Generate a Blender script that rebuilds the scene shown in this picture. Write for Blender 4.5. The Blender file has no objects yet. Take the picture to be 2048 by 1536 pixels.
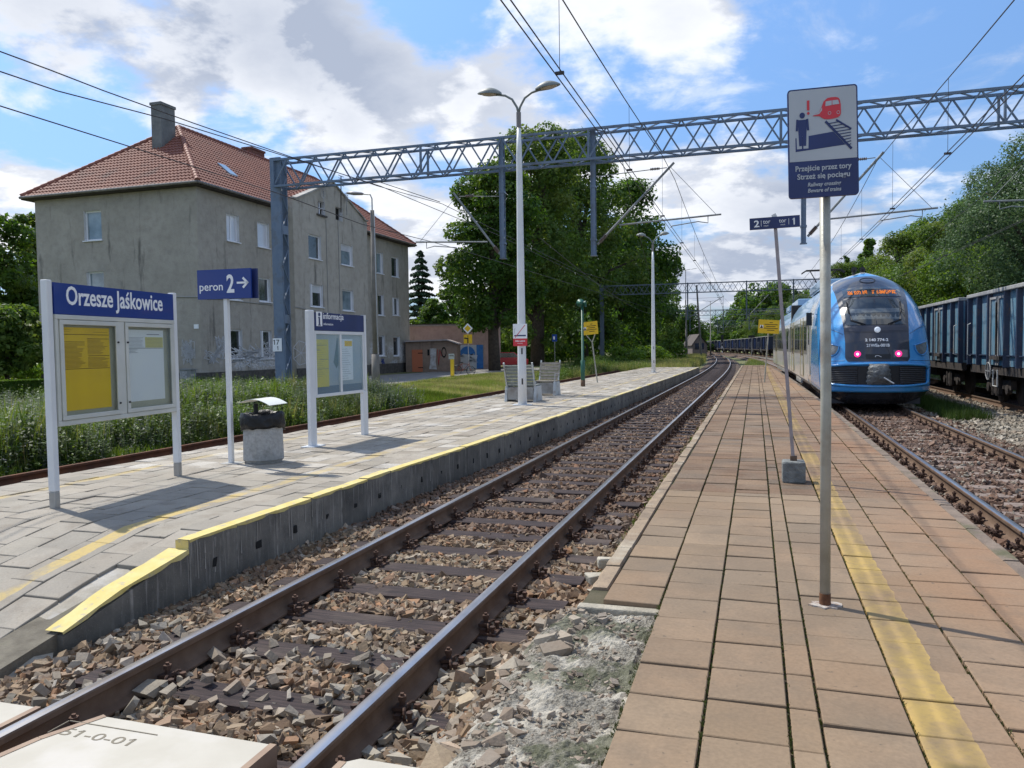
import bpy, bmesh, math, random
import numpy as np
from mathutils import Vector, Matrix, noise as mnoise
rnd = random.Random(7); RS = np.random.RandomState(11)
SC = bpy.context.scene; COL = SC.collection
# ------------------------------------------------------------------ camera
F_PX, W_PX, H_PX = 1560.0, 2048, 1536
PITCH, ROLL, EYE = math.radians(2.6), math.radians(-0.8), Vector((0, 0, 1.76))
_f = Vector((0, math.cos(PITCH), -math.sin(PITCH))); _u = Vector((0, math.sin(PITCH), math.cos(PITCH))); _r = Vector((1, 0, 0))
CR = math.cos(ROLL)*_r + math.sin(ROLL)*_u; CU = -math.sin(ROLL)*_r + math.cos(ROLL)*_u
cam = bpy.data.cameras.new('camera'); cam.sensor_width = 36; cam.lens = F_PX/W_PX*36; cam.clip_end = 3000; cam.clip_start = .05
camo = bpy.data.objects.new('camera', cam); COL.objects.link(camo)
camo.matrix_world = Matrix(((CR.x, CU.x, -_f.x, EYE.x), (CR.y, CU.y, -_f.y, EYE.y), (CR.z, CU.z, -_f.z, EYE.z), (0, 0, 0, 1)))
SC.camera = camo
# ------------------------------------------------------------------ exposure, sun, sky
SC.view_settings.view_transform = 'Standard'; SC.view_settings.look = 'None'; SC.view_settings.gamma = 1
SC.view_settings.exposure = 0.72
SUN_EL, SUN_AZ = math.radians(56), math.radians(-50)       # azimuth from +Y, clockwise
sd = Vector((math.sin(SUN_AZ)*math.cos(SUN_EL), math.cos(SUN_AZ)*math.cos(SUN_EL), math.sin(SUN_EL)))
sl = bpy.data.lights.new('sun', 'SUN'); sl.energy = 3.0; sl.angle = math.radians(.6); sl.color = (1, .95, .86)
so = bpy.data.objects.new('sun', sl); COL.objects.link(so); so.rotation_euler = (-sd).to_track_quat('-Z', 'Y').to_euler()

class NT:
    """small helper for node trees"""
    def __init__(s, nt): s.t = nt; s.n = nt.nodes; s.l = nt.links
    def node(s, typ, **kw):
        x = s.n.new(typ)
        for k, v in kw.items(): setattr(x, k, v)
        return x
    def put(s, inp, v):
        if v is None: return
        if isinstance(v, bpy.types.NodeSocket): s.l.new(v, inp)
        else:
            if inp.type == 'RGBA' and not isinstance(v, (int, float)) and len(v) == 3: v = (*v, 1)
            inp.default_value = v
    def math(s, op, a, b=None, c=None, clamp=False):
        x = s.node('ShaderNodeMath', operation=op, use_clamp=clamp)
        for i, v in enumerate((a, b, c)): s.put(x.inputs[i], v)
        return x.outputs[0]
    def vmath(s, op, a, b=None):
        x = s.node('ShaderNodeVectorMath', operation=op); s.put(x.inputs[0], a); s.put(x.inputs[1], b)
        return x.outputs['Value'] if op in ('DOT_PRODUCT', 'LENGTH') else x.outputs[0]
    def mix(s, f, a, b, blend='MIX'):
        x = s.node('ShaderNodeMix', data_type='RGBA', blend_type=blend)
        s.put(x.inputs[0], f); s.put(x.inputs[6], a); s.put(x.inputs[7], b)
        return x.outputs[2]
    def noise(s, vec, scale, detail=4, rough=.55, dist=0):
        x = s.node('ShaderNodeTexNoise'); s.put(x.inputs['Vector'], vec)
        x.inputs['Scale'].default_value = scale; x.inputs['Detail'].default_value = detail
        x.inputs['Roughness'].default_value = rough; x.inputs['Distortion'].default_value = dist
        return x.outputs['Fac']
    def map(s, v, a, b, c=0., d=1., smooth=False):
        x = s.node('ShaderNodeMapRange', clamp=True)
        if smooth: x.interpolation_type = 'SMOOTHSTEP'
        s.put(x.inputs[0], v); x.inputs[1].default_value = a; x.inputs[2].default_value = b; x.inputs[3].default_value = c; x.inputs[4].default_value = d
        return x.outputs[0]
    def coord(s, k='Object'): return s.node('ShaderNodeTexCoord').outputs[k]
    def sep(s, v):
        x = s.node('ShaderNodeSeparateXYZ'); s.put(x.inputs[0], v); return x.outputs
    def comb(s, a, b, c):
        x = s.node('ShaderNodeCombineXYZ'); s.put(x.inputs[0], a); s.put(x.inputs[1], b); s.put(x.inputs[2], c); return x.outputs[0]
    def island(s): return s.node('ShaderNodeNewGeometry').outputs['Random Per Island']
    def hsv(s, col, h=.5, sat=1., v=1.):
        x = s.node('ShaderNodeHueSaturation'); s.put(x.inputs['Hue'], h); s.put(x.inputs['Saturation'], sat); s.put(x.inputs['Value'], v); s.put(x.inputs['Color'], col); return x.outputs[0]
    def ramp(s, f, stops):
        x = s.node('ShaderNodeValToRGB'); s.put(x.inputs[0], f); e = x.color_ramp.elements
        while len(e) < len(stops): e.new(.5)
        for i, (p, c) in enumerate(stops): e[i].position = p; e[i].color = (*c, 1)
        return x.outputs[0]

wd = bpy.data.worlds.new('World'); SC.world = wd; wd.use_nodes = True; wd.node_tree.nodes.clear(); w = NT(wd.node_tree)
sky = w.node('ShaderNodeTexSky', sky_type='NISHITA'); sky.sun_disc = False; sky.sun_elevation = SUN_EL; sky.sun_rotation = SUN_AZ
sky.air_density = 1.0; sky.dust_density = .6; sky.ozone_density = 1.5
SKY_STR = .10
def ray(px, py):
    return (CR*((px-1024)/F_PX) - CU*((py-768)/F_PX) + _f)
dirn = w.coord('Generated'); dx, dy, dz = w.sep(dirn)
den = w.math('ADD', w.math('MAXIMUM', dz, 0.), .26)
pp = w.comb(w.math('DIVIDE', dx, den), w.math('DIVIDE', dy, den), 0.)
pp = w.vmath('ADD', pp, (3.1, 1.7, 0))
SOFF = (-.10, .085, 0)
def cl(p): return w.noise(p, 2.1, 11, .58, .12)
n1 = cl(pp); nS = cl(w.vmath('ADD', pp, SOFF)); nb = w.noise(w.vmath('ADD', pp, (7.3, 2.2, .5)), .8, 4, .5, .3)
def bumps(lst):
    acc = None
    for (px, py, k, wdt) in lst:
        v = ray(px, py).normalized(); d = w.vmath('DOT_PRODUCT', dirn, tuple(v))
        g = w.math('MULTIPLY', w.math('POWER', w.math('MAXIMUM', d, 0.), 2/(wdt*wdt)), k)
        acc = g if acc is None else w.math('ADD', acc, g)
    return acc
cov = w.math('ADD', n1, bumps(((1930, 40, -.14, .17), (1700, 60, -.08, .10), (1850, 200, -.13, .10), (1520, 60, -.07, .08), (880, 20, -.13, .055), (800, 5, -.06, .05), (1040, 30, -.05, .05), (545, 240, -.13, .05), (235, 250, -.10, .045), (640, 420, -.12, .05), (880, 330, -.10, .06), (1400, 250, -.07, .08), (1900, 340, -.05, .08), (1600, 180, -.04, .08),
      (250, 120, .04, .28), (60, 60, .05, .1), (330, 170, .05, .07), (560, 90, .07, .10), (400, 30, .05, .05), (790, 170, .10, .08), (960, 150, .10, .08), (1040, 60, .05, .05), (700, 60, .05, .05), (1120, 200, .035, .10), (1230, 40, -.025, .07), (1330, 150, -.02, .05), (1480, 420, .12, .12), (1850, 420, .10, .10), (1240, 640, .06, .3), (840, 470, .10, .08), (950, 220, .04, .10), (700, 300, .08, .08), (1500, 20, .03, .06))))
wisp = w.math('MULTIPLY', w.map(w.noise(w.vmath('ADD', pp, (1.2, 8., 3.)), 3.2, 9, .62, .5), .50, .72, smooth=True), .55)
mask = w.math('MAXIMUM', w.map(cov, .475, .60, smooth=True), wisp)
lit = w.map(w.math('SUBTRACT', n1, nS), -.045, .055, smooth=True)              # side of each puff turned to the sun
thick = w.map(w.math('ADD', w.math('MULTIPLY', nb, .35), w.math('MULTIPLY', cov, .75)), .52, .80)
shade = w.math('ADD', w.math('MULTIPLY', w.math('SUBTRACT', 1., lit), .50), w.math('MULTIPLY', thick, .55))
shade = w.math('ADD', shade, bumps(((60, 60, .22, .10), (500, 50, .26, .08), (300, 100, .06, .2), (700, 150, .06, .1), (1620, 430, .25, .08), (1500, 640, .10, .2), (1450, 560, .12, .1), (120, 330, -.15, .1))))
shade = w.math('MULTIPLY', shade, 1., clamp=True)
cloudc = w.mix(shade, (7.2, 7.3, 7.5), (2.8, 3.2, 4.05))
blue = w.mix(1., w.mix(1., sky.outputs[0], (.90, 1.10, 1.28), 'MULTIPLY'), w.mix(w.map(dz, .0, .42), (.40, .42, .52), (1., 1., 1.)), 'MULTIPLY')
skyc = w.mix(mask, blue, cloudc)
bg = w.node('ShaderNodeBackground'); w.put(bg.inputs[0], skyc); bg.inputs[1].default_value = SKY_STR
out = w.node('ShaderNodeOutputWorld'); w.l.new(bg.outputs[0], out.inputs[0])

# ------------------------------------------------------------------ frames: s along the tracks, q across (to the right), z up from rail top
TV = Vector((.2983, .9545, 0)).normalized(); NV = Vector((TV.y, -TV.x, 0)); O0 = Vector((-2.735, 0, 0))
FR = Matrix(((NV.x, TV.x, 0, O0.x), (NV.y, TV.y, 0, O0.y), (0, 0, 1, 0), (0, 0, 0, 1))); FRI = FR.inverted()
def T(s, q, z=0.): return FR @ Vector((q, s, z))
def frame(s, q, z=0., yaw=0., roll=0., pitch=0.):
    return Matrix.Translation(T(s, q, z)) @ (FR.to_3x3().to_4x4()) @ Matrix.Rotation(yaw, 4, 'Z') @ Matrix.Rotation(roll, 4, 'Y') @ Matrix.Rotation(pitch, 4, 'X')
def hit(px, py, p0, nrm):
    d = ray(px, py); t = (p0-EYE).dot(nrm)/d.dot(nrm); return EYE + d*t
def G(px, py, z): return hit(px, py, Vector((0, 0, z)), Vector((0, 0, 1)))
def PQ(px, py, q): return hit(px, py, T(0, q), NV)
def PS(px, py, s): return hit(px, py, T(s, 0), TV)
def PY(px, Y, z=0.):
    """ground point seen in column px at depth Y"""
    return Vector(((px-1024)/F_PX*Y, Y, z))
def loc(p): return FRI @ p
def bend(s, s0): return -((s-s0)**2)/2500. if s > s0 else 0.
def bang(s, s0): return 2*(s-s0)/2500. if s > s0 else 0.
def vframe(s, q, z, s0): return frame(s, q+bend(s, s0), z, bang(s, s0))

# ------------------------------------------------------------------ materials
MATS = {}
def new_mat(name):
    m = bpy.data.materials.new(name); m.use_nodes = True; m.node_tree.nodes.clear(); n = NT(m.node_tree)
    b = n.node('ShaderNodeBsdfPrincipled'); o = n.node('ShaderNodeOutputMaterial'); n.l.new(b.outputs[0], o.inputs[0])
    MATS[name] = m; return m, n, b
def mat(name, c1, c2=None, rough=.6, metal=0., ns=3., nd=5, lo=.35, hi=.65, bump=0., bs=20., isl=0., c3=None, ns3=.8, spec=.5, emit=None, es=1., alpha=None, trans=0., coat=0., dist=.02):
    if name in MATS: return MATS[name]
    m, n, b = new_mat(name); co = n.coord()
    col = (*c1, 1)
    if c2: col = n.mix(n.map(n.noise(co, ns, nd), lo, hi), c1, c2)
    if c3: col = n.mix(n.map(n.noise(co, ns3, 4, .6), .52, .68), col, c3)
    if isl: col = n.hsv(col, v=n.map(n.island(), 0, 1, 1-isl, 1+isl))
    n.put(b.inputs['Base Color'], col); n.put(b.inputs['Roughness'], rough); b.inputs['Metallic'].default_value = metal
    b.inputs['Specular IOR Level'].default_value = spec; b.inputs['Coat Weight'].default_value = coat
    if trans: b.inputs['Transmission Weight'].default_value = trans
    if alpha is not None: b.inputs['Alpha'].default_value = alpha
    if emit: n.put(b.inputs['Emission Color'], emit); b.inputs['Emission Strength'].default_value = es
    if bump:
        bn = n.node('ShaderNodeBump'); bn.inputs['Strength'].default_value = bump; bn.inputs['Distance'].default_value = dist
        n.put(bn.inputs['Height'], n.noise(co, bs, 5, .6)); n.l.new(bn.outputs[0], b.inputs['Normal'])
    return m

# ------------------------------------------------------------------ mesh builder
class MB:
    def __init__(s): s.v = []; s.f = []; s.m = []; s.mi = 0
    def add(s, vs, fs, M=None):
        o = len(s.v)
        if M is not None: vs = [M @ Vector(v) for v in vs]
        s.v.extend([tuple(v) for v in vs]); s.f.extend([tuple(i+o for i in f) for f in fs]); s.m.extend([s.mi]*len(fs)); return s
    def mat(s, i): s.mi = i; return s
    def box(s, c, d, M=None, R=None):
        hx, hy, hz = d[0]/2, d[1]/2, d[2]/2; c = Vector(c)
        vs = [Vector((x, y, z)) for x in (-hx, hx) for y in (-hy, hy) for z in (-hz, hz)]
        if R is not None: vs = [R @ v for v in vs]
        return s.add([v+c for v in vs], [(0, 1, 3, 2), (4, 6, 7, 5), (0, 4, 5, 1), (2, 3, 7, 6), (0, 2, 6, 4), (1, 5, 7, 3)], M)
    def bb(s, x0, x1, y0, y1, z0, z1, M=None): return s.box(((x0+x1)/2, (y0+y1)/2, (z0+z1)/2), (abs(x1-x0), abs(y1-y0), abs(z1-z0)), M)
    def bar(s, a, b, w, h=None, M=None):
        a, b = Vector(a), Vector(b); h = h or w; d = b-a; L = d.length
        if L < 1e-6: return s
        q = d.to_track_quat('Y', 'Z').to_matrix().to_4x4()
        return s.box((0, 0, 0), (w, L, h), (M or Matrix()) @ Matrix.Translation((a+b)/2) @ q)
    def tube(s, pts, r, n=8, M=None, caps=True):
        pts = [Vector(p) for p in pts]; k = len(pts); rs = r if isinstance(r, (list, tuple)) else [r]*k; vs = []
        up = Vector((0, 0, 1)); prev = None
        for i, p in enumerate(pts):
            d = (pts[min(i+1, k-1)]-pts[max(i-1, 0)]).normalized()
            if prev is None:
                a = d.orthogonal().normalized() if abs(d.z) > .95 else d.cross(up).normalized()
            else: a = (prev - d*prev.dot(d)).normalized()
            prev = a; b = d.cross(a)
            for j in range(n):
                t = 2*math.pi*j/n; vs.append(p + (a*math.cos(t)+b*math.sin(t))*rs[i])
        fs = [(i*n+j, i*n+(j+1) % n, (i+1)*n+(j+1) % n, (i+1)*n+j) for i in range(k-1) for j in range(n)]
        if caps: fs += [tuple(range(n))[::-1], tuple((k-1)*n+j for j in range(n))]
        return s.add(vs, fs, M)
    def lathe(s, prof, n=20, M=None, sx=1., sy=1.):
        vs = [(r*math.cos(2*math.pi*j/n)*sx, r*math.sin(2*math.pi*j/n)*sy, z) for r, z in prof for j in range(n)]
        fs = [(i*n+j, i*n+(j+1) % n, (i+1)*n+(j+1) % n, (i+1)*n+j) for i in range(len(prof)-1) for j in range(n)]
        fs += [tuple(range(n))[::-1], tuple((len(prof)-1)*n+j for j in range(n))]
        return s.add(vs, fs, M)
    def prism(s, poly, z0, z1, M=None):
        n = len(poly); vs = [(x, y, z0) for x, y in poly]+[(x, y, z1) for x, y in poly]
        return s.add(vs, [tuple(range(n))[::-1], tuple(range(n, 2*n))]+[(i, (i+1) % n, n+(i+1) % n, n+i) for i in range(n)], M)
    def quad(s, a, b, c, d, M=None): return s.add([a, b, c, d], [(0, 1, 2, 3)], M)
    def torus(s, R, r, n=24, m=8, M=None):
        pts = [(R*math.cos(2*math.pi*i/n), R*math.sin(2*math.pi*i/n), 0) for i in range(n)]
        vs = []; 
        for i in range(n):
            t = 2*math.pi*i/n
            for j in range(m):
                p = 2*math.pi*j/m; vs.append(((R+r*math.cos(p))*math.cos(t), (R+r*math.cos(p))*math.sin(t), r*math.sin(p)))
        return s.add(vs, [(i*m+j, ((i+1) % n)*m+j, ((i+1) % n)*m+(j+1) % m, i*m+(j+1) % m) for i in range(n) for j in range(m)], M)
    def ribbon(s, pts, w, M=None, th=.004):
        """flat stroke in the local xy plane, th thick"""
        for a, b in zip(pts, pts[1:]):
            a, b = Vector((*a, 0)), Vector((*b, 0)); d = (b-a)
            if d.length < 1e-6: continue
            e = d.normalized()*(w*.5); nn = Vector((-e.y, e.x, 0)); a2, b2 = a-e, b+e
            s.prism([(a2-nn).xy, (b2-nn).xy, (b2+nn).xy, (a2+nn).xy], 0, th, M)
        return s
    @staticmethod
    def _glyphs(body, size, align='LEFT', shear=0., bold=0., th=.003):
        cu = bpy.data.curves.new('t', 'FONT'); cu.body = body; cu.size = size; cu.align_x = align; cu.shear = shear; cu.offset = bold; cu.extrude = th/2; cu.resolution_u = 3
        ob = bpy.data.objects.new('t', cu); COL.objects.link(ob); dg = bpy.context.evaluated_depsgraph_get(); dg.update()
        me = bpy.data.meshes.new_from_object(ob.evaluated_get(dg)); bpy.data.objects.remove(ob); bpy.data.curves.remove(cu)
        r = [v.co.copy() for v in me.vertices], [tuple(p.vertices) for p in me.polygons]; bpy.data.meshes.remove(me); return r
    def text(s, body, size, M, wide=1., align='LEFT', shear=0., bold=0., th=.003, fit=None):
        """lettering; Polish diacritics are drawn onto the plain letters"""
        PL = {'ś': ('s', 'a'), 'ż': ('z', 'd'), 'ę': ('e', 'o'), 'ą': ('a', 'o'), 'ź': ('z', 'a'), '1': ('1', 'f')}
        base = ''.join(PL[c][0] if c in PL else c for c in body); vs, fs = MB._glyphs(base, size, 'LEFT', shear, bold, th)
        xs = [v.x for v in vs]; X0, X1 = min(xs), max(xs); k = (fit/(X1-X0) if fit else 1.)*wide; sh = X0 if align == 'LEFT' and fit else (0 if align == 'LEFT' else (X0+X1)/2)
        tf = lambda x: (x-sh)*k
        s.add([(tf(v.x), v.y, v.z) for v in vs], fs, M)
        for i, c in enumerate(body):
            if c not in PL: continue
            e = max(v.x for v in MB._glyphs(base[:i+1], size, 'LEFT', shear, bold, th)[0]); g = MB._glyphs(base[i], size, 'LEFT', shear, bold, th)[0]; w_ = max(v.x for v in g)-min(v.x for v in g); top = max(v.y for v in g); cx = e-w_/2; w2 = size*.075; D = M @ Matrix.Translation((0, 0, -th/2)); kind = PL[c][1]
            if kind == 'a': s.ribbon([(tf(cx-.03*size), top+.07*size), (tf(cx+.07*size), top+.17*size)], w2, D, th)
            if kind == 'f': s.ribbon([(tf(cx-.02*size), top-.04*size), (tf(cx-.15*size), top-.15*size)], w2*.9, D, th)
            if kind == 'd': s.ribbon([(tf(cx-.01*size), top+.11*size), (tf(cx+.01*size), top+.11*size)], w2*1.2, D, th)
            if kind == 'o': s.ribbon([(tf(e-.10*size), -.01*size), (tf(e-.15*size), -.09*size), (tf(e-.10*size), -.15*size), (tf(e-.03*size), -.13*size)], w2*.6, D, th)
        return s
    def build(s, name, mats, parent=None, M=None, smooth=False, bevel=0., bseg=2, auto=None):
        me = bpy.data.meshes.new(name); me.from_pydata(s.v, [], s.f)
        mats = mats if isinstance(mats, (list, tuple)) else [mats]
        for m in mats: me.materials.append(m)
        if len(mats) > 1: me.polygons.foreach_set('material_index', s.m)
        if smooth: me.polygons.foreach_set('use_smooth', [True]*len(me.polygons))
        me.update(); bm = bmesh.new(); bm.from_mesh(me); bmesh.ops.recalc_face_normals(bm, faces=bm.faces); bm.to_mesh(me); bm.free()
        if auto is not None:
            me.polygons.foreach_set('use_smooth', [True]*len(me.polygons)); me.set_sharp_from_angle(angle=math.radians(auto))
        o = bpy.data.objects.new(name, me); COL.objects.link(o)
        if parent: o.parent = parent
        if M is not None:
            if parent: o.matrix_local = M
            else: o.matrix_world = M
        if bevel:
            b = o.modifiers.new('bevel', 'BEVEL'); b.width = bevel; b.segments = bseg; b.limit_method = 'ANGLE'; b.angle_limit = math.radians(40)
        return o
def fastmesh(name, V, Fq, mats, parent=None, M=None, mi=None, smooth=False):
    """numpy arrays: V (n,3), Fq (m,k)"""
    me = bpy.data.meshes.new(name); m, k = Fq.shape
    me.vertices.add(len(V)); me.vertices.foreach_set('co', V.astype(np.float32).ravel())
    me.loops.add(m*k); me.loops.foreach_set('vertex_index', Fq.astype(np.int32).ravel())
    me.polygons.add(m); me.polygons.foreach_set('loop_start', np.arange(0, m*k, k, dtype=np.int32)); me.polygons.foreach_set('loop_total', np.full(m, k, dtype=np.int32))
    mats = mats if isinstance(mats, (list, tuple)) else [mats]
    for x in mats: me.materials.append(x)
    if mi is not None: me.polygons.foreach_set('material_index', mi.astype(np.int32))
    me.update(calc_edges=True); me.validate()
    me.polygons.foreach_set('use_smooth', np.full(len(me.polygons), smooth, dtype=bool))
    o = bpy.data.objects.new(name, me); COL.objects.link(o)
    if parent: o.parent = parent
    if M is not None: o.matrix_world = M
    return o
def tag(o, label=None, cat=None, group=None, kind=None):
    if label: o['label'] = label
    if cat: o['category'] = cat
    if group: o['group'] = group
    if kind: o['kind'] = kind
    return o
def thing(name, label, cat, M=None, group=None):
    o = bpy.data.objects.new(name, None); o.empty_display_size = .2; COL.objects.link(o)
    if M is not None: o.matrix_world = M
    return tag(o, label, cat, group)
def dup(root, M=None, label=None, group=None):
    def cp(o, par):
        c = o.copy(); COL.objects.link(c)
        if par: c.parent = par; c.matrix_parent_inverse = o.matrix_parent_inverse.copy()
        for ch in KIDS.get(o.name, ()): cp(ch, c)
        return c
    KIDS = {}
    for o in bpy.data.objects:
        if o.parent: KIDS.setdefault(o.parent.name, []).append(o)
    c = cp(root, None)
    if M is not None: c.matrix_world = M
    if label: c['label'] = label
    if group: c['group'] = group
    return c
def kids_of(o): return [c for c in bpy.data.objects if c.parent == o]
def scatter(protos, pos, yaw, scale, tilt=None):
    """protos: list of (V,F) with F all same k. returns merged V,F. pos (n,3) yaw (n) scale (n,3) tilt (n,2)"""
    n = len(pos); which = RS.randint(0, len(protos), n); VV = []; FF = []; off = 0
    for pi, (V, Fa) in enumerate(protos):
        ix = np.where(which == pi)[0]
        if not len(ix): continue
        sc_ = scale[ix]; 
        if sc_.ndim == 1: sc_ = sc_[:, None].repeat(3, 1)
        X = V[None]*sc_[:, None, :]
        if tilt is not None:
            a = tilt[ix, 0]; ca, sa = np.cos(a)[:, None], np.sin(a)[:, None]
            y = X[..., 1]*ca-X[..., 2]*sa; z = X[..., 1]*sa+X[..., 2]*ca; X = np.stack([X[..., 0], y, z], -1)
            a = tilt[ix, 1]; ca, sa = np.cos(a)[:, None], np.sin(a)[:, None]
            x = X[..., 0]*ca+X[..., 2]*sa; z = -X[..., 0]*sa+X[..., 2]*ca; X = np.stack([x, X[..., 1], z], -1)
        c, s_ = np.cos(yaw[ix])[:, None], np.sin(yaw[ix])[:, None]
        x = X[..., 0]*c-X[..., 1]*s_; y = X[..., 0]*s_+X[..., 1]*c
        X = np.stack([x, y, X[..., 2]], -1)+pos[ix][:, None, :]
        VV.append(X.reshape(-1, 3)); nv = V.shape[0]
        FF.append((Fa[None]+(np.arange(len(ix))*nv)[:, None, None]).reshape(-1, Fa.shape[1])+off); off += len(ix)*nv
    return np.concatenate(VV), np.concatenate(FF)
# ================================================================== ground and track beds
GRASS_C = (.075, .10, .028)
def soil_mat():
    m, n, b = new_mat('soil and grass'); co = n.coord()
    g = n.mix(n.map(n.noise(co, .35, 6), .4, .6), (.10, .125, .035), (.19, .17, .075))
    g = n.mix(n.map(n.noise(co, 6, 5), .45, .7), g, (.06, .085, .025))
    n.put(b.inputs['Base Color'], g); b.inputs['Roughness'].default_value = .95
    bn = n.node('ShaderNodeBump'); bn.inputs['Strength'].default_value = .8; bn.inputs['Distance'].default_value = .06
    n.put(bn.inputs['Height'], n.noise(co, 12, 6)); n.l.new(bn.outputs[0], b.inputs['Normal']); return m
SOIL = soil_mat()
def gz(q, s):
    """height of the open ground"""
    if q < -10.5: z = 0.
    elif q < -8.6: z = -.26+.26*((-8.6-q)/1.9)
    elif q < 13: z = -.34
    elif q < 17: z = -.34+(q-13)/4*1.0
    else: z = .66+min((q-17)*.05, 3)
    if s < 4.5 and q < -1: z = min(z, -.20)
    return z
def ground():
    qs = sorted(set([-900, -400, -200, -120, -80, -60, -40, -30, -22, -16, -13, -10.5, -8.6, -7, -3, 1, 5, 9, 13, 17, 25, 40, 80, 160, 400, 900])); ss = sorted(set([-60, -10, 0, 3, 4.4, 4.6, 8, 20, 40, 70, 110, 160, 240, 400, 700, 1200, 1900]))
    mb = MB(); vs = [(q+bend(min(s, 400), 35), s, gz(q, s)) for s in ss for q in qs]; nq = len(qs)
    mb.add(vs, [(i*nq+j, i*nq+j+1, (i+1)*nq+j+1, (i+1)*nq+j) for i in range(len(ss)-1) for j in range(nq-1)])
    return tag(mb.build('ground', SOIL, M=FR), kind='structure')
ground()

def ballast_mat(name, cols, sc=28, dirt=(.10, .075, .06)):
    m, n, b = new_mat(name); co = n.coord()
    v = n.node('ShaderNodeTexVoronoi'); v.inputs['Scale'].default_value = sc; n.put(v.inputs['Vector'], co)
    col = n.ramp(n.sep(v.outputs['Color'])[0], [(i/(len(cols)-1), c) for i, c in enumerate(cols)])
    col = n.mix(n.map(v.outputs['Distance'], .35, .7), col, (.02, .016, .014))
    col = n.mix(n.math('MULTIPLY', n.map(n.noise(co, .9, 4), .45, .65), .45), col, dirt)
    n.put(b.inputs['Base Color'], col); b.inputs['Roughness'].default_value = .9
    bn = n.node('ShaderNodeBump'); bn.inputs['Strength'].default_value = 1; bn.inputs['Distance'].default_value = .05; bn.invert = True
    n.put(bn.inputs['Height'], v.outputs['Distance']); n.l.new(bn.outputs[0], b.inputs['Normal']); return m
C_MAIN = [(.085, .054, .034), (.20, .13, .072), (.29, .215, .13), (.14, .10, .070), (.40, .35, .27), (.29, .14, .060), (.31, .255, .17), (.18, .155, .12), (.24, .165, .09), (.105, .072, .050)]
C_RED = [(.08, .045, .034), (.14, .078, .052), (.105, .066, .050), (.19, .12, .085), (.06, .042, .034)]
C_GREY = [(.24, .21, .16), (.33, .30, .24), (.19, .17, .13), (.40, .37, .31), (.28, .24, .18)]
def bed(name, q0, q1, s0, s1, z, m, sb, step=4., edge=.45, zb=-.40):
    mb = MB(); ss = np.arange(s0, s1+.1, step); prof = [(q0-edge, zb), (q0, z), (q1, z), (q1+edge, zb)]
    vs = [(q+bend(s, sb), s, zz) for s in ss for q, zz in prof]; k = 4
    mb.add(vs, [(i*k+j, i*k+j+1, (i+1)*k+j+1, (i+1)*k+j) for i in range(len(ss)-1) for j in range(k-1)])
    return tag(mb.build(name, m, M=FR), kind='structure')
BM_MAIN = ballast_mat('ballast brown', [(a*.62, b*.56, c*.58) for a, b, c in C_MAIN], 17); BM_RED = ballast_mat('ballast rusty', C_RED, 17); BM_GREY = ballast_mat('ballast grey', C_GREY, 15)
bed('ballast_bed', -1.6, 1.5, -2, 400, -.222, BM_MAIN, 45)
bed('ballast_bed', 4.45, 7.0, -2, 400, -.205, BM_RED, 25, edge=.1)
bed('ballast_bed', 7.1, 12.6, -2, 400, -.235, BM_GREY, 25)
bed('ballast_bed', -8.7, -5.7, -2, 300, -.21, BM_RED, 60)

# ---- loose stones
def rock_protos(n=14, flat=.62, seed=3):
    r = random.Random(seed); out = []
    while len(out) < n:
        bm = bmesh.new()
        lx, ly, lz = .5, r.uniform(.28, .42), r.uniform(.16, .30)
        for sx in (-1, 1):
            for sy in (-1, 1):
                for sz in (-1, 1):
                    if r.random() < .14: continue
                    bm.verts.new((lx*sx*r.uniform(.55, 1.1), ly*sy*r.uniform(.5, 1.15), lz*sz*r.uniform(.6, 1.15)))
        res = bmesh.ops.convex_hull(bm, input=bm.verts); bmesh.ops.delete(bm, geom=[g for g in res['geom_interior'] if isinstance(g, bmesh.types.BMVert)], context='VERTS')
        bmesh.ops.triangulate(bm, faces=bm.faces); bm.verts.ensure_lookup_table()
        V = np.array([v.co[:] for v in bm.verts]); Fa = np.array([[v.index for v in f.verts] for f in bm.faces]); bm.free()
        if len(V) > 4: out.append((V, Fa))
    return out
ROCKS = rock_protos()
def stone_mat(name, cols, bright=.25):
    m, n, b = new_mat(name); co = n.coord(); r = n.island()
    col = n.ramp(r, [(i/(len(cols)-1), c) for i, c in enumerate(cols)])
    r2 = n.math('FRACT', n.math('MULTIPLY', r, 37.7))
    col = n.hsv(col, v=n.map(r2, 0, 1, 1-bright, 1.05+bright))
    col = n.mix(n.map(n.noise(co, 40, 4), .3, .7, 0, .35), col, (.14, .10, .075))
    col = n.mix(n.map(n.noise(co, .8, 3), .45, .62, 0, .35), col, (.17, .085, .04))
    n.put(b.inputs['Base Color'], col); b.inputs['Roughness'].default_value = .85
    bn = n.node('ShaderNodeBump'); bn.inputs['Strength'].default_value = .5; bn.inputs['Distance'].default_value = .008
    n.put(bn.inputs['Height'], n.noise(co, 60, 3)); n.l.new(bn.outputs[0], b.inputs['Normal']); return m
SM_MAIN = stone_mat('stone brown', C_MAIN); SM_FAR = stone_mat('stone dusty brown', [(a*.66, b*.60, c*.62) for a, b, c in C_MAIN]); SM_RED = stone_mat('stone rusty', C_RED); SM_GREY = stone_mat('stone grey', C_GREY)
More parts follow.
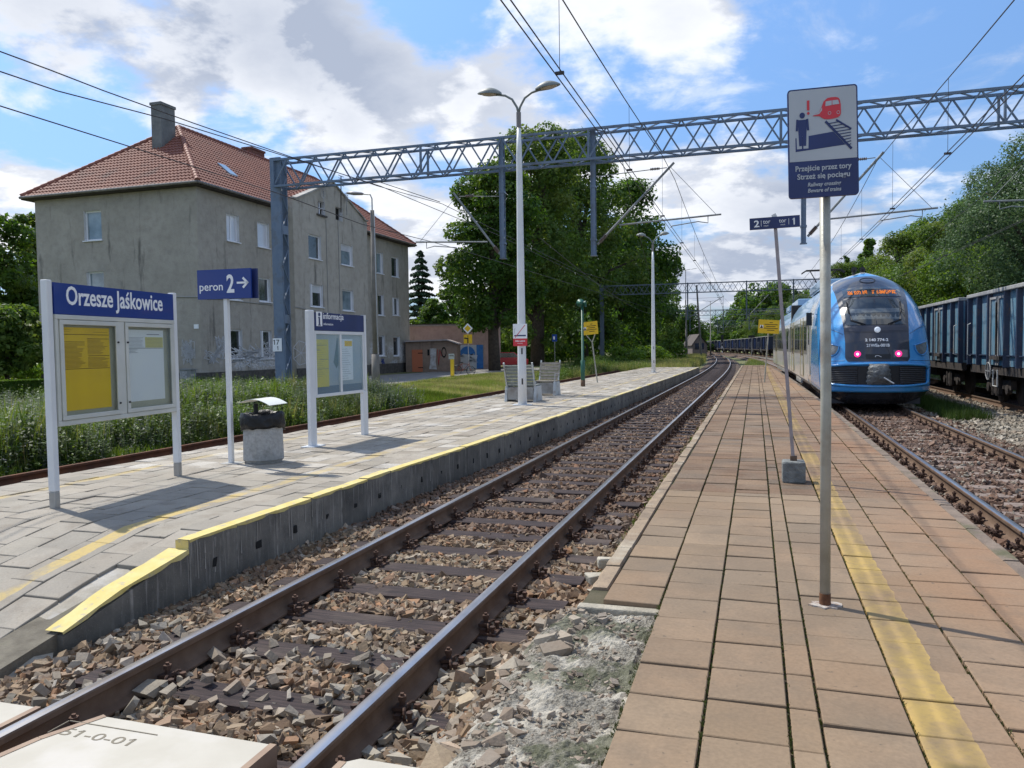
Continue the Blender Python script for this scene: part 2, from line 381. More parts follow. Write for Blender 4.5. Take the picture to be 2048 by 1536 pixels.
def stones(name, n, q0, q1, s0, s1, z, size, m, power=1., zj=.02, avoid=None, sb=45):
    u = RS.rand(n)**power; s = s0+(s1-s0)*u; q = q0+(q1-q0)*RS.rand(n)
    if avoid is not None:
        k = avoid(q, s); s, q = s[k], q[k]; n = len(s)
    zz = z+zj*(RS.rand(n)-.5)+.02*np.sin(q*5.1+np.sin(s*2.3)*1.7)*np.cos(s*4.3)
    sc = size*np.exp(RS.randn(n)*.28)[:, None]*(1+.18*RS.randn(n, 3)).clip(.6, 1.5)
    pos = np.stack([q, s, zz], 1)
    V, Fa = scatter(ROCKS, pos, RS.rand(n)*6.283, sc, np.stack([RS.randn(n)*.45, RS.randn(n)*.45], 1))
    o = fastmesh(name, V, Fa, m, M=FR); return tag(o, kind='stuff')
SLP0, SLD = 5.14, .655
def off_sleeper(q, s):
    ph = np.abs(((s-SLP0+SLD/2) % SLD)-SLD/2)
    onsl = (ph < .135) & (s > 4.3) & (np.abs(q) < 1.27)
    rail = (np.abs(np.abs(q)-.7525) < .085)
    cross = (s < 4.02) & (np.abs(q) < 1.5)
    return ~(onsl & (RS.rand(len(q)) > .015)) & ~rail & ~cross
def offs2(q, s):
    ph = np.abs(((s-9.0+.3) % .6)-.3)
    return ~((ph < .10) & (np.abs(q-5.75) < 1.25) & (RS.rand(len(q)) > .25)) & ~(np.abs(np.abs(q-5.75)-.7525) < .08)
stones('ballast', 36000, -1.72, 1.62, 2.9, 8.5, -.208, .058, SM_MAIN, 1.0, .05, off_sleeper)
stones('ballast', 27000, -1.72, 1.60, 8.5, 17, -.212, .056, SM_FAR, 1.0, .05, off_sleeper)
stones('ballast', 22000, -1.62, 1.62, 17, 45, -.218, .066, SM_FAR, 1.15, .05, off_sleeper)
stones('ballast', 13000, 4.45, 7.2, 8, 26, -.185, .075, SM_RED, 1.0, .03, offs2)
stones('ballast', 14000, 6.9, 9.6, 14, 40, -.20, .085, SM_GREY, 1.1, .05)
stones('ballast', 1500, 4.6, 7.0, 6, 20, -.165, .045, SM_GREY, 1.0, .03, offs2)
for nm_, q0, q1, nn in (('gravel', -1.6, 1.5, 260),):
    stones(nm_, nn, q0, q1, 4.0, 5.3, -.155, .07, SM_GREY, .8, .03, lambda q, s: (np.abs(np.abs(q)-.7525) > .10) & (q < 1.3))

# ---- rails, sleepers, fastenings
RUST = mat('rail rust', (.12, .075, .05), (.17, .115, .08), rough=.85, spec=.25, metal=.0, ns=6, bump=.3, bs=60, dist=.004)
RUST2 = mat('rail rust orange', (.16, .06, .025), (.09, .04, .022), rough=.85, metal=.1, ns=4, bump=.3, bs=60, dist=.004)
STEEL = mat('rail polished', (.55, .52, .50), (.42, .38, .36), rough=.28, metal=.9, ns=2, bump=.05, bs=90, dist=.002)
IRON = mat('fastening iron', (.055, .035, .028), (.11, .06, .04), rough=.75, metal=.4, ns=20)
def wood_mat():
    m, n, b = new_mat('creosoted wood'); co = n.coord(); x, y, z = n.sep(co)
    st = n.comb(n.math('MULTIPLY', x, 1.2), n.math('MULTIPLY', y, 22), n.math('MULTIPLY', z, 22))
    col = n.mix(n.map(n.noise(st, 2.2, 6, .6), .4, .62), (.022, .016, .017), (.065, .045, .042))
    info = n.node('ShaderNodeObjectInfo'); col = n.mix(n.math('MULTIPLY', n.map(n.noise(n.vmath('ADD', co, info.outputs['Location']), 1.4, 4), .55, .75), .6), col, (.16, .125, .10))
    n.put(b.inputs['Base Color'], col); b.inputs['Roughness'].default_value = .8; b.inputs['Specular IOR Level'].default_value = .3
    bn = n.node('ShaderNodeBump'); bn.inputs['Strength'].default_value = .9; bn.inputs['Distance'].default_value = .012
    n.put(bn.inputs['Height'], n.noise(st, 3, 6, .65)); n.l.new(bn.outputs[0], b.inputs['Normal']); return m
WOOD = wood_mat()
RPROF = [(-.075, -.172), (.075, -.172), (.075, -.160), (.022, -.142), (.010, -.120), (.009, -.062), (.020, -.045), (.034, -.040), (.0365, -.012), (.031, -.003), (.018, 0), (-.018, 0), (-.031, -.003), (-.0365, -.012), (-.034, -.040), (-.020, -.045), (-.009, -.062), (-.010, -.120), (-.022, -.142), (-.075, -.160)]
def rail_mesh(mb, qc, s0, s1, sb, qf=None):
    ss = [s0]
    while ss[-1] < s1: ss.append(min(s1, ss[-1]+(8. if ss[-1] < sb else 3.)))
    k = len(RPROF); vs = [(qc+x+bend(s, sb)+(qf(s) if qf else 0), s, z) for s in ss for x, z in RPROF]
    o = len(mb.v); mb.v.extend(vs)
    for i in range(len(ss)-1):
        for j in range(k):
            mb.f.append((o+i*k+j, o+i*k+(j+1) % k, o+(i+1)*k+(j+1) % k, o+(i+1)*k+j)); mb.m.append(1 if 9 <= j <= 11 else 0)
    for e, i in ((0, 0), (1, len(ss)-1)):
        mb.f.append(tuple(o+i*k+j for j in (range(k) if e else range(k-1, -1, -1)))); mb.m.append(0)
def sleeper_proto(name, L=2.5, w=.235, mt=None):
    mb = MB(); n = 14
    for i in range(n):
        x0 = -L/2+L*i/n; x1 = -L/2+L*(i+1)/n
        mb.bb(x0, x1, -w/2, w/2, -.15, 0)
    mb = MB(); r = random.Random(4); vs = []; 
    for i in range(n+1):
        x = -L/2+L*i/n
        for (y, z) in ((-w/2, -.15), (-w/2+r.uniform(-.004, .004), -.008), (-w/2+.012, r.uniform(-.003, .001)), (0, r.uniform(-.003, .002)), (w/2-.012, r.uniform(-.003, .001)), (w/2+r.uniform(-.004, .004), -.008), (w/2, -.15)): vs.append((x, y, z))
    mb.add(vs, [(i*7+j, i*7+j+1, (i+1)*7+j+1, (i+1)*7+j) for i in range(n) for j in range(6)]+[tuple(range(6, -1, -1)), tuple(n*7+j for j in range(7))])
    return mb.build(name, mt or WOOD)
def fastening_proto(ring=False):
    mb = MB(); mb.bb(-.19, .19, -.08, .08, .001, .016)
    for sx in (-1, 1):
        mb.bb(sx*.078, sx*.112, -.07, .07, .016, .04)
        mb.lathe([(.017, .016), (.017, .095), (.024, .095), (.024, .118), (.011, .118), (.011, .132)], 6, Matrix.Translation((sx*.098, 0, 0)))
        mb.bar((sx*.055, 0, .052), (sx*.125, 0, .060), .07, .018)
        for sy in (-1, 1): mb.torus(.026, .008, 10, 5, Matrix.Translation((sx*.13, sy*.045, .045)) @ Matrix.Rotation(math.pi/2, 4, 'Y') @ Matrix.Rotation(.4*sy, 4, 'X'))
        mb.lathe([(.014, .016), (.014, .045), (.02, .045), (.02, .06), (.006, .06)], 6, Matrix.Translation((sx*.162, .05, 0)))
        mb.lathe([(.014, .016), (.014, .045), (.02, .045), (.02, .06), (.006, .06)], 6, Matrix.Translation((sx*.162, -.05, 0)))
        if ring:
            for sy in (-1, 1): mb.torus(.045, .012, 14, 6, Matrix.Translation((sx*.14, sy*.05, .045)) @ Matrix.Rotation(math.pi/2-.5, 4, 'Y'))
    return mb.build('rail_fastening', IRON)
def track(label, qc, s0, s1, sb, rust, slp, sld, nfast, ring=False, first_free=None, qf=None, smat=None, zs=-.176):
    root = thing('railway_track', label, 'railway track', frame(0, qc, 0))
    for sg in (-1, 1):
        mb = MB(); rail_mesh(mb, sg*.7525, s0, s1, sb, qf); o = mb.build('rail', [rust, STEEL if rust is RUST else rust], root, smooth=False, auto=35)
    pr = sleeper_proto('sleeper', mt=smat); fa = fastening_proto(ring)
    n = 0; rest = MB(); s = slp
    pv = [v.co.copy() for v in pr.data.vertices]; pf = [tuple(p.vertices) for p in pr.data.polygons]
    while s < s1-1:
        n += 1; dq = bend(s, sb)+(qf(s) if qf else 0); M = Matrix.Translation((dq+rnd.uniform(-.02, .02), s+rnd.uniform(-.012, .012), zs)) @ Matrix.Rotation(bang(s, sb)+rnd.uniform(-.008, .008), 4, 'Z')
        if n <= 100:
            o = pr.copy(); COL.objects.link(o); o.parent = root; o.matrix_local = M
            if n <= nfast:
                for sg in (-1, 1):
                    f_ = fa.copy(); COL.objects.link(f_); f_.parent = o; f_.matrix_local = Matrix.Translation((sg*.7525, 0, 0))
        else: rest.add(pv, pf, M)
        s += sld
    if rest.v: tag(rest.build('distant_sleepers', smat or WOOD, root), kind='stuff')
    bpy.data.objects.remove(pr); bpy.data.objects.remove(fa); return root
CONC_SL = mat('weathered concrete sleeper', (.16, .12, .10), (.24, .19, .16), rough=.9, ns=8, bump=.3, bs=40)
track('railway track with dark wooden sleepers running between the two platforms', 0, -1, 330, 45, RUST, SLP0-2*SLD, SLD, 50)
track('railway track on which the blue and white train stands', 5.75, -1, 330, 25, RUST, 7.2, .6, 40, ring=True, smat=CONC_SL)
track('overgrown rusty siding behind the left platform', -7.12, -1, 120, 400, RUST2, 2., .7, 0, qf=lambda s: .012*max(s-15, 0))
track('railway track under the row of open freight wagons', 10.3, -1, 330, 25, RUST, 10., .65, 0)

# ---- level crossing slabs at the camera's feet
PANEL = mat('pale precast concrete', (.47, .44, .375), (.42, .39, .325), rough=.7, ns=3, c3=(.50, .47, .42), ns3=2, bump=.12, bs=120, dist=.003)
STEELBR = mat('brown edge steel', (.32, .23, .16), (.25, .17, .12), rough=.7, ns=6, metal=.1)
def crossing_panel(label, poly, edge_sides, stamp=None):
    root = thing('crossing_slab', label, 'crossing panel', frame(0, 0, 0), 'concrete panels of the track crossing')
    mb = MB(); mb.prism(poly, -.16, -.022)
    mb.build('slab', PANEL, root, bevel=.006)
    mb = MB()
    for a, b in edge_sides:
        a, b = Vector((*a, -.085)), Vector((*b, -.085)); mb.bar(a, b, .035, .132)
    mb.build('steel_edge', STEELBR, root)
    if stamp:
        m2 = MB(); m2.text(stamp, .09, Matrix.Translation((-.52, 3.60, -.0225)), fit=.40, th=.004, bold=.0)
        m2.ribbon([(-.58, 3.60), (-.58, 3.72), (-.06, 3.72)], .005, Matrix.Translation((0, 0, -.023)))
        m2.build('stamped_number', mat('stamped shadow', (.20, .175, .13), rough=.9), root)
L_ = lambda px, py: (loc(G(px, py, -.022)).x, loc(G(px, py, -.022)).y)
a, b, c, d = L_(210, 1432), L_(542, 1488), L_(63, 1474), L_(0, 1513)
print('panel', a, b, c, d)
crossing_panel('large pale concrete crossing panel lying between the rails, with a number stamped in it', [(b[0], b[1]), (a[0], a[1]), (-.57, c[1]), (-.63, d[1]-.1), (-.63, .5), (b[0]+.03, .5)], [(a, (-.57, c[1])), ((-.57, c[1]), (-.63, d[1]-.1)), ((b[0]+.012, b[1]), (b[0]+.035, .5))], '51-0-01')
e0, e1 = L_(83, 1415), L_(0, 1400)
crossing_panel('pale concrete crossing panel on the outer side of the left rail', [(-.86, e0[1]), (-.86, .5), (-1.9, .5), (-1.9, e0[1]-.02)], [((-.86, e0[1]), (-.86, .5))])
g0 = L_(703, 1513); print('p3', g0)
crossing_panel('pale concrete crossing panel on the outer side of the right rail', [(.90, g0[1]-.05), (.96, g0[1]), (1.6, g0[1]+.0), (1.6, .5), (.9, .5)], [((.90, g0[1]-.05), (.90, .5))])
# ================================================================== platforms
def paving_mat(name, near, far, split, yq, yw, pale, sp=60, wear=(.40, .60), patches=False):
    m, n, b = new_mat(name); co = n.coord(); x, y, z = n.sep(co); r = n.island(); r2 = n.math('FRACT', n.math('MULTIPLY', r, 53.3))
    A = n.ramp(r, [(i/(len(near)-1), c) for i, c in enumerate(near)]); B = n.ramp(r, [(i/(len(far)-1), c) for i, c in enumerate(far)])
    col = n.mix(n.math('GREATER_THAN', y, split), A, B)
    col = n.mix(n.math('MULTIPLY', n.math('GREATER_THAN', n.math('ADD', y, 0), 26), n.math('LESS_THAN', y, 33)), col, A) if patches else col
    col = n.hsv(col, v=n.map(r2, 0, 1, .88, 1.10))
    if near[0][0] < .26: col = n.mix(n.math('MULTIPLY', n.map(x, 3.1, 3.95), .55), col, (.285, .155, .085)); col = n.mix(n.math('MULTIPLY', n.map(n.noise(n.vmath('ADD', co, (5, 3, 0)), .7, 3), .52, .62), .5), col, (.235, .155, .095))
    col = n.mix(n.map(n.noise(co, .9, 5, .6), .42, .66, 0, .45), col, pale)
    col = n.mix(n.map(n.noise(co, .55, 6, .7), .50, .62, 0, .5), col, tuple(v*.55 for v in pale))
    col = n.mix(n.map(n.noise(co, 3.3, 6, .65), .50, .72, 0, .45), col, (.155, .12, .085))
    spk = n.noise(co, sp, 3, .6); far_f = n.map(y, split-.1, split+.1, .35, 1.)
    col = n.hsv(col, v=n.math('ADD', 1., n.math('MULTIPLY', n.math('SUBTRACT', n.map(spk, .3, .7), .5), n.math('MULTIPLY', far_f, .55))))
    blk = n.map(n.noise(co, 23, 2, .5), .70, .74); col = n.mix(n.math('MULTIPLY', blk, .6), col, (.07, .06, .05))
    for (q0, wd_, strength, lo, hi) in yq:
        edge = n.math('MULTIPLY', n.math('SUBTRACT', n.noise(co, 7, 3), .5), .05)
        xx = n.math('ADD', x, edge); ins = n.math('MULTIPLY', n.math('GREATER_THAN', x, q0-.03 if wd_ < .15 else q0), n.math('LESS_THAN', xx, q0+wd_))
        wn = n.map(n.noise(co, 1.1, 6, .7), lo, hi); wn2 = n.map(n.noise(co, 30, 3, .6), .25, .5, .55, 1.)
        col = n.mix(n.math('MULTIPLY', n.math('MULTIPLY', ins, n.math('MULTIPLY', wn, wn2)), n.math('MULTIPLY', strength, n.map(y, split, split+.3, 1., .62))), col, yw)
    n.put(b.inputs['Base Color'], col); b.inputs['Roughness'].default_value = .82; b.inputs['Specular IOR Level'].default_value = .35
    bn = n.node('ShaderNodeBump'); bn.inputs['Strength'].default_value = .35; bn.inputs['Distance'].default_value = .004
    n.put(bn.inputs['Height'], n.math('ADD', spk, n.math('MULTIPLY', n.noise(co, 7, 4), .8))); n.l.new(bn.outputs[0], b.inputs['Normal']); return m
PAV_R = paving_mat('right platform slabs', [(.228, .163, .103), (.25, .18, .115), (.212, .148, .090), (.232, .158, .096), (.20, .150, .10)],
                   [(.165, .098, .055), (.125, .078, .048), (.195, .122, .070), (.15, .092, .056), (.105, .078, .055)], 9.05, [(3.2, .20, .88, .38, .58)], (.44, .30, .09), (.265, .20, .138), 55, patches=True)
PAV_L = paving_mat('left platform slabs', [(.27, .24, .195), (.30, .265, .215), (.25, .225, .185), (.285, .255, .205)], [(.30, .26, .205), (.35, .31, .25), (.26, .225, .175), (.45, .42, .37), (.32, .28, .22), (.28, .24, .19)], 9,
                   [(-2.66, .15, .75, .42, .56), (-5.05, .12, .6, .40, .56)], (.55, .40, .12), (.38, .35, .30), 70)
JOINT = mat('mossy joint soil', (.045, .045, .022), (.10, .085, .05), rough=1, ns=5, c3=(.07, .10, .025), ns3=1.5, bump=.5, bs=60)
SLAB_F = np.array([[3, 2, 1, 0], [0, 1, 5, 4], [1, 2, 6, 5], [2, 3, 7, 6], [3, 0, 4, 7], [4, 5, 9, 8], [5, 6, 10, 9], [6, 7, 11, 10], [7, 4, 8, 11], [8, 9, 10, 11]])
def slabs(cells, zf, seed=0, gap=.009, th=.06, jz=.0022, jt=.0035, ch=.004):
    """cells: (q0,q1,s0,s1)"""
    r = np.random.RandomState(seed); C = np.array(cells); n = len(C); q0, q1, s0, s1 = C.T; g = gap/2
    def ring(i, z):
        return [np.stack([a, b, z], 1) for a, b in ((q0+g+i, s0+g+i), (q1-g-i, s0+g+i), (q1-g-i, s1-g-i), (q0+g+i, s1-g-i))]
    base = r.randn(n)*jz; tx = r.randn(n)*jt; ty = r.randn(n)*jt; qc, sc_ = (q0+q1)/2, (s0+s1)/2
    def zz(a, b, off): return np.array([zf(x, y) for x, y in zip(a, b)])+base+tx*(a-qc)/.17*.5+ty*(b-sc_)/.17*.5+off
    out = []
    for i, off in ((0, -th), (0, -ch), (ch, 0)):
        for a, b in ((q0+g+i, s0+g+i), (q1-g-i, s0+g+i), (q1-g-i, s1-g-i), (q0+g+i, s1-g-i)): out.append(np.stack([a, b, zz(a, b, off)], 1))
    V = np.stack(out, 1).reshape(-1, 3); Fa = (SLAB_F[None]+(np.arange(n)*12)[:, None, None]).reshape(-1, 4); return V, Fa
# --- right platform (slabs cut to the bending right edge)
ZR, ZL = .26, .26
def redge(s): return 4.24+(-(max(s-14, 0))**2/2800. if s > 14 else 0)-(.0 if s < 20 else 0)
cells = []; bounds = [1.74, 2.08, 2.41, 2.74, 2.86, 3.20, 3.54, 3.89, 4.24]; rr = random.Random(5)
for ci, (q0, q1) in enumerate(zip(bounds, bounds[1:])):
    s = -1.0+rr.uniform(0, .2) if ci else 5.345
    while s < 62:
        L = .335 if s < 9 else rr.choice([.335, .335, .22, .17, .335])
        if ci == 3: L = .36 if s < 9 else .3
        if s < 9.05 < s+L: L = 9.05-s+.0001 if 9.05-s > .05 else L
        e = min(q1, redge(s))
        if e-q0 > .06 and not (ci == 0 and s < 5.33): cells.append((q0+(.004 if s > 9.05 else 0), e, s, s+L))
        s += L
V, Fa = slabs(cells, lambda q, s: ZR, 2, gap=.012); tag(fastmesh('platform_pavement', V, Fa, PAV_R, M=FR), kind='structure')
mb = MB(); ss = [-1, 2, 5.33, 5.34]+list(np.arange(8, 62.1, 3)); vs = []
for s in ss:
    e = redge(s); 
    for q, z in ((1.62, -.35), (1.62, ZR-.03), (e+.02, ZR-.03), (e+.02, -.35)): vs.append((q if s > 5.335 or q > 2 else 2.09, s, z))
mb.add(vs, [(i*4+j, i*4+j+1, (i+1)*4+j+1, (i+1)*4+j) for i in range(len(ss)-1) for j in range(3)]+[(0, 1, 2, 3), tuple((len(ss)-1)*4+j for j in (3, 2, 1, 0))])
tag(mb.build('platform_bedding', JOINT, M=FR), kind='structure')
KERB = mat('old concrete kerb', (.30, .225, .15), (.20, .15, .105), rough=.9, ns=5, bump=.6, bs=40, c3=(.38, .33, .25), ns3=2, isl=.12)
KERB2 = mat('dark concrete kerb', (.15, .115, .09), (.22, .17, .13), rough=.9, ns=5, bump=.6, bs=40, c3=(.10, .095, .05), ns3=3, isl=.1)
def kerb(qf, s0, s1, L, z0, z1, wd_, m, name='platform_kerb', seed=1):
    r = random.Random(seed); mb = MB(); s = s0
    while s < s1:
        e = min(s1, s+L); a = Vector((qf(s), s+.006, 0)); b = Vector((qf(e), e-.006, 0)); n_ = 4; dz = r.uniform(-.006, .004); dq = r.uniform(-.006, .006); vs = []
        for i in range(n_+1):
            p = a.lerp(b, i/n_)
            for x, z in ((-wd_/2, z0), (-wd_/2+r.uniform(-.008, .006), z1-.03+r.uniform(-.01, .01)), (-wd_/2+.025+r.uniform(-.008, .01), z1+dz+r.uniform(-.004, .002)), (wd_/2-.008, z1+dz), (wd_/2, z1-.02), (wd_/2, z0)): vs.append((p.x+x+dq, p.y, z))
        k = 6; mb.add(vs, [(i*k+j, i*k+j+1, (i+1)*k+j+1, (i+1)*k+j) for i in range(n_) for j in range(k-1)]+[tuple(range(k)), tuple(n_*k+j for j in range(k))]); s = e
    return tag(mb.build(name, m, M=FR), kind='structure')
kerb(lambda s: 1.665, 5.6, 62, .5, -.3, ZR-.005, .12, KERB)
kerb(lambda s: redge(s)+.075, -1, 62, .5, -.3, ZR-.03, .13, KERB2, seed=3)
kerb(lambda s: redge(s)+.20, -1, 26, 1.0, -.3, .10, .10, KERB2, seed=9)
# --- broken concrete strip where the kerb is missing
def rubble_mat():
    m, n, b = new_mat('crumbled concrete'); co = n.coord(); x, y, z = n.sep(co)
    c = n.mix(n.map(n.noise(co, 70, 4, .7), .38, .62), (.12, .105, .08), (.37, .34, .28))
    c = n.mix(n.map(n.noise(co, 4, 6, .6), .50, .57), c, (.50, .46, .38)); c = n.mix(n.map(n.noise(co, 3.1, 5, .6), .54, .62, 0, .7), c, (.075, .085, .035))
    c = n.mix(n.map(n.math('ADD', y, n.math('MULTIPLY', n.noise(co, 12, 3), .12)), 3.13, 3.05), c, (.05, .05, .052))
    n.put(b.inputs['Base Color'], c); b.inputs['Roughness'].default_value = .95
    bn = n.node('ShaderNodeBump'); bn.inputs['Strength'].default_value = 1; bn.inputs['Distance'].default_value = .02
    n.put(bn.inputs['Height'], n.math('ADD', n.noise(co, 70, 4, .7), n.math('MULTIPLY', n.noise(co, 10, 4), 2.))); n.l.new(bn.outputs[0], b.inputs['Normal']); return m
RUB = rubble_mat()
def rubble():
    vs = []; na, nb = 170, 60
    for i in range(na+1):
        s = 1.5+(5.62-1.5)*i/na
        ql = 1.60 if s > 5.25 else max(1.10, 1.58-max(0, (5.25-s))*.55-.05*math.sin(s*7)); qr = 2.085 if s < 5.33 else 1.745
        for j in range(nb+1):
            t = j/nb; q = ql+(qr-ql)*t; u_ = min(1, max(0, (q-1.08)/.50)); h = -.20+(ZR-.05+.20)*(u_*u_*(3-2*u_)) if s < 5.25 else ZR-.06-.2*max(0, 1-t*1.5)
            h += .035*mnoise.noise(Vector((q*5, s*5, 0)))+.030*abs(mnoise.noise(Vector((q*13, s*13, 2))))+.016*abs(mnoise.noise(Vector((q*37, s*37, 2))))+.008*mnoise.noise(Vector((q*80, s*80, 2)))-.012
            if t > .96: h = min(h, ZR-.05)
            vs.append((q, s, h))
    k = nb+1; mb = MB(); mb.add(vs, [(i*k+j, i*k+j+1, (i+1)*k+j+1, (i+1)*k+j) for i in range(na) for j in range(nb)])
    return tag(mb.build('broken_concrete', RUB, M=FR, smooth=False), kind='structure')
rubble()
CHUNK = mat('pale broken concrete', (.44, .40, .32), (.30, .27, .21), rough=.9, ns=6, bump=.8, bs=30, isl=.1)
def chunks():
    r = random.Random(9); pts = []
    for (px, py, z, sz) in ((1180, 1325, .17, .20), (1225, 1318, .18, .16), (1085, 1465, .10, .20), (1125, 1430, .14, .17), (1196, 1150, .20, .2), (1186, 1180, .18, .14), (1215, 1120, .22, .17), (1108, 1100+300, .06, .12)):
        p = loc(G(px, py, z)); V, Fa = ROCKS[r.randrange(len(ROCKS))]; mb = MB()
        mb.add([Vector(v)*sz*.85 for v in V], [tuple(f) for f in Fa]); o = mb.build('concrete_chunk', CHUNK, M=FR @ Matrix.Translation((p.x, p.y, z-.02)) @ Matrix.Rotation(r.uniform(0, 6), 4, 'Z'), bevel=.012)
        pts.append(o)
    labs = ['pale flat concrete chunk in the broken strip beside the lowest missing slab', 'whitish chunk touching the paving edge in the broken strip', 'long pale concrete chunk nearest the camera in the broken strip', 'pale chunk just above the nearest one in the broken strip',
            'white broken kerb piece at the corner of the first edge slab', 'small white kerb fragment below the broken kerb piece', 'white kerb piece where the intact kerb begins', 'small chunk among the ballast beside the broken strip']
    for o, l in zip(pts, labs): tag(o, l, 'concrete chunk', 'broken concrete chunks')
chunks()
mb = MB(); mb.bb(1.60, 2.085, 5.27, 5.35, -.1, ZR-.0275); tag(mb.build('broken_concrete', CHUNK, M=FR, bevel=.01), kind='structure')
RUBH = lambda q, s: -.19+(ZR-.055+.19)*(lambda u: u*u*(3-2*u))(np.clip((q-1.08)/.50, 0, 1))
def rubble_stones(name, n, q0, q1, s0, s1, size, m, up=.0):
    s = s0+(s1-s0)*RS.rand(n); q = q0+(q1-q0)*RS.rand(n)**1.3; k = (s < 5.3) & (q < 2.03); s, q = s[k], q[k]; n = len(s); sc = size*np.exp(RS.randn(n)*.45)[:, None]*(1+.18*RS.randn(n, 3)).clip(.6, 1.5)
    V, Fa = scatter(ROCKS, np.stack([q, s, RUBH(q, s)+up], 1), RS.rand(n)*6.283, sc, np.stack([RS.randn(n)*.3, RS.randn(n)*.3], 1)); return tag(fastmesh(name, V, Fa, m, M=FR), kind='stuff')
rubble_stones('rubble', 3000, 1.0, 2.05, 2.3, 5.3, .018, SM_GREY, .0)
rubble_stones('rubble', 260, .92, 1.7, 2.6, 5.3, .05, SM_GREY, .0)
rubble_stones('rubble', 900, .86, 1.45, 2.6, 5.4, .055, SM_MAIN, .0)
# --- left platform
def zleft(q, s):
    # ramp down towards the camera
    return ZL-max(0., (6.3-s))*.165 if s > 5.2 else max(.0785-(5.2-s)*.27, -.165)
LE = [(3.5, -1.72), (6, -1.69), (9.8, -1.69), (13, -1.57), (19, -1.50), (27, -1.42), (42, -1.25), (57.5, -1.17)]
def lerpt(tab, s):
    if s <= tab[0][0]: return tab[0][1]
    for (a, x), (b, y) in zip(tab, tab[1:]):
        if s <= b: return x+(y-x)*(s-a)/(b-a)
    return tab[-1][1]
def ledge(s): return lerpt(LE, s)
BE = [(3, -5.85), (9, -5.72), (14, -5.62), (22, -5.55), (30, -5.4), (58, -5.0)]
cells = []; rr = random.Random(8); q = -5.72; ci = 0
while q < -1.2:
    wq = .33; s = 3.3+(.17 if ci % 2 else 0)
    while s < 57.6:
        L = .35 if s < 12 else rr.choice([.35, .35, .5]); 
        q0 = max(q, lerpt(BE, s)+.02); q1 = min(q+wq, ledge(s)-.11)
        if q1-q0 > .05 and not (s < 5.35 and q > -2.35) and s > 4.1: cells.append((q0, q1, s, s+L))
        s += L
    q += wq; ci += 1
V, Fa = slabs(cells, zleft, 4, gap=.010, jz=.003, jt=.004); tag(fastmesh('platform_pavement', V, Fa, PAV_L, M=FR), kind='structure')
mb = MB(); ss = [-1, 2, 3.3, 4, 5, 5.6, 6.3, 8]+list(np.arange(10, 57, 4))+[57.6]; vs = []
for s in ss:
    for q, z in ((lerpt(BE, s), -.35), (lerpt(BE, s), zleft(0, s)-.035), (ledge(s)-.05, zleft(0, s)-.035), (ledge(s)-.05, -.35)): vs.append((q, s, max(z, -.35)))
mb.add(vs, [(i*4+j, i*4+j+1, (i+1)*4+j+1, (i+1)*4+j) for i in range(len(ss)-1) for j in range(3)]+[(0, 1, 2, 3), tuple((len(ss)-1)*4+j for j in (3, 2, 1, 0))])
tag(mb.build('platform_bedding', mat('sandy joint soil', (.12, .105, .08), (.19, .17, .13), rough=1, ns=8, c3=(.06, .075, .03), ns3=2, bump=.5, bs=60), M=FR), kind='structure')
def GR_(px, py):
    z = 0.1
    for _ in range(12): p = loc(G(px, py, z)); z = zleft(p.x, p.y)
    return p
# sandy concrete apron at the foot of the ramp
APR = mat('sandy worn concrete', (.40, .365, .30), (.31, .275, .22), rough=.95, ns=9, c3=(.48, .46, .42), ns3=3.2, bump=.6, bs=70, dist=.01)
mb = MB(); na, nb = 26, 20; vs = []
for i in range(na+1):
    for j in range(nb+1):
        s = 1.5+(5.9-1.5)*i/na; q = -5.6+(-1.78+5.6)*j/nb
        if s < 4.6: q = -5.6+(-1.62-.16*max(0, 4.4-s)+5.6)*j/nb
        hh = zleft(q, s)-.028-max(0, 4.3-s)*.01+.012*mnoise.noise(Vector((q*3, s*3, 0)))
        if j == nb: hh -= .09
        vs.append((q, s, hh if s < 5.0 or q > -2.23 else hh-.03))
mb.add(vs, [(i*(nb+1)+j, i*(nb+1)+j+1, (i+1)*(nb+1)+j+1, (i+1)*(nb+1)+j) for i in range(na) for j in range(nb)])
tag(mb.build('concrete_apron', APR, M=FR, smooth=True), kind='structure')
WHITEC = mat('cracked white screed', (.38, .37, .345), (.28, .265, .235), rough=.9, ns=6, c3=(.20, .185, .15), ns3=14, bump=.4, bs=40)
# platform wall in front of the left platform
def wall_mat():
    m, n, b = new_mat('platform wall concrete'); co = n.coord(); x, y, z = n.sep(co)
    c = n.mix(n.map(n.noise(co, 3, 6, .6), .35, .65), (.095, .092, .082), (.185, .175, .15)); 
    v = n.comb(n.math('MULTIPLY', x, 2), n.math('MULTIPLY', y, 14), n.math('MULTIPLY', z, 1.2)); c = n.mix(n.map(n.noise(v, 2, 5, .6), .56, .72, 0, .75), c, (.33, .31, .28))
    c = n.mix(n.map(n.noise(co, 90, 2), .62, .7, 0, .5), c, (.3, .28, .25))
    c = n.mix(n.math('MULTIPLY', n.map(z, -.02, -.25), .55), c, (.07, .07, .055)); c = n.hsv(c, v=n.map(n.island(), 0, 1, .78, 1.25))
    fr = n.math('FRACT', n.math('DIVIDE', n.math('SUBTRACT', y, 5.9), .6)); jn = n.math('MAXIMUM', n.map(fr, .035, .01), n.map(fr, .965, .99)); c = n.mix(n.math('MULTIPLY', jn, n.map(n.noise(co, 8, 4), .35, .6, 0, .8)), c, (.36, .34, .30))
    n.put(b.inputs['Base Color'], c); b.inputs['Roughness'].default_value = .95
    bn = n.node('ShaderNodeBump'); bn.inputs['Strength'].default_value = .6; bn.inputs['Distance'].default_value = .01
    n.put(bn.inputs['Height'], n.noise(co, 30, 6, .7)); n.l.new(bn.outputs[0], b.inputs['Normal']); return m
WALLC = wall_mat()
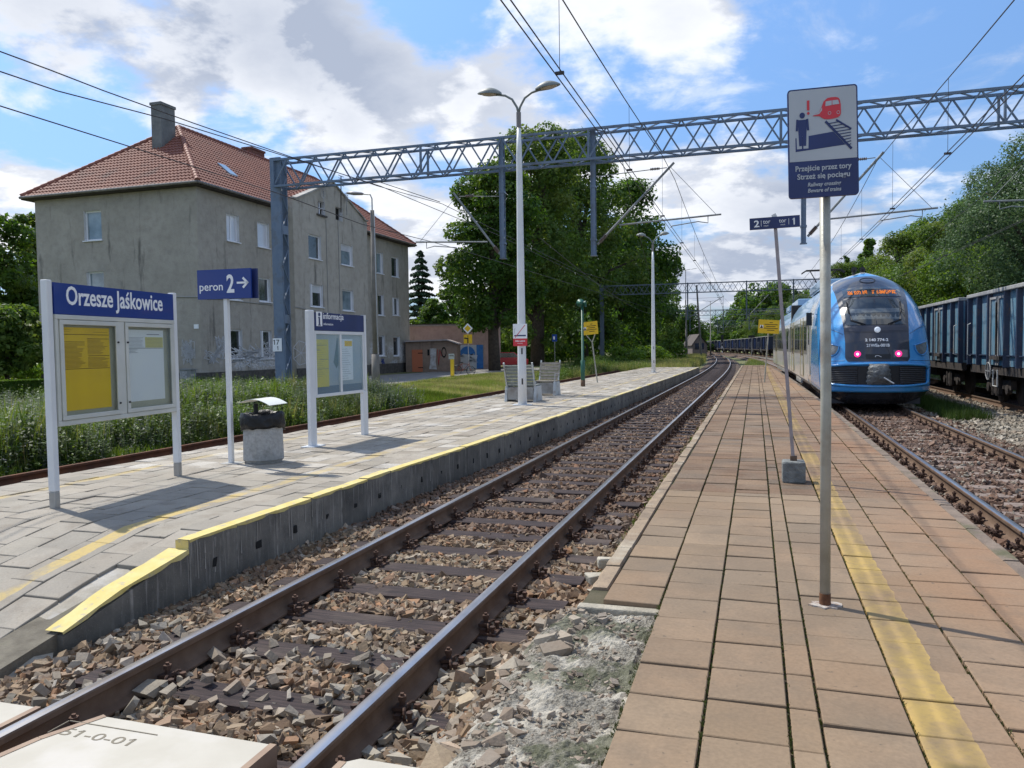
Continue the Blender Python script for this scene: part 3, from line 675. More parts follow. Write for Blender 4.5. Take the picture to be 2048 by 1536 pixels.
def yellow_mat():
    m, n, b = new_mat('worn yellow edge paint'); co = n.coord()
    c = n.mix(n.map(n.noise(co, 5, 6, .65), .3, .7), (.56, .44, .12), (.64, .54, .24)); c = n.mix(n.map(n.noise(co, 9, 6, .7), .56, .66), c, (.38, .34, .26))
    sx = n.sep(co)[1]; c = n.mix(n.math('MULTIPLY', n.map(sx, 12, 30), n.map(n.noise(co, 1.3, 4), .40, .58)), c, (.42, .38, .30))
    n.put(b.inputs['Base Color'], c); b.inputs['Roughness'].default_value = .8
    bn = n.node('ShaderNodeBump'); bn.inputs['Strength'].default_value = .4; bn.inputs['Distance'].default_value = .006; n.put(bn.inputs['Height'], n.noise(co, 50, 4)); n.l.new(bn.outputs[0], b.inputs['Normal']); return m
YEL = yellow_mat()
root = thing('platform_wall', 'grey weathered concrete wall with a yellow painted top along the left platform', 'wall', FR)
mb = MB(); my = MB(); r = random.Random(6); s = 5.9; s_prev = None
while s < 57.5:
    e = min(57.6, s+.60); dq = r.uniform(-.006, .006); dz = r.uniform(-.006, .004)
    nsub = 5
    a0, a1 = ledge(s)+dq, ledge(e)+dq; z1 = zleft(0, max(s, 6.3))+.012+dz
    mb.add([(a0-.11, s+.004, -.36), (a0, s+.004, -.36), (a1, e-.004, -.36), (a1-.11, e-.004, -.36), (a0-.11, s+.004, z1), (a0, s+.004, z1-.004), (a1, e-.004, z1-.004), (a1-.11, e-.004, z1)],
           [(3, 2, 1, 0), (0, 1, 5, 4), (1, 2, 6, 5), (2, 3, 7, 6), (3, 0, 4, 7), (4, 5, 6, 7)])
    vs = []
    for i in range(nsub+1):
        t = i/nsub; q = a0+(a1-a0)*t; y = s+.004+(e-s-.008)*t; dn = r.uniform(.012, .035)
        vs += [(q-.112-r.uniform(0, .01), y, z1+.003), (q+.004, y, z1+.002), (q+.005, y, z1-dn)]
    my.add(vs, [(i*3+j, i*3+j+1, (i+1)*3+j+1, (i+1)*3+j) for i in range(nsub) for j in range(2)])
    for k in range(1): # dark lifting holes
        pass
    s = e
# ramp cheek
ra = [(4.55, -.13), (5.86, .125)]
mb.add([(-1.83, 4.72, -.36), (-1.70, 4.72, -.36), (-1.69, 5.895, -.36), (-1.86, 5.895, -.36), (-1.83, 4.72, -.075), (-1.70, 4.72, -.075), (-1.69, 5.895, .19), (-1.86, 5.895, .19)], [(3, 2, 1, 0), (0, 1, 5, 4), (1, 2, 6, 5), (2, 3, 7, 6), (3, 0, 4, 7), (4, 5, 6, 7)])
vs = []; n_ = 12
for i in range(n_+1):
    t = i/n_; y = 4.71+(5.895-4.71)*t; zz = max(zleft(0, y)+.010, -.075+(.19+.075)*t+.005)
    vs += [(-1.835-.03*t-r.uniform(0, .015), y, zz), (-1.695+.01*t, y, zz), (-1.692+.01*t, y, zz-r.uniform(.015, .05))]
my.add(vs, [(i*3+j, i*3+j+1, (i+1)*3+j+1, (i+1)*3+j) for i in range(n_) for j in range(2)])
my.add([(-1.81, 5.893, .16), (-1.685, 5.893, .15), (-1.685, 5.893, ZL+.015), (-1.81, 5.893, ZL+.015)], [(0, 1, 2, 3)])
mb.build('wall_blocks', WALLC, root); my.build('yellow_edge_paint', YEL, root)
mb = MB(); HOLE = mat('dark hollow', (.012, .012, .011), rough=1)
s = 6.2; k = 0
while s < 40:
    q = ledge(s)+.002; V_, F_ = ROCKS[k % len(ROCKS)]
    mb.add([(q+v[0]*.014, s+v[1]*.09, .02+v[2]*.16) for v in V_], [tuple(f) for f in F_]); s += .60; k += 1
mb.build('lifting_holes', HOLE, root)
mb = MB(); r = random.Random(3); LIME = mat('lime run', (.42, .40, .36), (.3, .28, .25), rough=.9)
for i in range(90):
    s = 5.95+36*r.random()**1.8; q = ledge(s)+.006; z = ZL-.03; L = r.uniform(.08, .33); wd_ = r.uniform(.003, .008)
    mb.add([(q, s, z), (q, s+wd_, z), (q+.001, s+wd_*.6+r.uniform(-.01, .01), z-L), (q+.001, s+r.uniform(-.01, .01), z-L)], [(0, 1, 2, 3)])
mb.build('lime_streaks', LIME, root)
# ================================================================== signs and platform furniture
ALU = mat('painted aluminium', (.62, .65, .68), (.56, .59, .62), rough=.45, metal=.1, ns=3)
ALUW = mat('white powder coat', (.74, .75, .76), (.66, .68, .69), rough=.4, ns=2)
CREAMF = mat('cream case frame', (.60, .61, .57), (.52, .53, .49), rough=.5, ns=3)
NAVY = mat('sign blue', (.008, .035, .22), rough=.35, coat=.2); NAVY2 = mat('sign dark blue', (.012, .022, .10), (.016, .03, .13), rough=.4)
WHT = mat('sign white', (.85, .86, .87), rough=.5); BLK = mat('black plastic', (.012, .012, .014), rough=.45)
YEP = mat('yellow paper', (.92, .60, .02), (.84, .53, .02), rough=.6, ns=4); WHP = mat('white paper', (.88, .90, .96), (.84, .86, .94), rough=.6, ns=3)
INK = mat('printed ink', (.22, .13, .01), rough=.7); INKG = mat('grey print', (.22, .23, .28), rough=.7); BACKB = mat('case back board', (.50, .50, .42), (.42, .41, .33), rough=.6, ns=1.5)
GREYC = mat('exposed concrete', (.33, .33, .32), (.43, .43, .42), rough=.9, ns=30, nd=3, bump=.4, bs=90, c3=(.22, .225, .21), ns3=4)
RED = mat('sign red', (.62, .035, .05), rough=.45); STEELG = mat('galvanised steel', (.42, .42, .40), (.34, .33, .31), rough=.5, metal=.4, ns=6)
def glass_mat(name, tint):
    m, n, b = new_mat(name); n.t.nodes.clear(); g = n.node('ShaderNodeBsdfGlossy'); g.inputs['Roughness'].default_value = .16; tr = n.node('ShaderNodeBsdfTransparent'); n.put(tr.inputs[0], (*tint, 1))
    lw = n.node('ShaderNodeLayerWeight'); lw.inputs[0].default_value = .5; mx = n.node('ShaderNodeMixShader'); n.put(mx.inputs[0], n.math('ADD', n.math('MULTIPLY', n.math('POWER', lw.outputs['Facing'], 3.), .35), .035)); n.l.new(tr.outputs[0], mx.inputs[1]); n.l.new(g.outputs[0], mx.inputs[2])
    o = n.node('ShaderNodeOutputMaterial'); n.l.new(mx.outputs[0], o.inputs[0]); return m
GLASS = glass_mat('case glazing', (.93, .95, .93))
RX = Matrix.Rotation(math.pi/2, 4, 'X')   # local xy drawing plane -> x along, y up, facing -y
def face(M, x0, z0, y=0.): return M @ Matrix.Translation((x0, y, z0)) @ RX
def from_to(p0, p1, z=None):
    """frame at p0 with x towards p1 (horizontal), z up; -y faces the viewer side"""
    d = (p1-p0); d.z = 0; L = d.length; d.normalize(); y = Vector((-d.y, d.x, 0))
    return Matrix(((d.x, y.x, 0, p0.x), (d.y, y.y, 0, p0.y), (0, 0, 1, p0.z), (0, 0, 0, 1))), L
def hgt(px, py, base):
    """height above its base of the point of a vertical line over base seen at pixel row py"""
    k = F_PX; lo, hi = -3., 25.
    for _ in range(50):
        mid = (lo+hi)/2; v = base+Vector((0, 0, mid))-EYE; y = 768-F_PX*v.dot(CU)/v.dot(_f)
        if y > py: lo = mid
        else: hi = mid
    return mid
def paper_lines(mb, M, x0, x1, z0, z1, n, th=.0035, r=None, frac=(.6, 1.)):
    for i in range(n):
        z = z1-(z1-z0)*(i+.5)/n; w_ = (x1-x0)*(r.uniform(*frac) if r else 1)
        mb.prism([(x0, z-th/2), (x0+w_, z-th/2), (x0+w_, z+th/2), (x0, z+th/2)], 0, .0012, face(M, 0, 0, -.0006))
# ---- station name case
b0, b1 = G(110, 1015, ZL), G(356, 951, ZL); M, L = from_to(b0, b1); ht0, ht1 = hgt(103, 563, b0), hgt(352, 590, b1); HT = (ht0+ht1)/2; HB = (hgt(118, 846, b0)+hgt(356, 829, b1))/2; HS = (hgt(107, 628, b0)+hgt(352, 640, b1))/2
print('station sign', L, HT, HB, HS)
root = thing('station_name_sign', 'blue Orzesze Jaśkowice station sign above a glazed case of yellow and white timetables', 'station sign', M)
for x in (0, L):
    mb = MB(); mb.bb(x-.034, x+.034, -.038, .038, .16, HT+.02); mb.mat(1).bb(x-.033, x+.033, -.037, .037, -.02, .16); mb.build('post', [ALUW, STEELG], root, bevel=.008)
mb = MB(); mb.bb(.045, L-.045, -.045, .045, HS, HT); mb.mat(1).text('Orzesze Jaśkowice', .26, face(Matrix(), .20, HS+(HT-HS)*.33, -.0465), fit=L-.45, bold=.004)
o = mb.build('name_board', [NAVY, WHT], root)
mb = MB(); mb.bb(.045, L-.045, -.055, .05, HS-.05, HS-.004); mb.bb(.045, L-.045, -.05, .05, HB, HB+.05)
mb.bb(.047, .085, -.05, .05, HB+.05, HS-.05); mb.bb(L-.085, L-.047, -.05, .05, HB+.05, HS-.05); mb.bb(L/2-.05, L/2+.05, -.05, .05, HB+.05, HS-.05); mb.bb(.085, L-.085, .0, .03, HB+.05, HS-.05)
mb.build('case_frame', CREAMF, root, bevel=.006)
mb = MB(); mb.bb(.085, L-.085, -.006, -.001, HB+.05, HS-.05); mb.build('back_board', BACKB, root)
for k, (xa, xb) in enumerate(((.09, L/2-.055), (L/2+.055, L-.09))):
    za, zb = HB+.055, HS-.055; fw = .045; mb = MB()
    mb.bb(xa, xb, -.062, -.046, za, za+fw); mb.bb(xa, xb, -.062, -.046, zb-fw, zb); mb.bb(xa, xa+fw, -.062, -.046, za+fw, zb-fw); mb.bb(xb-fw, xb, -.062, -.046, za+fw, zb-fw)
    d = mb.build('case_door', CREAMF, root, bevel=.004)
    mb = MB(); mb.bb(xa+fw-.005, xb-fw+.005, -.054, -.051, za+fw-.005, zb-fw+.005); mb.build('pane', GLASS, d)
    mb = MB(); xl = (xb-.02) if k == 0 else xa+.02
    for z in (za+.12, zb-.22): mb.lathe([(.011, 0), (.011, .012)], 10, face(Matrix(), xl, z, -.062))
    mb.build('lock', BLK, d)
W_ = (L/2-.055-.09)
x0 = .09+.06; x1 = x0+W_*.82; z1 = HS-.125; z0 = HB+.14; r = random.Random(2)
mb = MB(); mb.bb(x0, x1, -.011, -.008, z0, z1); mb.mat(1); Z = lambda f: z1-(z1-z0)*f
for f, a, b in ((.085, 0, 1), (.175, 0, .48), (.135, .5, 1), (.345, .52, 1), (.50, 0, 1)): mb.bb(x0+(x1-x0)*a+.01, x0+(x1-x0)*b-.01, -.0125, -.0112, Z(f)-.003, Z(f)+.003)
mb.build('yellow_timetable', [YEP, INK], root); mb = MB(); M2 = Matrix.Translation((0, -.0116, 0))
paper_lines(mb, M2, x0+.02, x0+(x1-x0)*.47, Z(.49), Z(.19), 20, .005, r); paper_lines(mb, M2, x0+(x1-x0)*.52, x1-.02, Z(.33), Z(.145), 12, .005, r); paper_lines(mb, M2, x0+(x1-x0)*.52, x1-.02, Z(.49), Z(.36), 9, .005, r); paper_lines(mb, M2, x0+.03, x0+.15, Z(.06), Z(.02), 2, .003, r); paper_lines(mb, M2, x1-.24, x1-.03, Z(.065), Z(.04), 1, .004, r)
mb.build('timetable_print', mat('faint ink on yellow', (.42, .26, .02), rough=.7), [c for c in kids_of(root) if c.name.startswith('yellow_timetable')][0])
x0 = L/2+.055+.055; x1 = L-.09-.12; z1 = HS-.13; z0 = HB+.17
mb = MB(); mb.bb(x0, x1, -.011, -.008, z0, z1); mb.mat(1); mb.bb(x0+(x1-x0)*.5, x1-.01, -.0125, -.0112, Z(.25), Z(.10)); mb.mat(2)
mb.bb(x0, x1-.01, -.013, -.0114, Z(.262), Z(.255))
o = mb.build('white_timetable', [WHP, mat('pale yellow print', (.74, .68, .28), rough=.6), INKG], root); mb = MB()
paper_lines(mb, M2, x0+.02, x0+(x1-x0)*.46, Z(.25), Z(.10), 8, .0025, r, (.8, 1)); paper_lines(mb, M2, x1-.3, x1-.02, Z(.075), Z(.05), 1, .008, r); paper_lines(mb, M2, x0+.02, x0+.2, Z(.33), Z(.27), 3, .004, r); paper_lines(mb, Matrix.Translation((0, -.013, 0)), x0+(x1-x0)*.52, x1-.02, Z(.245), Z(.105), 7, .002, r, (.9, 1))
mb.build('timetable_print', INKG, o)
# ---- peron 2 sign
b0 = G(463, 927, ZL); M = frame(*(lambda p: (p.y, p.x, ZL))(loc(b0)), yaw=math.radians(2)); HP = hgt(455, 598, b0); HT = hgt(455, 539, b0)
root = thing('platform_direction_sign', 'dark blue peron 2 sign with a white arrow on a white post beside the bin', 'direction sign', M)
mb = MB(); mb.bb(-.03, .03, -.03, .03, 0, HP+.1); mb.build('post', ALUW, root, bevel=.006)
mb = MB(); mb.bb(-.10, .16, -.12, .12, -.015, .012); mb.build('foot_plate', STEELG, root)
hw = .41
mb = MB(); mb.bb(-hw, hw, -.05, -.02, HP, HT); mb.mat(1).text('peron', .155, face(Matrix(), -hw+.035, HP+.115, -.0515), fit=.36, bold=.001); mb.text('2', .33, face(Matrix(), 0.045, HP+.085, -.0515), fit=.115, bold=.008)
ar = face(Matrix(), .30, HP+.205, -.0515); mb.ribbon([(-.085, 0), (.06, 0)], .026, ar); mb.ribbon([(.005, .055), (.062, 0), (.005, -.055)], .03, ar)
mb.build('sign_panel', [NAVY, WHT], root)
mb = MB(); mb.bb(-hw+.09, hw+.05, .02, .05, HP, HT); mb.build('sign_panel', NAVY2, root)
mb = MB(); mb.bb(-.025, .025, -.022, .022, HP-.02, HT-.03); mb.build('bracket', STEELG, root)
# ---- information case
b0, b1 = G(630, 892, ZL), G(731, 870, ZL); M, L = from_to(b0, b1); HT = (hgt(625, 617, b0)+hgt(728, 638, b1))/2; HB = (hgt(630, 795, b0)+hgt(731, 785, b1))/2; HS = (hgt(630, 661, b0)+hgt(731, 666, b1))/2
print('info', L, HT, HB, HS)
root = thing('information_board', 'white information board with a dark blue informacja header and two glazed notice windows', 'information board', M)
for x in (-.06, L-.02):
    mb = MB(); mb.bb(x-.08, x+.08, -.035, .035, 0, HT+.03 if x < .5 else HB+.02); mb.build('post', ALUW, root, bevel=.012)
mb = MB(); mb.bb(-.22, .12, -.12, .12, -.01, .012); mb.build('foot_plate', ALU, root)
mb = MB(); mb.bb(L-.03, L+.04, -.036, .036, HB+.02, HT+.01); mb.build('side_rail', ALUW, root)
mb = MB(); mb.bb(.025, L-.035, -.034, .034, HS+.01, HT); mb.mat(1)
mb.bb(.07, .24, -.0365, -.034, HS+.08, HS+.31); mb.text('informacja', .14, face(Matrix(), .27, HS+.20, -.0355), fit=.62, bold=.001); mb.text('information', .055, face(Matrix(), .28, HS+.10, -.0355), fit=.28)
mb.mat(0); mb.lathe([(.030, 0), (.030, .003)], 16, face(Matrix(), .155, HS+.265, -.0366)); mb.bb(.125, .175, -.0392, -.0366, HS+.205, HS+.225); mb.bb(.137, .175, -.0392, -.0366, HS+.105, HS+.204); mb.bb(.12, .192, -.0392, -.0366, HS+.088, HS+.104)
mb.build('header_board', [NAVY2, WHT], root)
mb = MB(); mb.bb(.025, L-.035, -.03, .03, HS-.045, HS+.006); mb.bb(.025, L-.035, -.03, .03, HB, HB+.05); mb.bb(.025, .07, -.03, .03, HB+.05, HS-.045); mb.bb(L-.08, L-.035, -.03, .03, HB+.05, HS-.045); mb.bb(L/2-.03, L/2+.03, -.03, .03, HB+.05, HS-.045); mb.build('case_frame', ALUW, root, bevel=.004)
mb = MB(); mb.bb(.07, L-.08, .01, .02, HB+.05, HS-.045); mb.mat(1)
mb.prism([(.62, HB+.55), (.69, HB+.75), (.74, HS-.10), (.76, HS-.10), (.76, HB+.50), (.70, HB+.45)], 0, .003, face(Matrix(), 0, 0, .0098)); mb.mat(2).bb(.07, L-.08, .006, .0095, HB+.05, HB+.17)
bbk = mb.build('back_board', [mat('pale blue poster', (.42, .48, .56), (.52, .56, .60), rough=.5, ns=1.5), mat('grey green shape', (.22, .27, .27), rough=.6), mat('slate band', (.20, .27, .36), rough=.6)], root)
mb = MB(); mb.bb(.08, .46, -.002, .001, HB+.16, HS-.13); mb.mat(1); 
for f, a, b in ((.12, 0, .9), (.22, 0, .3), (.42, .3, 1), (.62, 0, 1)): z = HS-.13-(HS-HB-.29)*f; mb.bb(.09+.36*a, .09+.36*b, -.0032, -.0022, z-.003, z+.003)
for i in range(16): z = HS-.2-i*.035; mb.bb(.10, .26+.1*((i*7) % 3)/3, -.0032, -.0022, z-.0015, z+.0015)
mb.build('yellow_notice', [mat('pale yellow notice', (.78, .68, .14), (.70, .62, .2), rough=.5), INKG], root)  # notice paper in two pale yellows mixed by noise
mb = MB(); mb.bb(L/2+.05, L/2+.42, -.002, .001, HB+.24, HS-.12); mb.mat(1); mb.bb(L/2+.16, L/2+.40, -.0032, -.0022, HS-.24, HS-.15); mb.mat(2)
for i in range(14): z = HS-.29-i*.038; mb.bb(L/2+.07, L/2+.25+.13*((i*5) % 4)/4, -.0032, -.0022, z-.002, z+.002)
mb.build('white_notice', [WHP, YEP, INKG], root)
mb = MB(); mb.bb(.068, L/2-.028, -.024, -.020, HB+.05, HS-.045); mb.bb(L/2+.028, L-.078, -.024, -.020, HB+.05, HS-.045); mb.build('pane', GLASS, root)
# ---- litter bin
b0 = G(517, 927, ZL); p = loc(b0)
root = thing('litter_bin', 'octagonal grey concrete litter bin with a black bag and a curved white metal lid', 'bin', frame(p.y+.12, p.x, ZL, math.radians(-9)))
mb = MB(); R_ = .285; mb.lathe([(R_-.05, 0), (R_-.02, .04), (R_, .055), (R_-.012, .56), (R_-.045, .565)], 8, Matrix.Rotation(math.pi/8, 4, 'Z')); mb.build('concrete_body', GREYC, root)
BAG = mat('black bin bag', (.006, .006, .007), (.014, .014, .016), rough=.38, ns=14, bump=.8, bs=14, dist=.02, spec=.35)
mb = MB(); vs = []; n_ = 40; rr = random.Random(4)
prof = [(.262, .49), (.286, .465), (.291, .53), (.286, .61), (.278, .675), (.255, .68), (.23, .62), (.2, .52)]
for i, (r0, z) in enumerate(prof):
    for j in range(n_):
        t = 2*math.pi*j/n_; k = 1+.03*math.sin(t*9+i*1.3)+.02*rr.uniform(-1, 1); vs.append((r0*k*math.cos(t), r0*k*math.sin(t), z+.02*math.sin(t*3+1)+.01*rr.uniform(-1, 1)-(.03*math.sin(t*2) if i < 2 else 0)))
mb.add(vs, [(i*n_+j, i*n_+(j+1) % n_, (i+1)*n_+(j+1) % n_, (i+1)*n_+j) for i in range(len(prof)-1) for j in range(n_)]+[tuple(range(7*n_, 8*n_))]); mb.build('bin_bag', BAG, root, smooth=True)
mb = MB(); mb.bb(-.13, -.105, -.03, .03, .5, .80); mb.build('lid_bracket', BLK, root)
mb = MB(); n_ = 16; vs = []
for i in range(n_+1):
    t = i/n_; x = -.27+.56*t; z = .80+.09*math.sin(t*2.6+.1)-.05*t; vs += [(x, -.17, z), (x, .17, z+.01), (x, -.17, z+.006), (x, .17, z+.016)]
mb.add(vs, [(i*4, i*4+1, i*4+5, i*4+4) for i in range(n_)]+[(i*4+2, i*4+6, i*4+7, i*4+3) for i in range(n_)]+[(i*4, i*4+4, i*4+6, i*4+2) for i in range(n_)]+[(i*4+1, i*4+3, i*4+7, i*4+5) for i in range(n_)]+[(0, 2, 3, 1), (n_*4, n_*4+1, n_*4+3, n_*4+2)])
mb.build('lid', mat('cream enamel lid', (.70, .71, .64), rough=.35), root, smooth=False)
# ---- crossing warning sign
b0 = G(1650, 1210, ZR); p = loc(b0); z0, z1 = hgt(1646, 397, b0), hgt(1646, 178, b0)
root = thing('crossing_warning_sign', 'white and navy Przejście przez tory warning sign on a tall grey pole', 'warning sign', frame(p.y, p.x, ZR, math.radians(4)))
POLE = mat('worn grey pole paint', (.31, .30, .25), (.42, .41, .36), rough=.5, ns=5, metal=.15, c3=(.22, .17, .12), ns3=2.4, bump=.1, bs=40)
mb = MB(); mb.tube([(0, 0, -.02), (0, 0, 1.2), (-.012, 0, z0+.25)], .029, 20); o = mb.build('pole', POLE, root, smooth=True)
mb = MB(); mb.tube([(0, 0, 0), (0, 0, .07)], [.032, .031], 20); mb.build('rusty_base', mat('rust at the foot', (.09, .035, .015), (.16, .07, .03), rough=.9, ns=30), root)
mb = MB(); rr = random.Random(5); n_ = 18; pts = [((.085+rr.uniform(-.02, .025))*math.cos(2*math.pi*i/n_), (.06+rr.uniform(-.015, .02))*math.sin(2*math.pi*i/n_)) for i in range(n_)]; mb.prism(pts, -.01, .006); mb.build('mortar_patch', mat('pale mortar', (.45, .42, .38), (.30, .22, .17), rough=.95, ns=25, bump=.6, bs=70), root)
TW, TH = .42, z1-z0
def rrect(w, h, r, n=4, x=0, y=0):
    out = []
    for cx, cy, a in ((w/2-r, h/2-r, 0), (-w/2+r, h/2-r, 90), (-w/2+r, -h/2+r, 180), (w/2-r, -h/2+r, 270)):
        for i in range(n+1): t = math.radians(a+90*i/n); out.append((x+cx+r*math.cos(t), y+cy+r*math.sin(t)))
    return out
SP = Matrix.Translation((-.030, -.055, (z0+z1)/2)) @ Matrix.Rotation(math.radians(-.8), 4, 'Y') @ Matrix.Rotation(math.radians(-2), 4, 'X') @ Matrix.Diagonal((.87, 1, 1, 1))
mb = MB(); mb.prism(rrect(TW, TH, .02), 0, .02, SP @ Matrix.Translation((0, .02, 0)) @ RX); o = mb.build('sign_panel', NAVY2, root)
F_ = SP @ RX; hh = TH/2; d_ = lambda n: Matrix.Translation((0, 0, .002*n))
mb = MB(); split = -hh+TH*.335; GW = mat('sign face greyed white', (.46, .48, .51), (.42, .44, .47), rough=.45)
mb.mat(0).prism([(-TW/2+.008, split), (TW/2-.008, split)]+[(x, y) for x, y in rrect(TW-.016, TH-.016, .014) if y > 0], .0004, .0012, F_)
mb.mat(1)  # navy marks
mb.prism([(-.165, -hh+TH*.425), (.135, -hh+TH*.458), (.062, -hh+TH*.585), (-.165, -hh+TH*.552)], .0012, .002, F_)
F2 = F_ @ d_(.5)
mb.mat(0); px0 = -.122
for sx in (-1, 1): mb.ribbon([(px0+sx*.022, -hh+TH*.60), (px0+sx*.02, -hh+TH*.475)], .030, F_ @ d_(.8), th=.001)
mb.mat(1); FF_ = F_ @ d_(1.4)
mb.lathe([(.0165, 0), (.0165, .001)], 20, FF_ @ Matrix.Translation((px0, -hh+TH*.755, 0)))
mb.prism([(px0-.028, -hh+TH*.715), (px0+.028, -hh+TH*.715), (px0+.024, -hh+TH*.58), (px0+.021, -hh+TH*.475), (px0+.006, -hh+TH*.475), (px0, -hh+TH*.575), (px0-.006, -hh+TH*.475), (px0-.021, -hh+TH*.475), (px0-.024, -hh+TH*.58)], 0, .001, FF_)
for sx in (-1, 1): mb.ribbon([(px0+sx*.030, -hh+TH*.71), (px0+sx*.034, -hh+TH*.625)], .013, FF_, th=.001)
# rails of the pictogram
mb.ribbon([(.022, -hh+TH*.675), (.165, -hh+TH*.425)], .014, FF_, th=.001); mb.ribbon([(.085, -hh+TH*.685), (.165, -hh+TH*.60)], .010, FF_, th=.001)
for i in range(9):
    t = i/9.; y0 = -hh+TH*(.660-.235*t); xl = .033+.132*t; xr = min(.165, .10+.35*t*.6); mb.ribbon([(xl, y0), (max(xr, xl+.01), y0+.006)], .005, FF_, th=.001)
mb.mat(2)  # red marks
mb.ribbon([(-.085, -hh+TH*.875), (-.085, -hh+TH*.81)], .015, FF_, th=.001); mb.lathe([(.008, 0), (.008, .001)], 14, FF_ @ Matrix.Translation((-.085, -hh+TH*.77, 0)))
tr = [(-.060, .741), (-.02, .775), (-.004, .82), (.008, .865), (.03, .893), (.055, .898), (.08, .896), (.096, .888), (.104, .87), (.110, .82), (.110, .745), (.104, .722), (.09, .710), (.06, .702), (.03, .700), (.01, .705), (-.02, .735)]
mb.prism([(x, -hh+TH*y) for x, y in tr], 0, .001, FF_)
mb.mat(0); FG = FF_ @ d_(.6)
mb.prism([(.020, -hh+TH*.862), (.056, -hh+TH*.868), (.056, -hh+TH*.826), (.018, -hh+TH*.820)], 0, .001, FG); mb.prism([(.060, -hh+TH*.868), (.094, -hh+TH*.868), (.101, -hh+TH*.830), (.060, -hh+TH*.827)], 0, .001, FG)
mb.prism([(-.052, -hh+TH*.745), (-.018, -hh+TH*.775), (-.002, -hh+TH*.815), (-.003, -hh+TH*.785), (-.02, -hh+TH*.755)], 0, .001, FG)
for cx in (.042, .094): mb.torus(.0085, .0015, 16, 5, FG @ Matrix.Translation((cx, -hh+TH*.755, .0005)))
tx = FF_
mb.text('Przejście przez tory', .042, tx @ Matrix.Translation((0, -hh+TH*.245, 0)), align='CENTER', fit=.335, bold=.0008, th=.001); mb.text('Strzeż się pociągu', .042, tx @ Matrix.Translation((0, -hh+TH*.17, 0)), align='CENTER', fit=.315, bold=.0008, th=.001)
mb.text('Railway crossing', .03, tx @ Matrix.Translation((.005, -hh+TH*.10, 0)), align='CENTER', fit=.20, shear=.2, bold=.0006, th=.001); mb.text('Beware of trains', .03, tx @ Matrix.Translation((.005, -hh+TH*.045, 0)), align='CENTER', fit=.20, shear=.2, bold=.0006, th=.001)
mb.build('pictogram_face', [GW, NAVY2, RED], root)
# ---- track number sign on a leaning pole set in a concrete block
b0 = G(1588, 945, ZR); p = loc(b0); b0 = G(1588, 967, ZR); p = loc(b0)
root = thing('track_number_sign', 'narrow dark blue sign reading 2 tor 1 on a leaning pole in a concrete block', 'track sign', frame(p.y+.12, p.x, ZR))
mb = MB(); mb.box((0, 0, .115), (.24, .24, .235)); bl = mb.build('concrete_block', mat('pitted concrete block', (.22, .23, .22), (.13, .135, .13), rough=.95, ns=10, bump=.9, bs=30), root, bevel=.02)
top = Vector((-.20, .03, hgt(1551, 425, G(1570, 967, ZR))))
mb = MB(); mb.bar((0, 0, .2), top, .045, .032); mb.mat(1).box((0, 0, .25), (.07, .05, .07)); mb.build('pole', [mat('mauve grey pole', (.36, .32, .33), (.28, .24, .24), rough=.55, metal=.2, ns=8), RUST], root)
PM = Matrix.Translation(top+Vector((0, -.03, -.08))) @ Matrix.Rotation(math.radians(4), 4, 'Z') @ Matrix.Rotation(math.radians(-1.5), 4, 'Y'); mb = MB(); mb.box((0, 0, 0), (.52, .02, .125), PM); mb.mat(1); fm = PM @ Matrix.Translation((0, -.0115, 0)) @ RX
mb.text('2', .10, fm @ Matrix.Translation((-.215, -.035, 0)), fit=.055, bold=.002); mb.text('tor', .065, fm @ Matrix.Translation((-.12, -.005, 0)), fit=.075); mb.text('1', .10, fm @ Matrix.Translation((.175, -.035, 0)), bold=.002); mb.text('tor', .065, fm @ Matrix.Translation((.045, -.005, 0)), fit=.075)
mb.ribbon([(-.14, -.03), (-.14, .03)], .004, fm); mb.ribbon([(.145, -.03), (.145, .03)], .004, fm); mb.text('track', .022, fm @ Matrix.Translation((-.115, -.035, 0)), fit=.05); mb.text('track', .022, fm @ Matrix.Translation((.06, -.035, 0)), fit=.05)
mb.build('sign_panel', [NAVY2, WHT], root)
mb = MB(); mb.bar(top+Vector((-.02, 0, -.02)), top+Vector((.02, 0, -.0)), .06, .05); mb.build('clamp', mat('silver tape', (.6, .6, .6), rough=.4), root)
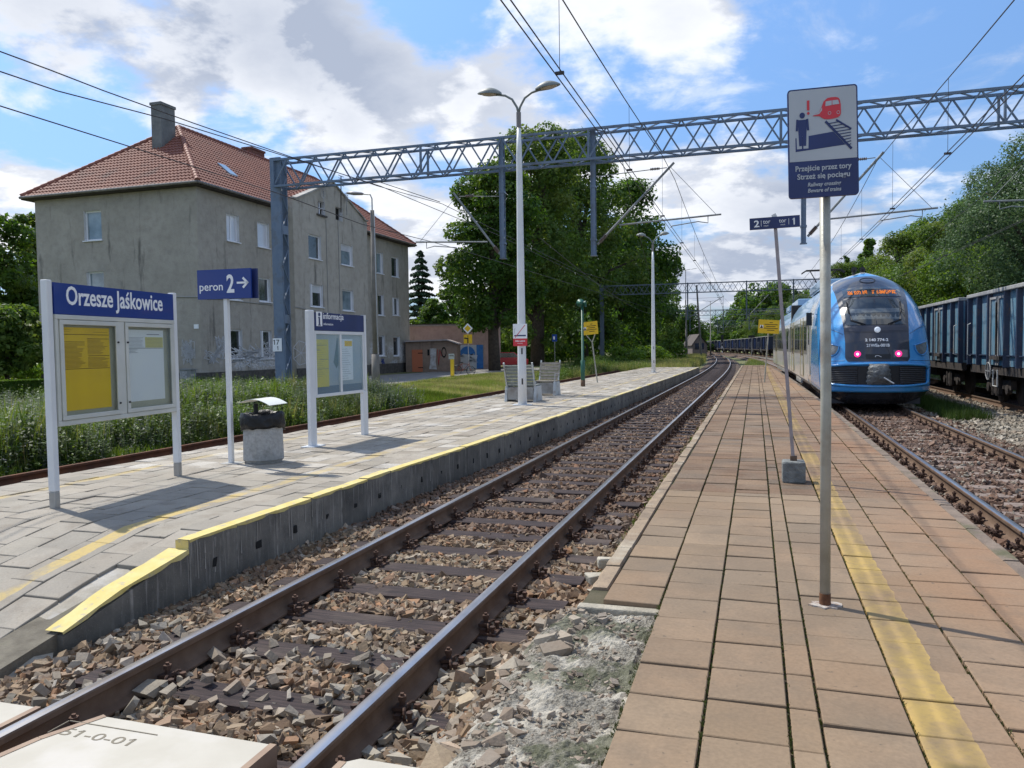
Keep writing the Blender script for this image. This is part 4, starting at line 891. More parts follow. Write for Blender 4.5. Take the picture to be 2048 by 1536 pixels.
# ---- yellow notices
YSG = mat('warning yellow', (.80, .50, .01), (.72, .45, .01), rough=.5, ns=2)
def yellow_notice(label, bx, by, zb, left, right, top_, bot, tilt, fork, roll):
    b0 = G(bx, by, zb); p = loc(b0); Y = b0.y; sc_ = Y/F_PX; w_ = (right-left)*sc_; h_ = (bot-top_)*sc_; cx = ((left+right)/2-bx)*sc_; zc = hgt(bx, (top_+bot)/2, b0)
    root = thing('yellow_notice_sign', label, 'notice sign', frame(p.y, p.x, zb), 'yellow notices on thin leaning posts')
    mb = MB(); zf = zc-h_*.5-.33 if fork else zc-.1; tx_ = cx*(zf/zc)
    mb.tube([(0, 0, -.02), (tx_, 0, zf)], .028, 8); 
    if fork: mb.tube([(tx_, 0, zf), (cx-w_*.36, 0, zc-h_*.42)], .02, 6); mb.tube([(tx_, 0, zf), (cx+w_*.32, 0, zc-h_*.42)], .02, 6)
    mb.build('post', POLE, root)
    M = Matrix.Translation((cx, -.04, zc)) @ Matrix.Rotation(roll, 4, 'Y'); mb = MB(); mb.box((0, 0, 0), (w_, .02, h_), M); mb.mat(1)
    for i, f in enumerate((.15, .62, .45, .66, .35)): mb.box((w_*.10, -.0115, h_*(.30-.14*i)), (w_*f, .003, h_*.05), M)
    mb.mat(2); mb.box((-w_*.34, -.0115, -h_*.02), (w_*.16, .003, h_*.24), M); mb.mat(1).prism([(-.06, -.06), (.06, -.06), (0, .07)], 0, .003, M @ Matrix.Translation((-w_*.34, -.0135, -h_*.02)) @ RX)
    mb.build('sign_panel', [YSG, mat('dark sign print', (.10, .06, .01), rough=.7), WHT], root)
yellow_notice('yellow notice on a forked leaning post on the left platform, beside the green pole', 1195, 765, ZL, 1166, 1197, 643, 669, 0, True, math.radians(-5))
yellow_notice('yellow notice on a thin dark post on the right platform, left of the train', 1529, 765, ZR, 1517, 1557, 640, 667, 0, False, math.radians(4))
# ---- platform lamps
LHEAD = mat('lamp housing', (.22, .24, .23), (.17, .19, .185), rough=.5); LLENS = mat('lamp bowl', (.45, .38, .30), rough=.25)
def lamp(label, px, py, pytop, spanpx, old=False, zb=ZL, name='platform_lamp'):
    b0 = G(px, py, zb); p = loc(b0); H = hgt(px, pytop, b0); sp = spanpx*b0.y/F_PX/2
    root = thing(name, label, 'lamp post', frame(p.y, p.x, zb), 'lamp posts along the left platform')
    mb = MB(); mp = ALUW if not old else mat('dark lamp pole', (.12, .115, .11), (.18, .17, .16), rough=.7)
    if old: mb.tube([(0, 0, 0), (0, 0, H*.35), (0, 0, H*.35), (0, 0, H-.02)], [.13, .10, .07, .05], 12)
    else: mb.tube([(0, 0, 0), (0, 0, 1.), (0, 0, H*.8), (0, 0, H-.9)], [.12, .115, .075, .05], 20)
    mb.build('pole', mp, root, smooth=True)
    if not old:
        mb = MB(); 
        for z, hgt_ in ((.55, .16), (1.35, .16)): mb.bb(.02, .055, -.121, -.105, z, z+.16)
        mb.build('service_hatch', BLK, root); mb = MB(); mb.prism(rrect(.5, .34, .08), 0, .02); mb.build('base_plate', ALU, root)
        mb = MB(); mb.tube([(0, 0, H-.95), (0, 0, H-.55)], .062, 14); mb.build('sleeve', mat('brown steel sleeve', (.20, .18, .17), rough=.5, metal=.3), root)
    for sg in (-1, 1):
        mb = MB()
        if old: mb.tube([(0, 0, H-.1), (sg*sp*.4, 0, H+.02)], .03, 8)
        else: mb.tube([(0, 0, H-.6), (sg*.04, 0, H-.42), (sg*.17, 0, H-.20), (sg*.36, 0, H-.08), (sg*sp*.52, 0, H-.03)], .03, 10)
        mb.build('arm', LHEAD if not old else mp, root, smooth=True)
        mb = MB(); n_ = 16; m_ = 10; L = sp*.56; vs = []; M = Matrix.Translation((sg*sp*.42, 0, H-.04)) @ Matrix.Rotation(-sg*math.radians(7 if not old else 9), 4, 'Y')
        for i in range(m_+1):
            t = i/m_; w_ = .15*max(.12, math.sin(math.pi*(t*.86+.12))**.6)*(1 if not old else .6); h_ = (.17 if not old else .06)*math.sin(math.pi*(t*.86+.1))**.8
            for j in range(n_):
                a = math.pi*j/(n_-1); vs.append((sg*L*t*1.02, w_*math.cos(a), h_*math.sin(a)))
        fs = [(i*n_+j, i*n_+j+1, (i+1)*n_+j+1, (i+1)*n_+j) for i in range(m_) for j in range(n_-1)]+[(i*n_, (i+1)*n_, (i+1)*n_+n_-1, i*n_+n_-1) for i in range(m_)]+[tuple(range(n_)), tuple(m_*n_+j for j in range(n_-1, -1, -1))]
        mb.add(vs, fs, M); hd = mb.build('lamp_head', LHEAD if not old else mp, root, auto=50)
        if not old:
            mb = MB(); mb.lathe([(.01, -.045), (.7, -.035), (1, 0), (1, .004)], 18, M @ Matrix.Translation((sg*L*.55, 0, 0)) @ Matrix.Diagonal((L*.36, .115, .9, 1))); mb.build('lamp_bowl', LLENS, hd, smooth=True)
    return root
lp1 = lamp('tall white twin-arm platform lamp nearest the camera, with the no smoking sign on its pole', 1045, 810, 182, 172)
lamp('white twin-arm platform lamp further along the left platform, behind the green pole', 1307, 745, 470, 66)
lamp('dark twin-arm lamp just beyond the end of the left platform', 1372, 716, 539, 48, True, -.1)
lamp('small far twin-arm lamp to the right of the other platform lamps', 1421, 711, 602, 32, True, -.1)
# no smoking sign
p = loc(G(1045, 810, ZL)); b0 = G(1045, 810, ZL); zt, zm, zb_ = hgt(1045, 648, b0), hgt(1045, 677, b0), hgt(1045, 692, b0)
root = thing('no_smoking_sign', 'white and red no smoking sign fixed to the nearest lamp pole', 'no smoking sign', frame(p.y-.14, p.x, ZL, math.radians(2)))
mb = MB(); mb.bb(-.19, .19, 0, .012, zm, zt); mb.mat(1).bb(-.19, .19, 0, .012, zb_, zm-.001); mb.mat(2); fm = Matrix.Translation((0, -.0015, 0)) @ RX
mb.ribbon([(-.14, zm+.075), (.14, zm+.075)], .035, fm, th=.002); mb.mat(1).ribbon([(-.13, zm+.03), (.13, zt-.04)], .016, fm @ Matrix.Translation((0, 0, .002)), th=.002); mb.mat(3).ribbon([(-.145, zm+.13), (-.15, zm+.22), (-.135, zm+.27)], .007, fm, th=.002)
mb.mat(4).text('Zakaz palenia', .06, fm @ Matrix.Translation((0, zb_+.115, 0)), align='CENTER', fit=.27, bold=.001); mb.text('No smoking', .035, fm @ Matrix.Translation((0, zb_+.06, 0)), align='CENTER', fit=.14)
mb.build('sign_panel', [WHT, RED, NAVY2, INKG, WHT], root)
# ---- green loudspeaker pole
b0 = G(1166, 773, ZL); p = loc(b0); H = hgt(1166, 606, b0); GRN = mat('dark green paint', (.012, .085, .055), (.02, .11, .07), rough=.45, ns=6)
root = thing('loudspeaker_pole', 'dark green pole with a round loudspeaker on top, on the left platform', 'loudspeaker pole', frame(p.y, p.x, ZL))
mb = MB(); mb.tube([(0, 0, 0), (0, 0, 1.0), (0, 0, 1.02), (0, 0, H)], [.085, .085, .05, .045], 14); mb.mat(1).tube([(0, 0, 0), (0, 0, .25)], .088, 14); mb.build('pole', [GRN, RUST], root, smooth=True)
mb = MB(); mb.lathe([(.05, .26), (.06, .2), (.08, .1), (.15, .02), (.16, 0), (.13, 0), (.05, .08), (.01, .08)], 18, Matrix.Translation((-.05, -.05, H)) @ Matrix.Rotation(math.pi/2, 4, 'X') @ Matrix.Rotation(.3, 4, 'Y') @ Matrix.Translation((0, 0, -.05))); mb.lathe([(.05, .2), (.06, .14), (.12, .02), (.13, 0), (.03, .05)], 16, Matrix.Translation((.14, .02, H-.03)) @ Matrix.Rotation(math.pi/2, 4, 'Y') @ Matrix.Rotation(math.pi, 4, 'X'))
mb.bb(-.08, .16, -.03, .03, H-.06, H-.02); mb.build('loudspeaker', GRN, root, auto=40)
# ---- benches
SLAT = mat('greyed wood slats', (.22, .19, .15), (.33, .29, .24), rough=.85, ns=9, bump=.4, bs=50); SLATG = mat('grey green slats', (.15, .17, .16), (.22, .24, .22), rough=.8, ns=9); BC = mat('painted concrete bench', (.50, .52, .52), (.40, .42, .42), rough=.8, ns=3, c3=(.30, .28, .25), ns3=4)
def bench(label, px, py, wpx, back, slatm):
    b0 = G(px, py, ZL); p = loc(b0); w_ = wpx*b0.y/F_PX
    root = thing('bench', label, 'bench', frame(p.y, p.x, ZL, 0 if back > 0 else math.pi), 'concrete benches on the left platform')
    for sx in (-1, 1):
        mb = MB(); x = sx*w_/2; mb.add([(x+dx, y, z) for dx in (-.04, .04) for y, z in ((-.12, 0), (.62, 0), (.52, .43), (0, .43))], [(0, 1, 2, 3), (7, 6, 5, 4), (0, 4, 5, 1), (1, 5, 6, 2), (2, 6, 7, 3), (3, 7, 4, 0)]); mb.build('side_support', BC, root, bevel=.01)
    mb = MB(); mb.bb(-w_/2+.05, w_/2-.05, -.06, .50, .05, .40); mb.build('concrete_seat_block', mat('stained concrete', (.36, .36, .34), (.22, .20, .18), rough=.9, ns=4), root, bevel=.01)
    mb = MB(); 
    for i in range(5): mb.bb(-w_/2-.02, w_/2+.02, .02+i*.10, .10+i*.10, .43, .47)
    mb.build('seat', slatm, root)
    mb = MB()
    for i in range(6): y = -.03-.035*i*.9; z = .52+i*.095; mb.box((0, y, z), (w_+.02, .03, .075), R=Matrix.Rotation(math.radians(18), 4, 'X'))
    mb.build('backrest', slatm, root)
    mb = MB()
    for sx in (-1, 1): mb.bar((sx*(w_/2-.01), -.0, .43), (sx*(w_/2-.01), -.27, 1.10), .04, .05)
    mb.build('back_frame', BC, root)
    mb = MB(); mb.tube([(-w_/2, .0, .42), (-w_/2, -.05, .66), (-w_/2, .46, .68), (-w_/2, .50, .42)], .018, 8); mb.build('armrest', STEELG, root)
bench('grey green slatted bench with its back to the camera, left of the nearest lamp pole', 1042, 803, 60, 1, SLATG)
bench('brown slatted concrete bench facing the camera, behind the nearest lamp pole', 1098, 789, 40, -1, SLAT)
# ================================================================== overhead line
GB = mat('blue grey lattice paint', (.115, .165, .245), (.15, .20, .275), rough=.5, ns=4, c3=(.10, .12, .15), ns3=2); GB2 = mat('grey lattice paint', (.10, .13, .17), (.14, .17, .20), rough=.6)
INS = mat('brown insulator', (.16, .12, .10), rough=.3); TUBE = mat('galvanised tube', (.26, .27, .27), (.20, .21, .21), rough=.5, metal=.3)
SG = 26.0
def q_z(px, py, s=SG): p = loc(PS(px, py, s)); return p.x, p.z
def beam(mb, q0, q1, zb, zt, w_=.62, pitch=1.15, th=.075):
    for y in (-w_/2, w_/2):
        for z in (zb, zt): mb.bb(q0, q1, y-th/2, y+th/2, z-th/2, z+th/2)
    n = int((q1-q0)/pitch); d = (q1-q0)/n
    for i in range(n):
        a, m_, b = q0+d*i, q0+d*(i+.5), q0+d*(i+1)
        mb.bar((a, -w_/2, zb), (m_, -w_/2, zt), .045); mb.bar((m_, -w_/2, zt), (b, -w_/2, zb), .045); mb.bar((a, w_/2, zt), (m_, w_/2, zb), .045); mb.bar((m_, w_/2, zb), (b, w_/2, zt), .045)
        for z in (zb, zt): mb.bar((a, -w_/2, z), (m_, w_/2, z), .035); mb.bar((m_, w_/2, z), (b, -w_/2, z), .035)
    for k in range(0, n, 5):
        for y in (-w_/2, w_/2): mb.bb(q0+d*k-.03, q0+d*k+.03, y-.04, y+.04, zb, zt)
def lattice_mast(mb, q, z0, z1, w_=.42, dpt=.42):
    for y in (-dpt/2, dpt/2): mb.bb(q-w_/2, q+w_/2, y-.012, y+.012, z0, z1); 
    for y in (-dpt/2, dpt/2):
        for x in (-w_/2, w_/2): mb.bb(q+x-.012, q+x+.012, y-.05 if y > 0 else y, y if y > 0 else y+.05, z0, z1)
    n = int((z1-z0)/.62); d = (z1-z0)/n
    for i in range(n):
        for x in (-w_/2, w_/2):
            a, b = (-dpt/2, dpt/2) if i % 2 else (dpt/2, -dpt/2); mb.bar((q+x, a, z0+d*i), (q+x, b, z0+d*(i+1)), .05, .02)
            if i % 5 == 4: mb.bb(q+x-.015, q+x+.015, -dpt/2, dpt/2, z0+d*i-.16, z0+d*i+.16)
def hanger(root, q, zb, zt, mt):
    mb = MB(); 
    for y in (-.09, .09): mb.bb(q-.07, q+.07, y-.012, y+.012, zb, zt+.1); mb.bb(q-.07, q-.05, y-.05, y+.05, zb, zt+.1)
    mb.bb(q-.10, q+.10, -.12, .12, zb-.02, zb)
    for k in range(12): z = zb+.3+(zt-zb-.4)*k/12; mb.bar((q+.05, -.09, z), (q+.05, .09, z+.25), .03, .012)
    for z in (zb+.5, zb+2.2): mb.bb(q-.09, q+.09, -.12, .12, z-.03, z+.03)
    mb.build('hanger_post', mt, root)
def cantilever(root, qp, qt, zc=5.45, zm=7.3, zlow=5.05, reg=None):
    """from post at qp to wire over qt"""
    sg = 1 if qt > qp else -1; o = thing_part('cantilever', root)
    mb = MB(); mb.tube([(qp+sg*.12, 0, zlow), (qt+sg*.12, 0, zm+.12)], .038, 8); mb.tube([(qp+sg*.1, 0, zm-.12), (qt-sg*.1, 0, zm-.02)], .014, 6)
    k = .62; mb.tube([(qp+(qt-qp)*k*.55, 0, zc+.18), (qt+sg*1.55, 0, zc+.32)], .028, 8)
    mb.tube([(qt, 0, zm), (qt+sg*1.4, 0, zc+.32)], .008, 5)
    mb.build('strut', TUBE, o); mb = MB(); mb.tube([(qt+sg*1.15, 0, zc+.30), (qt+sg*1.15, 0, zc+.08), (qt+sg*.85, 0, zc+.14), (qt+sg*.05, 0, zc+.05), (qt, 0, zc)], .016, 6); mb.build('steady_arm', TUBE, o)
    mb = MB()
    for i in range(7): t = .03+i*.012; a = Vector((qp+sg*.12, 0, zlow)).lerp(Vector((qt+sg*.12, 0, zm+.12)), t*1.1); mb.lathe([(.045, -.02), (.07, 0), (.045, .02)], 10, Matrix.Translation(a) @ Matrix.Rotation(sg*math.radians(50), 4, 'Y'))
    for i in range(6): mb.lathe([(.03, -.02), (.05, 0), (.03, .02)], 8, Matrix.Translation((qt-sg*(.35+.05*i), 0, zm-.03)) @ Matrix.Rotation(math.pi/2, 4, 'Y'))
    mb.build('insulator', INS, o)
def thing_part(name, parent):
    o = bpy.data.objects.new(name, None); COL.objects.link(o); o.parent = parent; return o
def gantry(label, M, q0, q1, zb, zt, masts, hang, cants, mt, zfoot=.35, pitch=1.15):
    root = thing('catenary_gantry', label, 'gantry', M, 'catenary gantries over the tracks')
    mb = MB(); beam(mb, q0, q1, zb, zt, pitch=pitch); mb.build('lattice_beam', mt, root)
    for q in masts:
        mb = MB(); lattice_mast(mb, q, zfoot, zt+.12); mb.build('mast', mt, root); mb = MB(); mb.bb(q-.4, q+.4, -.4, .4, -.4, zfoot); mb.build('mast_footing', GREYC, root)
    for q, z in hang: hanger(root, q, z, zt, mt)
    for c in cants: cantilever(root, *c)
    return root
ql, ztl = q_z(556, 318); _, zbl = q_z(600, 357); q3, _ = q_z(1005, 400); q1h, _ = q_z(1187, 400); q2h, _ = q_z(1607, 440)
print('gantry', ql, ztl, zbl, q3, q1h, q2h, q_z(1345, 247), q_z(1345, 308), q_z(2040, 190), q_z(2040, 250), 'hang', q_z(1187, 513), q_z(1005, 515), 'steady', q_z(1352, 457), q_z(1762, 441), q_z(915, 497), 'mess', q_z(1340, 341), q_z(885, 408), q_z(1785, 318))
zt_, zb_ = q_z(1345, 247)[1], q_z(1345, 308)[1]
gantry('blue grey lattice gantry crossing the whole photo, its mast in front of the grey block', frame(SG, 0, 0), ql, 18.5, zb_, zt_, [ql, 18.5], [(q3, 4.8), (q1h, 4.75), (q2h, 4.8), (13.8, 4.8)],
       [(q1h, .05, 5.5, 7.4, 5.1), (q2h, 6.05, 5.3, 7.2, 5.0), (q3, -7.15, 5.2, 7.0, 4.95), (13.8, 10.3, 5.4, 7.3, 5.0)], GB)
# kilometre plate on the mast
q, z = q_z(545, 690); root = thing('kilometre_plate', 'small white plate reading 17 and 1 on the blue mast', 'number plate', frame(SG-.25, ql-.08, z))
mb = MB(); mb.bb(-.19, .19, 0, .012, -.24, .24); mb.mat(1).text('17', .26, face(Matrix(), -.13, .01, -.0015), fit=.22, bold=.002); mb.text('1', .22, face(Matrix(), -.03, -.20, -.0015), bold=.002); mb.build('plate', [WHT, BLK], root)
for s_, lab, qa, qb, ld in ((93, 'second catenary gantry, spanning the tracks beyond the platforms', -13.4, 18.9, 1), (163, 'third catenary gantry, pale and small above the curve', -13.5, 18, 1), (233, 'fourth catenary gantry, thin in the distance', -13, 18, 1), (318, 'farthest catenary gantry, just above the bend of the tracks', -13, 18, 1)):
    M = vframe(s_, 0, 0, 35); dq = lambda s0: bend(s_, s0)-bend(s_, 35)
    hg = [(-3.5, 4.8), (2.9+dq(45), 4.8) if False else (3.0, 4.8), (8.0, 4.8)]
    gantry(lab, M, qa, qb, 7.9, 8.95, [qa, qb], hg, [(-3.5, dq(45), 5.5, 7.3, 5.), (3.0, 5.75+dq(25), 5.4, 7.3, 5.), (8., 10.3+dq(25), 5.4, 7.3, 5.)], GB2, 0, 1.5 if s_ > 100 else 1.2)
# ---- wires
WIRE = mat('dark wire', (.05, .045, .045), rough=.6, metal=.3)
SUP = [-38, 26, 93, 163, 233, 318]
def mess_z(s, zs, zm_):
    for a, b in zip(SUP, SUP[1:]):
        if a <= s <= b: t = (s-(a+b)/2)/((b-a)/2); return zm_+(zs-zm_)*t*t
    return zs
def overhead(label, q, sb, zc, zs, zm_, s0, s1, double=True, zig=.0, rc=.009):
    root = thing('overhead_line', label, 'overhead wires', FR, 'overhead lines above the tracks')
    ss = [s0+i*(3.5) for i in range(int((s1-s0)/3.5)+1)]; Q = lambda s: q+bend(s, sb)+zig*math.sin((s-26)/66*math.pi)
    for d in ((-.05, .05) if double else (0,)):
        mb = MB(); mb.tube([(Q(s)+d, s, zc) for s in ss], rc, 5); mb.build('contact_wire', WIRE, root)
    mb = MB(); mb.tube([(Q(s), s, mess_z(s, zs, zm_)) for s in ss], rc*1.15, 5); mb.build('messenger_wire', WIRE, root)
    s = s0+3
    mb = MB()
    while s < min(s1, 160):
        mb.tube([(Q(s), s, zc), (Q(s), s, mess_z(s, zs, zm_))], .005, 4); mb.box((Q(s), s, zc+.02), (.12, .04, .04)); s += 6.2
    mb.build('droppers', WIRE, root)
overhead('twin contact wires and messenger above the middle track', .05, 45, 5.5, 7.4, 6.24, -4, 318)
overhead('contact wires and messenger above the track of the blue train', 6.05, 25, 5.28, 7.2, 6.1, 2, 318)
overhead('contact wires above the freight wagons, seen against the right-hand trees', 10.3, 25, 5.4, 7.3, 6.2, 10, 318)
def wire_px(label, q, pts, tail=(), r=.010):
    mb = MB(); P_ = []
    for px, py in pts: P_.append(loc(PQ(px, py, q)))
    P_.insert(0, Vector((q, -30., P_[0].z+.8)))
    for t_ in tail: P_.append(Vector(t_))
    mb.tube(P_, r, 5); return tag(mb.build('overhead_wire', WIRE, M=FR), label, 'wire', 'wires above the siding on the left')
Z0 = lambda px, py, q: loc(PQ(px, py, q))
wire_px('highest dark wire at the upper left, running down past the mast top', -7.1, [(-60, 80), (0, 103), (100, 140), (206, 181), (386, 246), (588, 316), (755, 372), (885, 408)], [(-7.0, 45, 6.1), (-6.6, 70, 6.6), (-6, 93, 7.2)])
wire_px('middle dark wire at the upper left, just above the chimney foot', -7.1, [(-60, 122), (0, 143), (115, 182), (330, 238), (563, 310), (760, 372)], [(-7.0, 30, 6.2), (-6.9, 60, 5.6)])
wire_px('lowest dark wire at the left, crossing the grey block and the roof edge', -7.1, [(-60, 195), (0, 212), (265, 295), (560, 388), (722, 448), (857, 482), (915, 498)], [(-7, 45, 5.25), (-6.6, 70, 5.25), (-6, 93, 5.3)])
def span(label, p, q, r=.01, sag=0., cat='wire'):
    P_ = [p.lerp(q, i/12)-Vector((0, 0, sag*4*(i/12)*(1-i/12))) for i in range(13)]; mb = MB(); mb.tube(P_, r, 5); return tag(mb.build('wire', WIRE), label, cat)
span('dark wire slanting from the main gantry down to the siding cantilever', T(SG, *q_z(735, 356)), T(SG, *q_z(880, 404)), .012)
span('long thin wire crossing in front of the tree crowns towards the second gantry', T(SG, -4.2, 5.4), T(93, -9, 5.6), .011, .5)
span('thin wire above it in front of the tree crowns', T(SG, -1.5, 7.9), T(93, -8, 7.4), .011, 1.0)
# ---- far masts and signals
def pole_at(name, label, cat, px, pybase, pytop, zb, r, m, group=None, lean=0., extra=None):
    b0 = G(px, pybase, zb); p = loc(b0); H = hgt(px, pytop, b0); o = thing(name, label, cat, frame(p.y, p.x, zb), group); mb = MB(); mb.tube([(0, 0, 0), (lean, 0, H)], [r, r*.7], 8); mb.build('pole', m, o)
    if extra: extra(o, H, b0.y)
    return o
OLDP = mat('weathered concrete pole', (.16, .15, .13), (.22, .20, .18), rough=.9)
pole_at('line_pole', 'leaning dark pole in the dry grass right of the last near lamp', 'pole', 1403, 716, 570, -.1, .17, OLDP, lean=-.7)
pole_at('line_pole', 'grey pole close behind the dark twin-arm lamp', 'pole', 1375, 714, 600, -.1, .12, OLDP, lean=-.3)
for i, (px, pb, pt) in enumerate(((1380, 708, 640), (1388, 707, 648), (1394, 706, 652))): pole_at('line_pole', ('first', 'second', 'third')[i]+' of three thin grey poles in front of the far house', 'pole', px, pb, pt, -.1, .12, OLDP, 'thin poles by the far house')
SIGW = mat('signal white', (.6, .6, .6), rough=.6)
def signal_bits(o, H, Y):
    mb = MB()
    for i in range(6): mb.mat(i % 2).tube([(0, 0, H*i/7), (0, 0, H*(i+1)/7)], .13, 8)
    mb.build('striped_mast', [SIGW, BLK], o); mb = MB(); mb.bb(-.3, .3, -.2, .1, H-1.6, H+.2); mb.build('signal_head', BLK, o)
pole_at('railway_signal', 'black and white striped signal at the left end of the far blue wagons', 'signal', 1444.5, 707, 672, -.2, .08, BLK, 'far signals', extra=signal_bits)
pole_at('railway_signal', 'small striped signal in front of the far blue wagons', 'signal', 1468.5, 707, 680, -.2, .07, BLK, 'far signals', extra=signal_bits)
def loudsp(o, H, Y): mb = MB(); mb.bb(-.5, .5, -.15, .15, H-.3, H+.1); mb.build('speaker_box', BLK, o)
pole_at('loudspeaker_pole', 'thin grey pole with a dark loudspeaker between the tracks left of the train', 'loudspeaker pole', 1503, 713, 672, -.1, .06, STEELG, extra=loudsp)
# ================================================================== passenger train
def paint(name, c, c2=None, rough=.22, coat=.6, ns=1.5): return mat(name, c, c2, rough=rough, coat=coat, ns=ns, spec=.5)
TBLUE = paint('train blue', (.045, .27, .60), (.05, .29, .64)); TCREAM = paint('train cream', (.54, .54, .52), (.49, .49, .47), rough=.35); TGREY = paint('train window band', (.24, .24, .23), (.20, .20, .19), rough=.3)
TMASK = paint('train anthracite', (.028, .030, .042), (.034, .036, .050), rough=.3, coat=.4); TROOF = paint('train roof blue', (.22, .36, .52), (.26, .40, .56), rough=.4); TSK = mat('skirt dark grey', (.045, .047, .055), (.06, .06, .065), rough=.6)
DGL = mat('dark train glass', (.035, .042, .045), rough=.06, spec=.8, coat=.5); TYEL = paint('door yellow', (.48, .40, .14)); LEDM = mat('orange LED', (.9, .3, .05), emit=(1, .28, .04), es=.5); TAILR = mat('red tail light', (.9, .02, .2), emit=(1, .03, .25), es=.8); TAILW = mat('tail light core', (1, .8, .9), emit=(1, .65, .8), es=1.2)
LENS = mat('lamp glass', (.10, .11, .12), (.2, .21, .21), rough=.1, coat=.5, ns=8); DARK = mat('underframe dark', (.022, .020, .019), (.04, .035, .03), rough=.85, ns=5)
S_TR, Q_TR, SB_TR = 23.6, 5.75, 25
tr = thing('passenger_train', 'sky blue, black-masked and cream electric passenger train standing at the right platform', 'train', vframe(S_TR, Q_TR, 0, SB_TR))
tri = tr.matrix_world.inverted()
HWT = [(.10, 1.05), (.25, 1.26), (.42, 1.36), (.60, 1.41), (1.2, 1.43), (2.2, 1.43), (2.8, 1.36), (3.2, 1.22), (3.5, 1.03), (3.72, .78), (3.88, .45), (3.95, .12)]
YCT = [(.10, .55), (.25, .32), (.42, .16), (.47, .03), (.60, 0), (1.18, .02), (1.30, .10), (1.8, .20), (2.2, .36), (2.6, .62), (3.0, .98), (3.3, 1.36), (3.6, 1.95), (3.8, 2.6), (3.95, 3.4)]
DT = [(.10, .9), (.6, 1.0), (1.3, 1.05), (2.2, 1.5), (3.0, 2.0), (3.95, 2.3)]
def smt(tab, z):
    return lerpt(tab, z)
def surf(x, z, off=0.):
    hw = smt(HWT, z); u = max(-1, min(1, x/hw)); c = math.sqrt(max(0, 1-u*u)); y = smt(YCT, z)+smt(DT, z)*(1-c**.95)
    return Vector((x, y, z))+Vector((u*.35*off, -off, off*.25*(1 if z > 1.3 else 0)))
zs = np.unique(np.concatenate([np.linspace(.10, .6, 10), np.linspace(.6, 3.95, 40)])); na = 48; vs = []
for z in zs:
    hw = smt(HWT, z)
    for j in range(na+1):
        a = -math.pi/2+math.pi*j/na; x = hw*math.sin(a); p = surf(x, z); vs.append(p)
fs = [(i*(na+1)+j, i*(na+1)+j+1, (i+1)*(na+1)+j+1, (i+1)*(na+1)+j) for i in range(len(zs)-1) for j in range(na)]
mb = MB(); mb.add(vs, fs)
# close towards the full section at y=6
YE = 6.0
for sgn, jj in ((-1, 0), (1, na)):
    o = len(mb.v); st = [i*(na+1)+jj for i in range(len(zs))]; mb.v += [(smt(HWT, z)*sgn, YE, z) for z in zs]
    for i in range(len(zs)-1): mb.f.append((st[i], st[i+1], o+i+1, o+i)); mb.m.append(0)
o = len(mb.v); mb.v += [(-.12, YE, 3.95), (.12, YE, 3.95)]; mb.f.append((*[(len(zs)-1)*(na+1)+j for j in range(na+1)], o+1, o)); mb.m.append(0)
def nose_mat():
    m, n, b = new_mat('train nose paint'); co = n.coord(); x, y, z = n.sep(co)
    c = n.mix(n.math('GREATER_THAN', n.math('SUBTRACT', y, n.math('MULTIPLY', n.math('SUBTRACT', z, 1.5), -.45)), 4.1), (.045, .27, .60), (.58, .58, .56))
    c = n.mix(n.math('MULTIPLY', n.math('GREATER_THAN', z, 3.1), n.math('GREATER_THAN', y, 4.1)), c, (.22, .36, .52))
    c = n.mix(n.math('LESS_THAN', z, .44), c, (.035, .037, .045)); n.put(b.inputs['Base Color'], c); b.inputs['Roughness'].default_value = .22; b.inputs['Coat Weight'].default_value = .7; b.inputs['Coat Roughness'].default_value = .08
    return m
NOSE = nose_mat(); mb.build('nose_shell', NOSE, tr, smooth=True)
def patch(name, poly_l, poly_r, z0, z1, off, m, nz=24, nx=20, parent=None, th=.0):
    """surface piece between x=poly_l(z) and x=poly_r(z)"""
    mb = MB(); vs = []
    for i in range(nz+1):
        z = z0+(z1-z0)*i/nz
        for j in range(nx+1): x = poly_l(z)+(poly_r(z)-poly_l(z))*j/nx; vs.append(surf(x, z, off))
    mb.add(vs, [(i*(nx+1)+j, i*(nx+1)+j+1, (i+1)*(nx+1)+j+1, (i+1)*(nx+1)+j) for i in range(nz) for j in range(nx)])
    return mb.build(name, m, parent or tr, smooth=True)
MW = [(1.28, .74), (1.36, .80), (1.8, .79), (2.3, .82), (3.0, .90), (3.4, .94), (3.62, .86), (3.74, .60)]
mask = patch('black_mask', lambda z: -smt(MW, z), lambda z: smt(MW, z), 1.28, 3.74, .012, TMASK, 50)
ws = patch('windscreen', lambda z: -(.74+.06*(z-2.3)), lambda z: .74+.06*(z-2.3), 2.27, 3.00, .022, DGL)
mb = MB()
for k in range(3):
    z = 2.40+k*.17; P_ = [surf(-.6+1.2*i/10, z+.03*math.sin(i*1.3+k*2), .026) for i in range(11)]; Q_ = [p+Vector((0, .0, -.035-.02*math.sin(i))) for i, p in enumerate(P_)]
mb.add([surf(x, z, .0245) for z in (2.42, 2.62, 2.72) for x in np.linspace(-.62, .62, 11)], [(i*11+j, i*11+j+1, (i+1)*11+j+1, (i+1)*11+j) for i in range(2) for j in range(10)])
mb.build('sun_blind', mat('blind behind glass', (.17, .19, .19), (.09, .10, .105), rough=.08, spec=.8, ns=4, coat=.4), ws)
mb = MB(); mb.bar(surf(0, 2.28, .028), surf(0, 2.99, .028), .02, .01); mb.build('centre_bar', TMASK, ws)
patch('destination_display', lambda z: -.74, lambda z: .76, 3.07, 3.36, .024, DGL)
mb = MB(); rr = random.Random(8); zc = 3.20
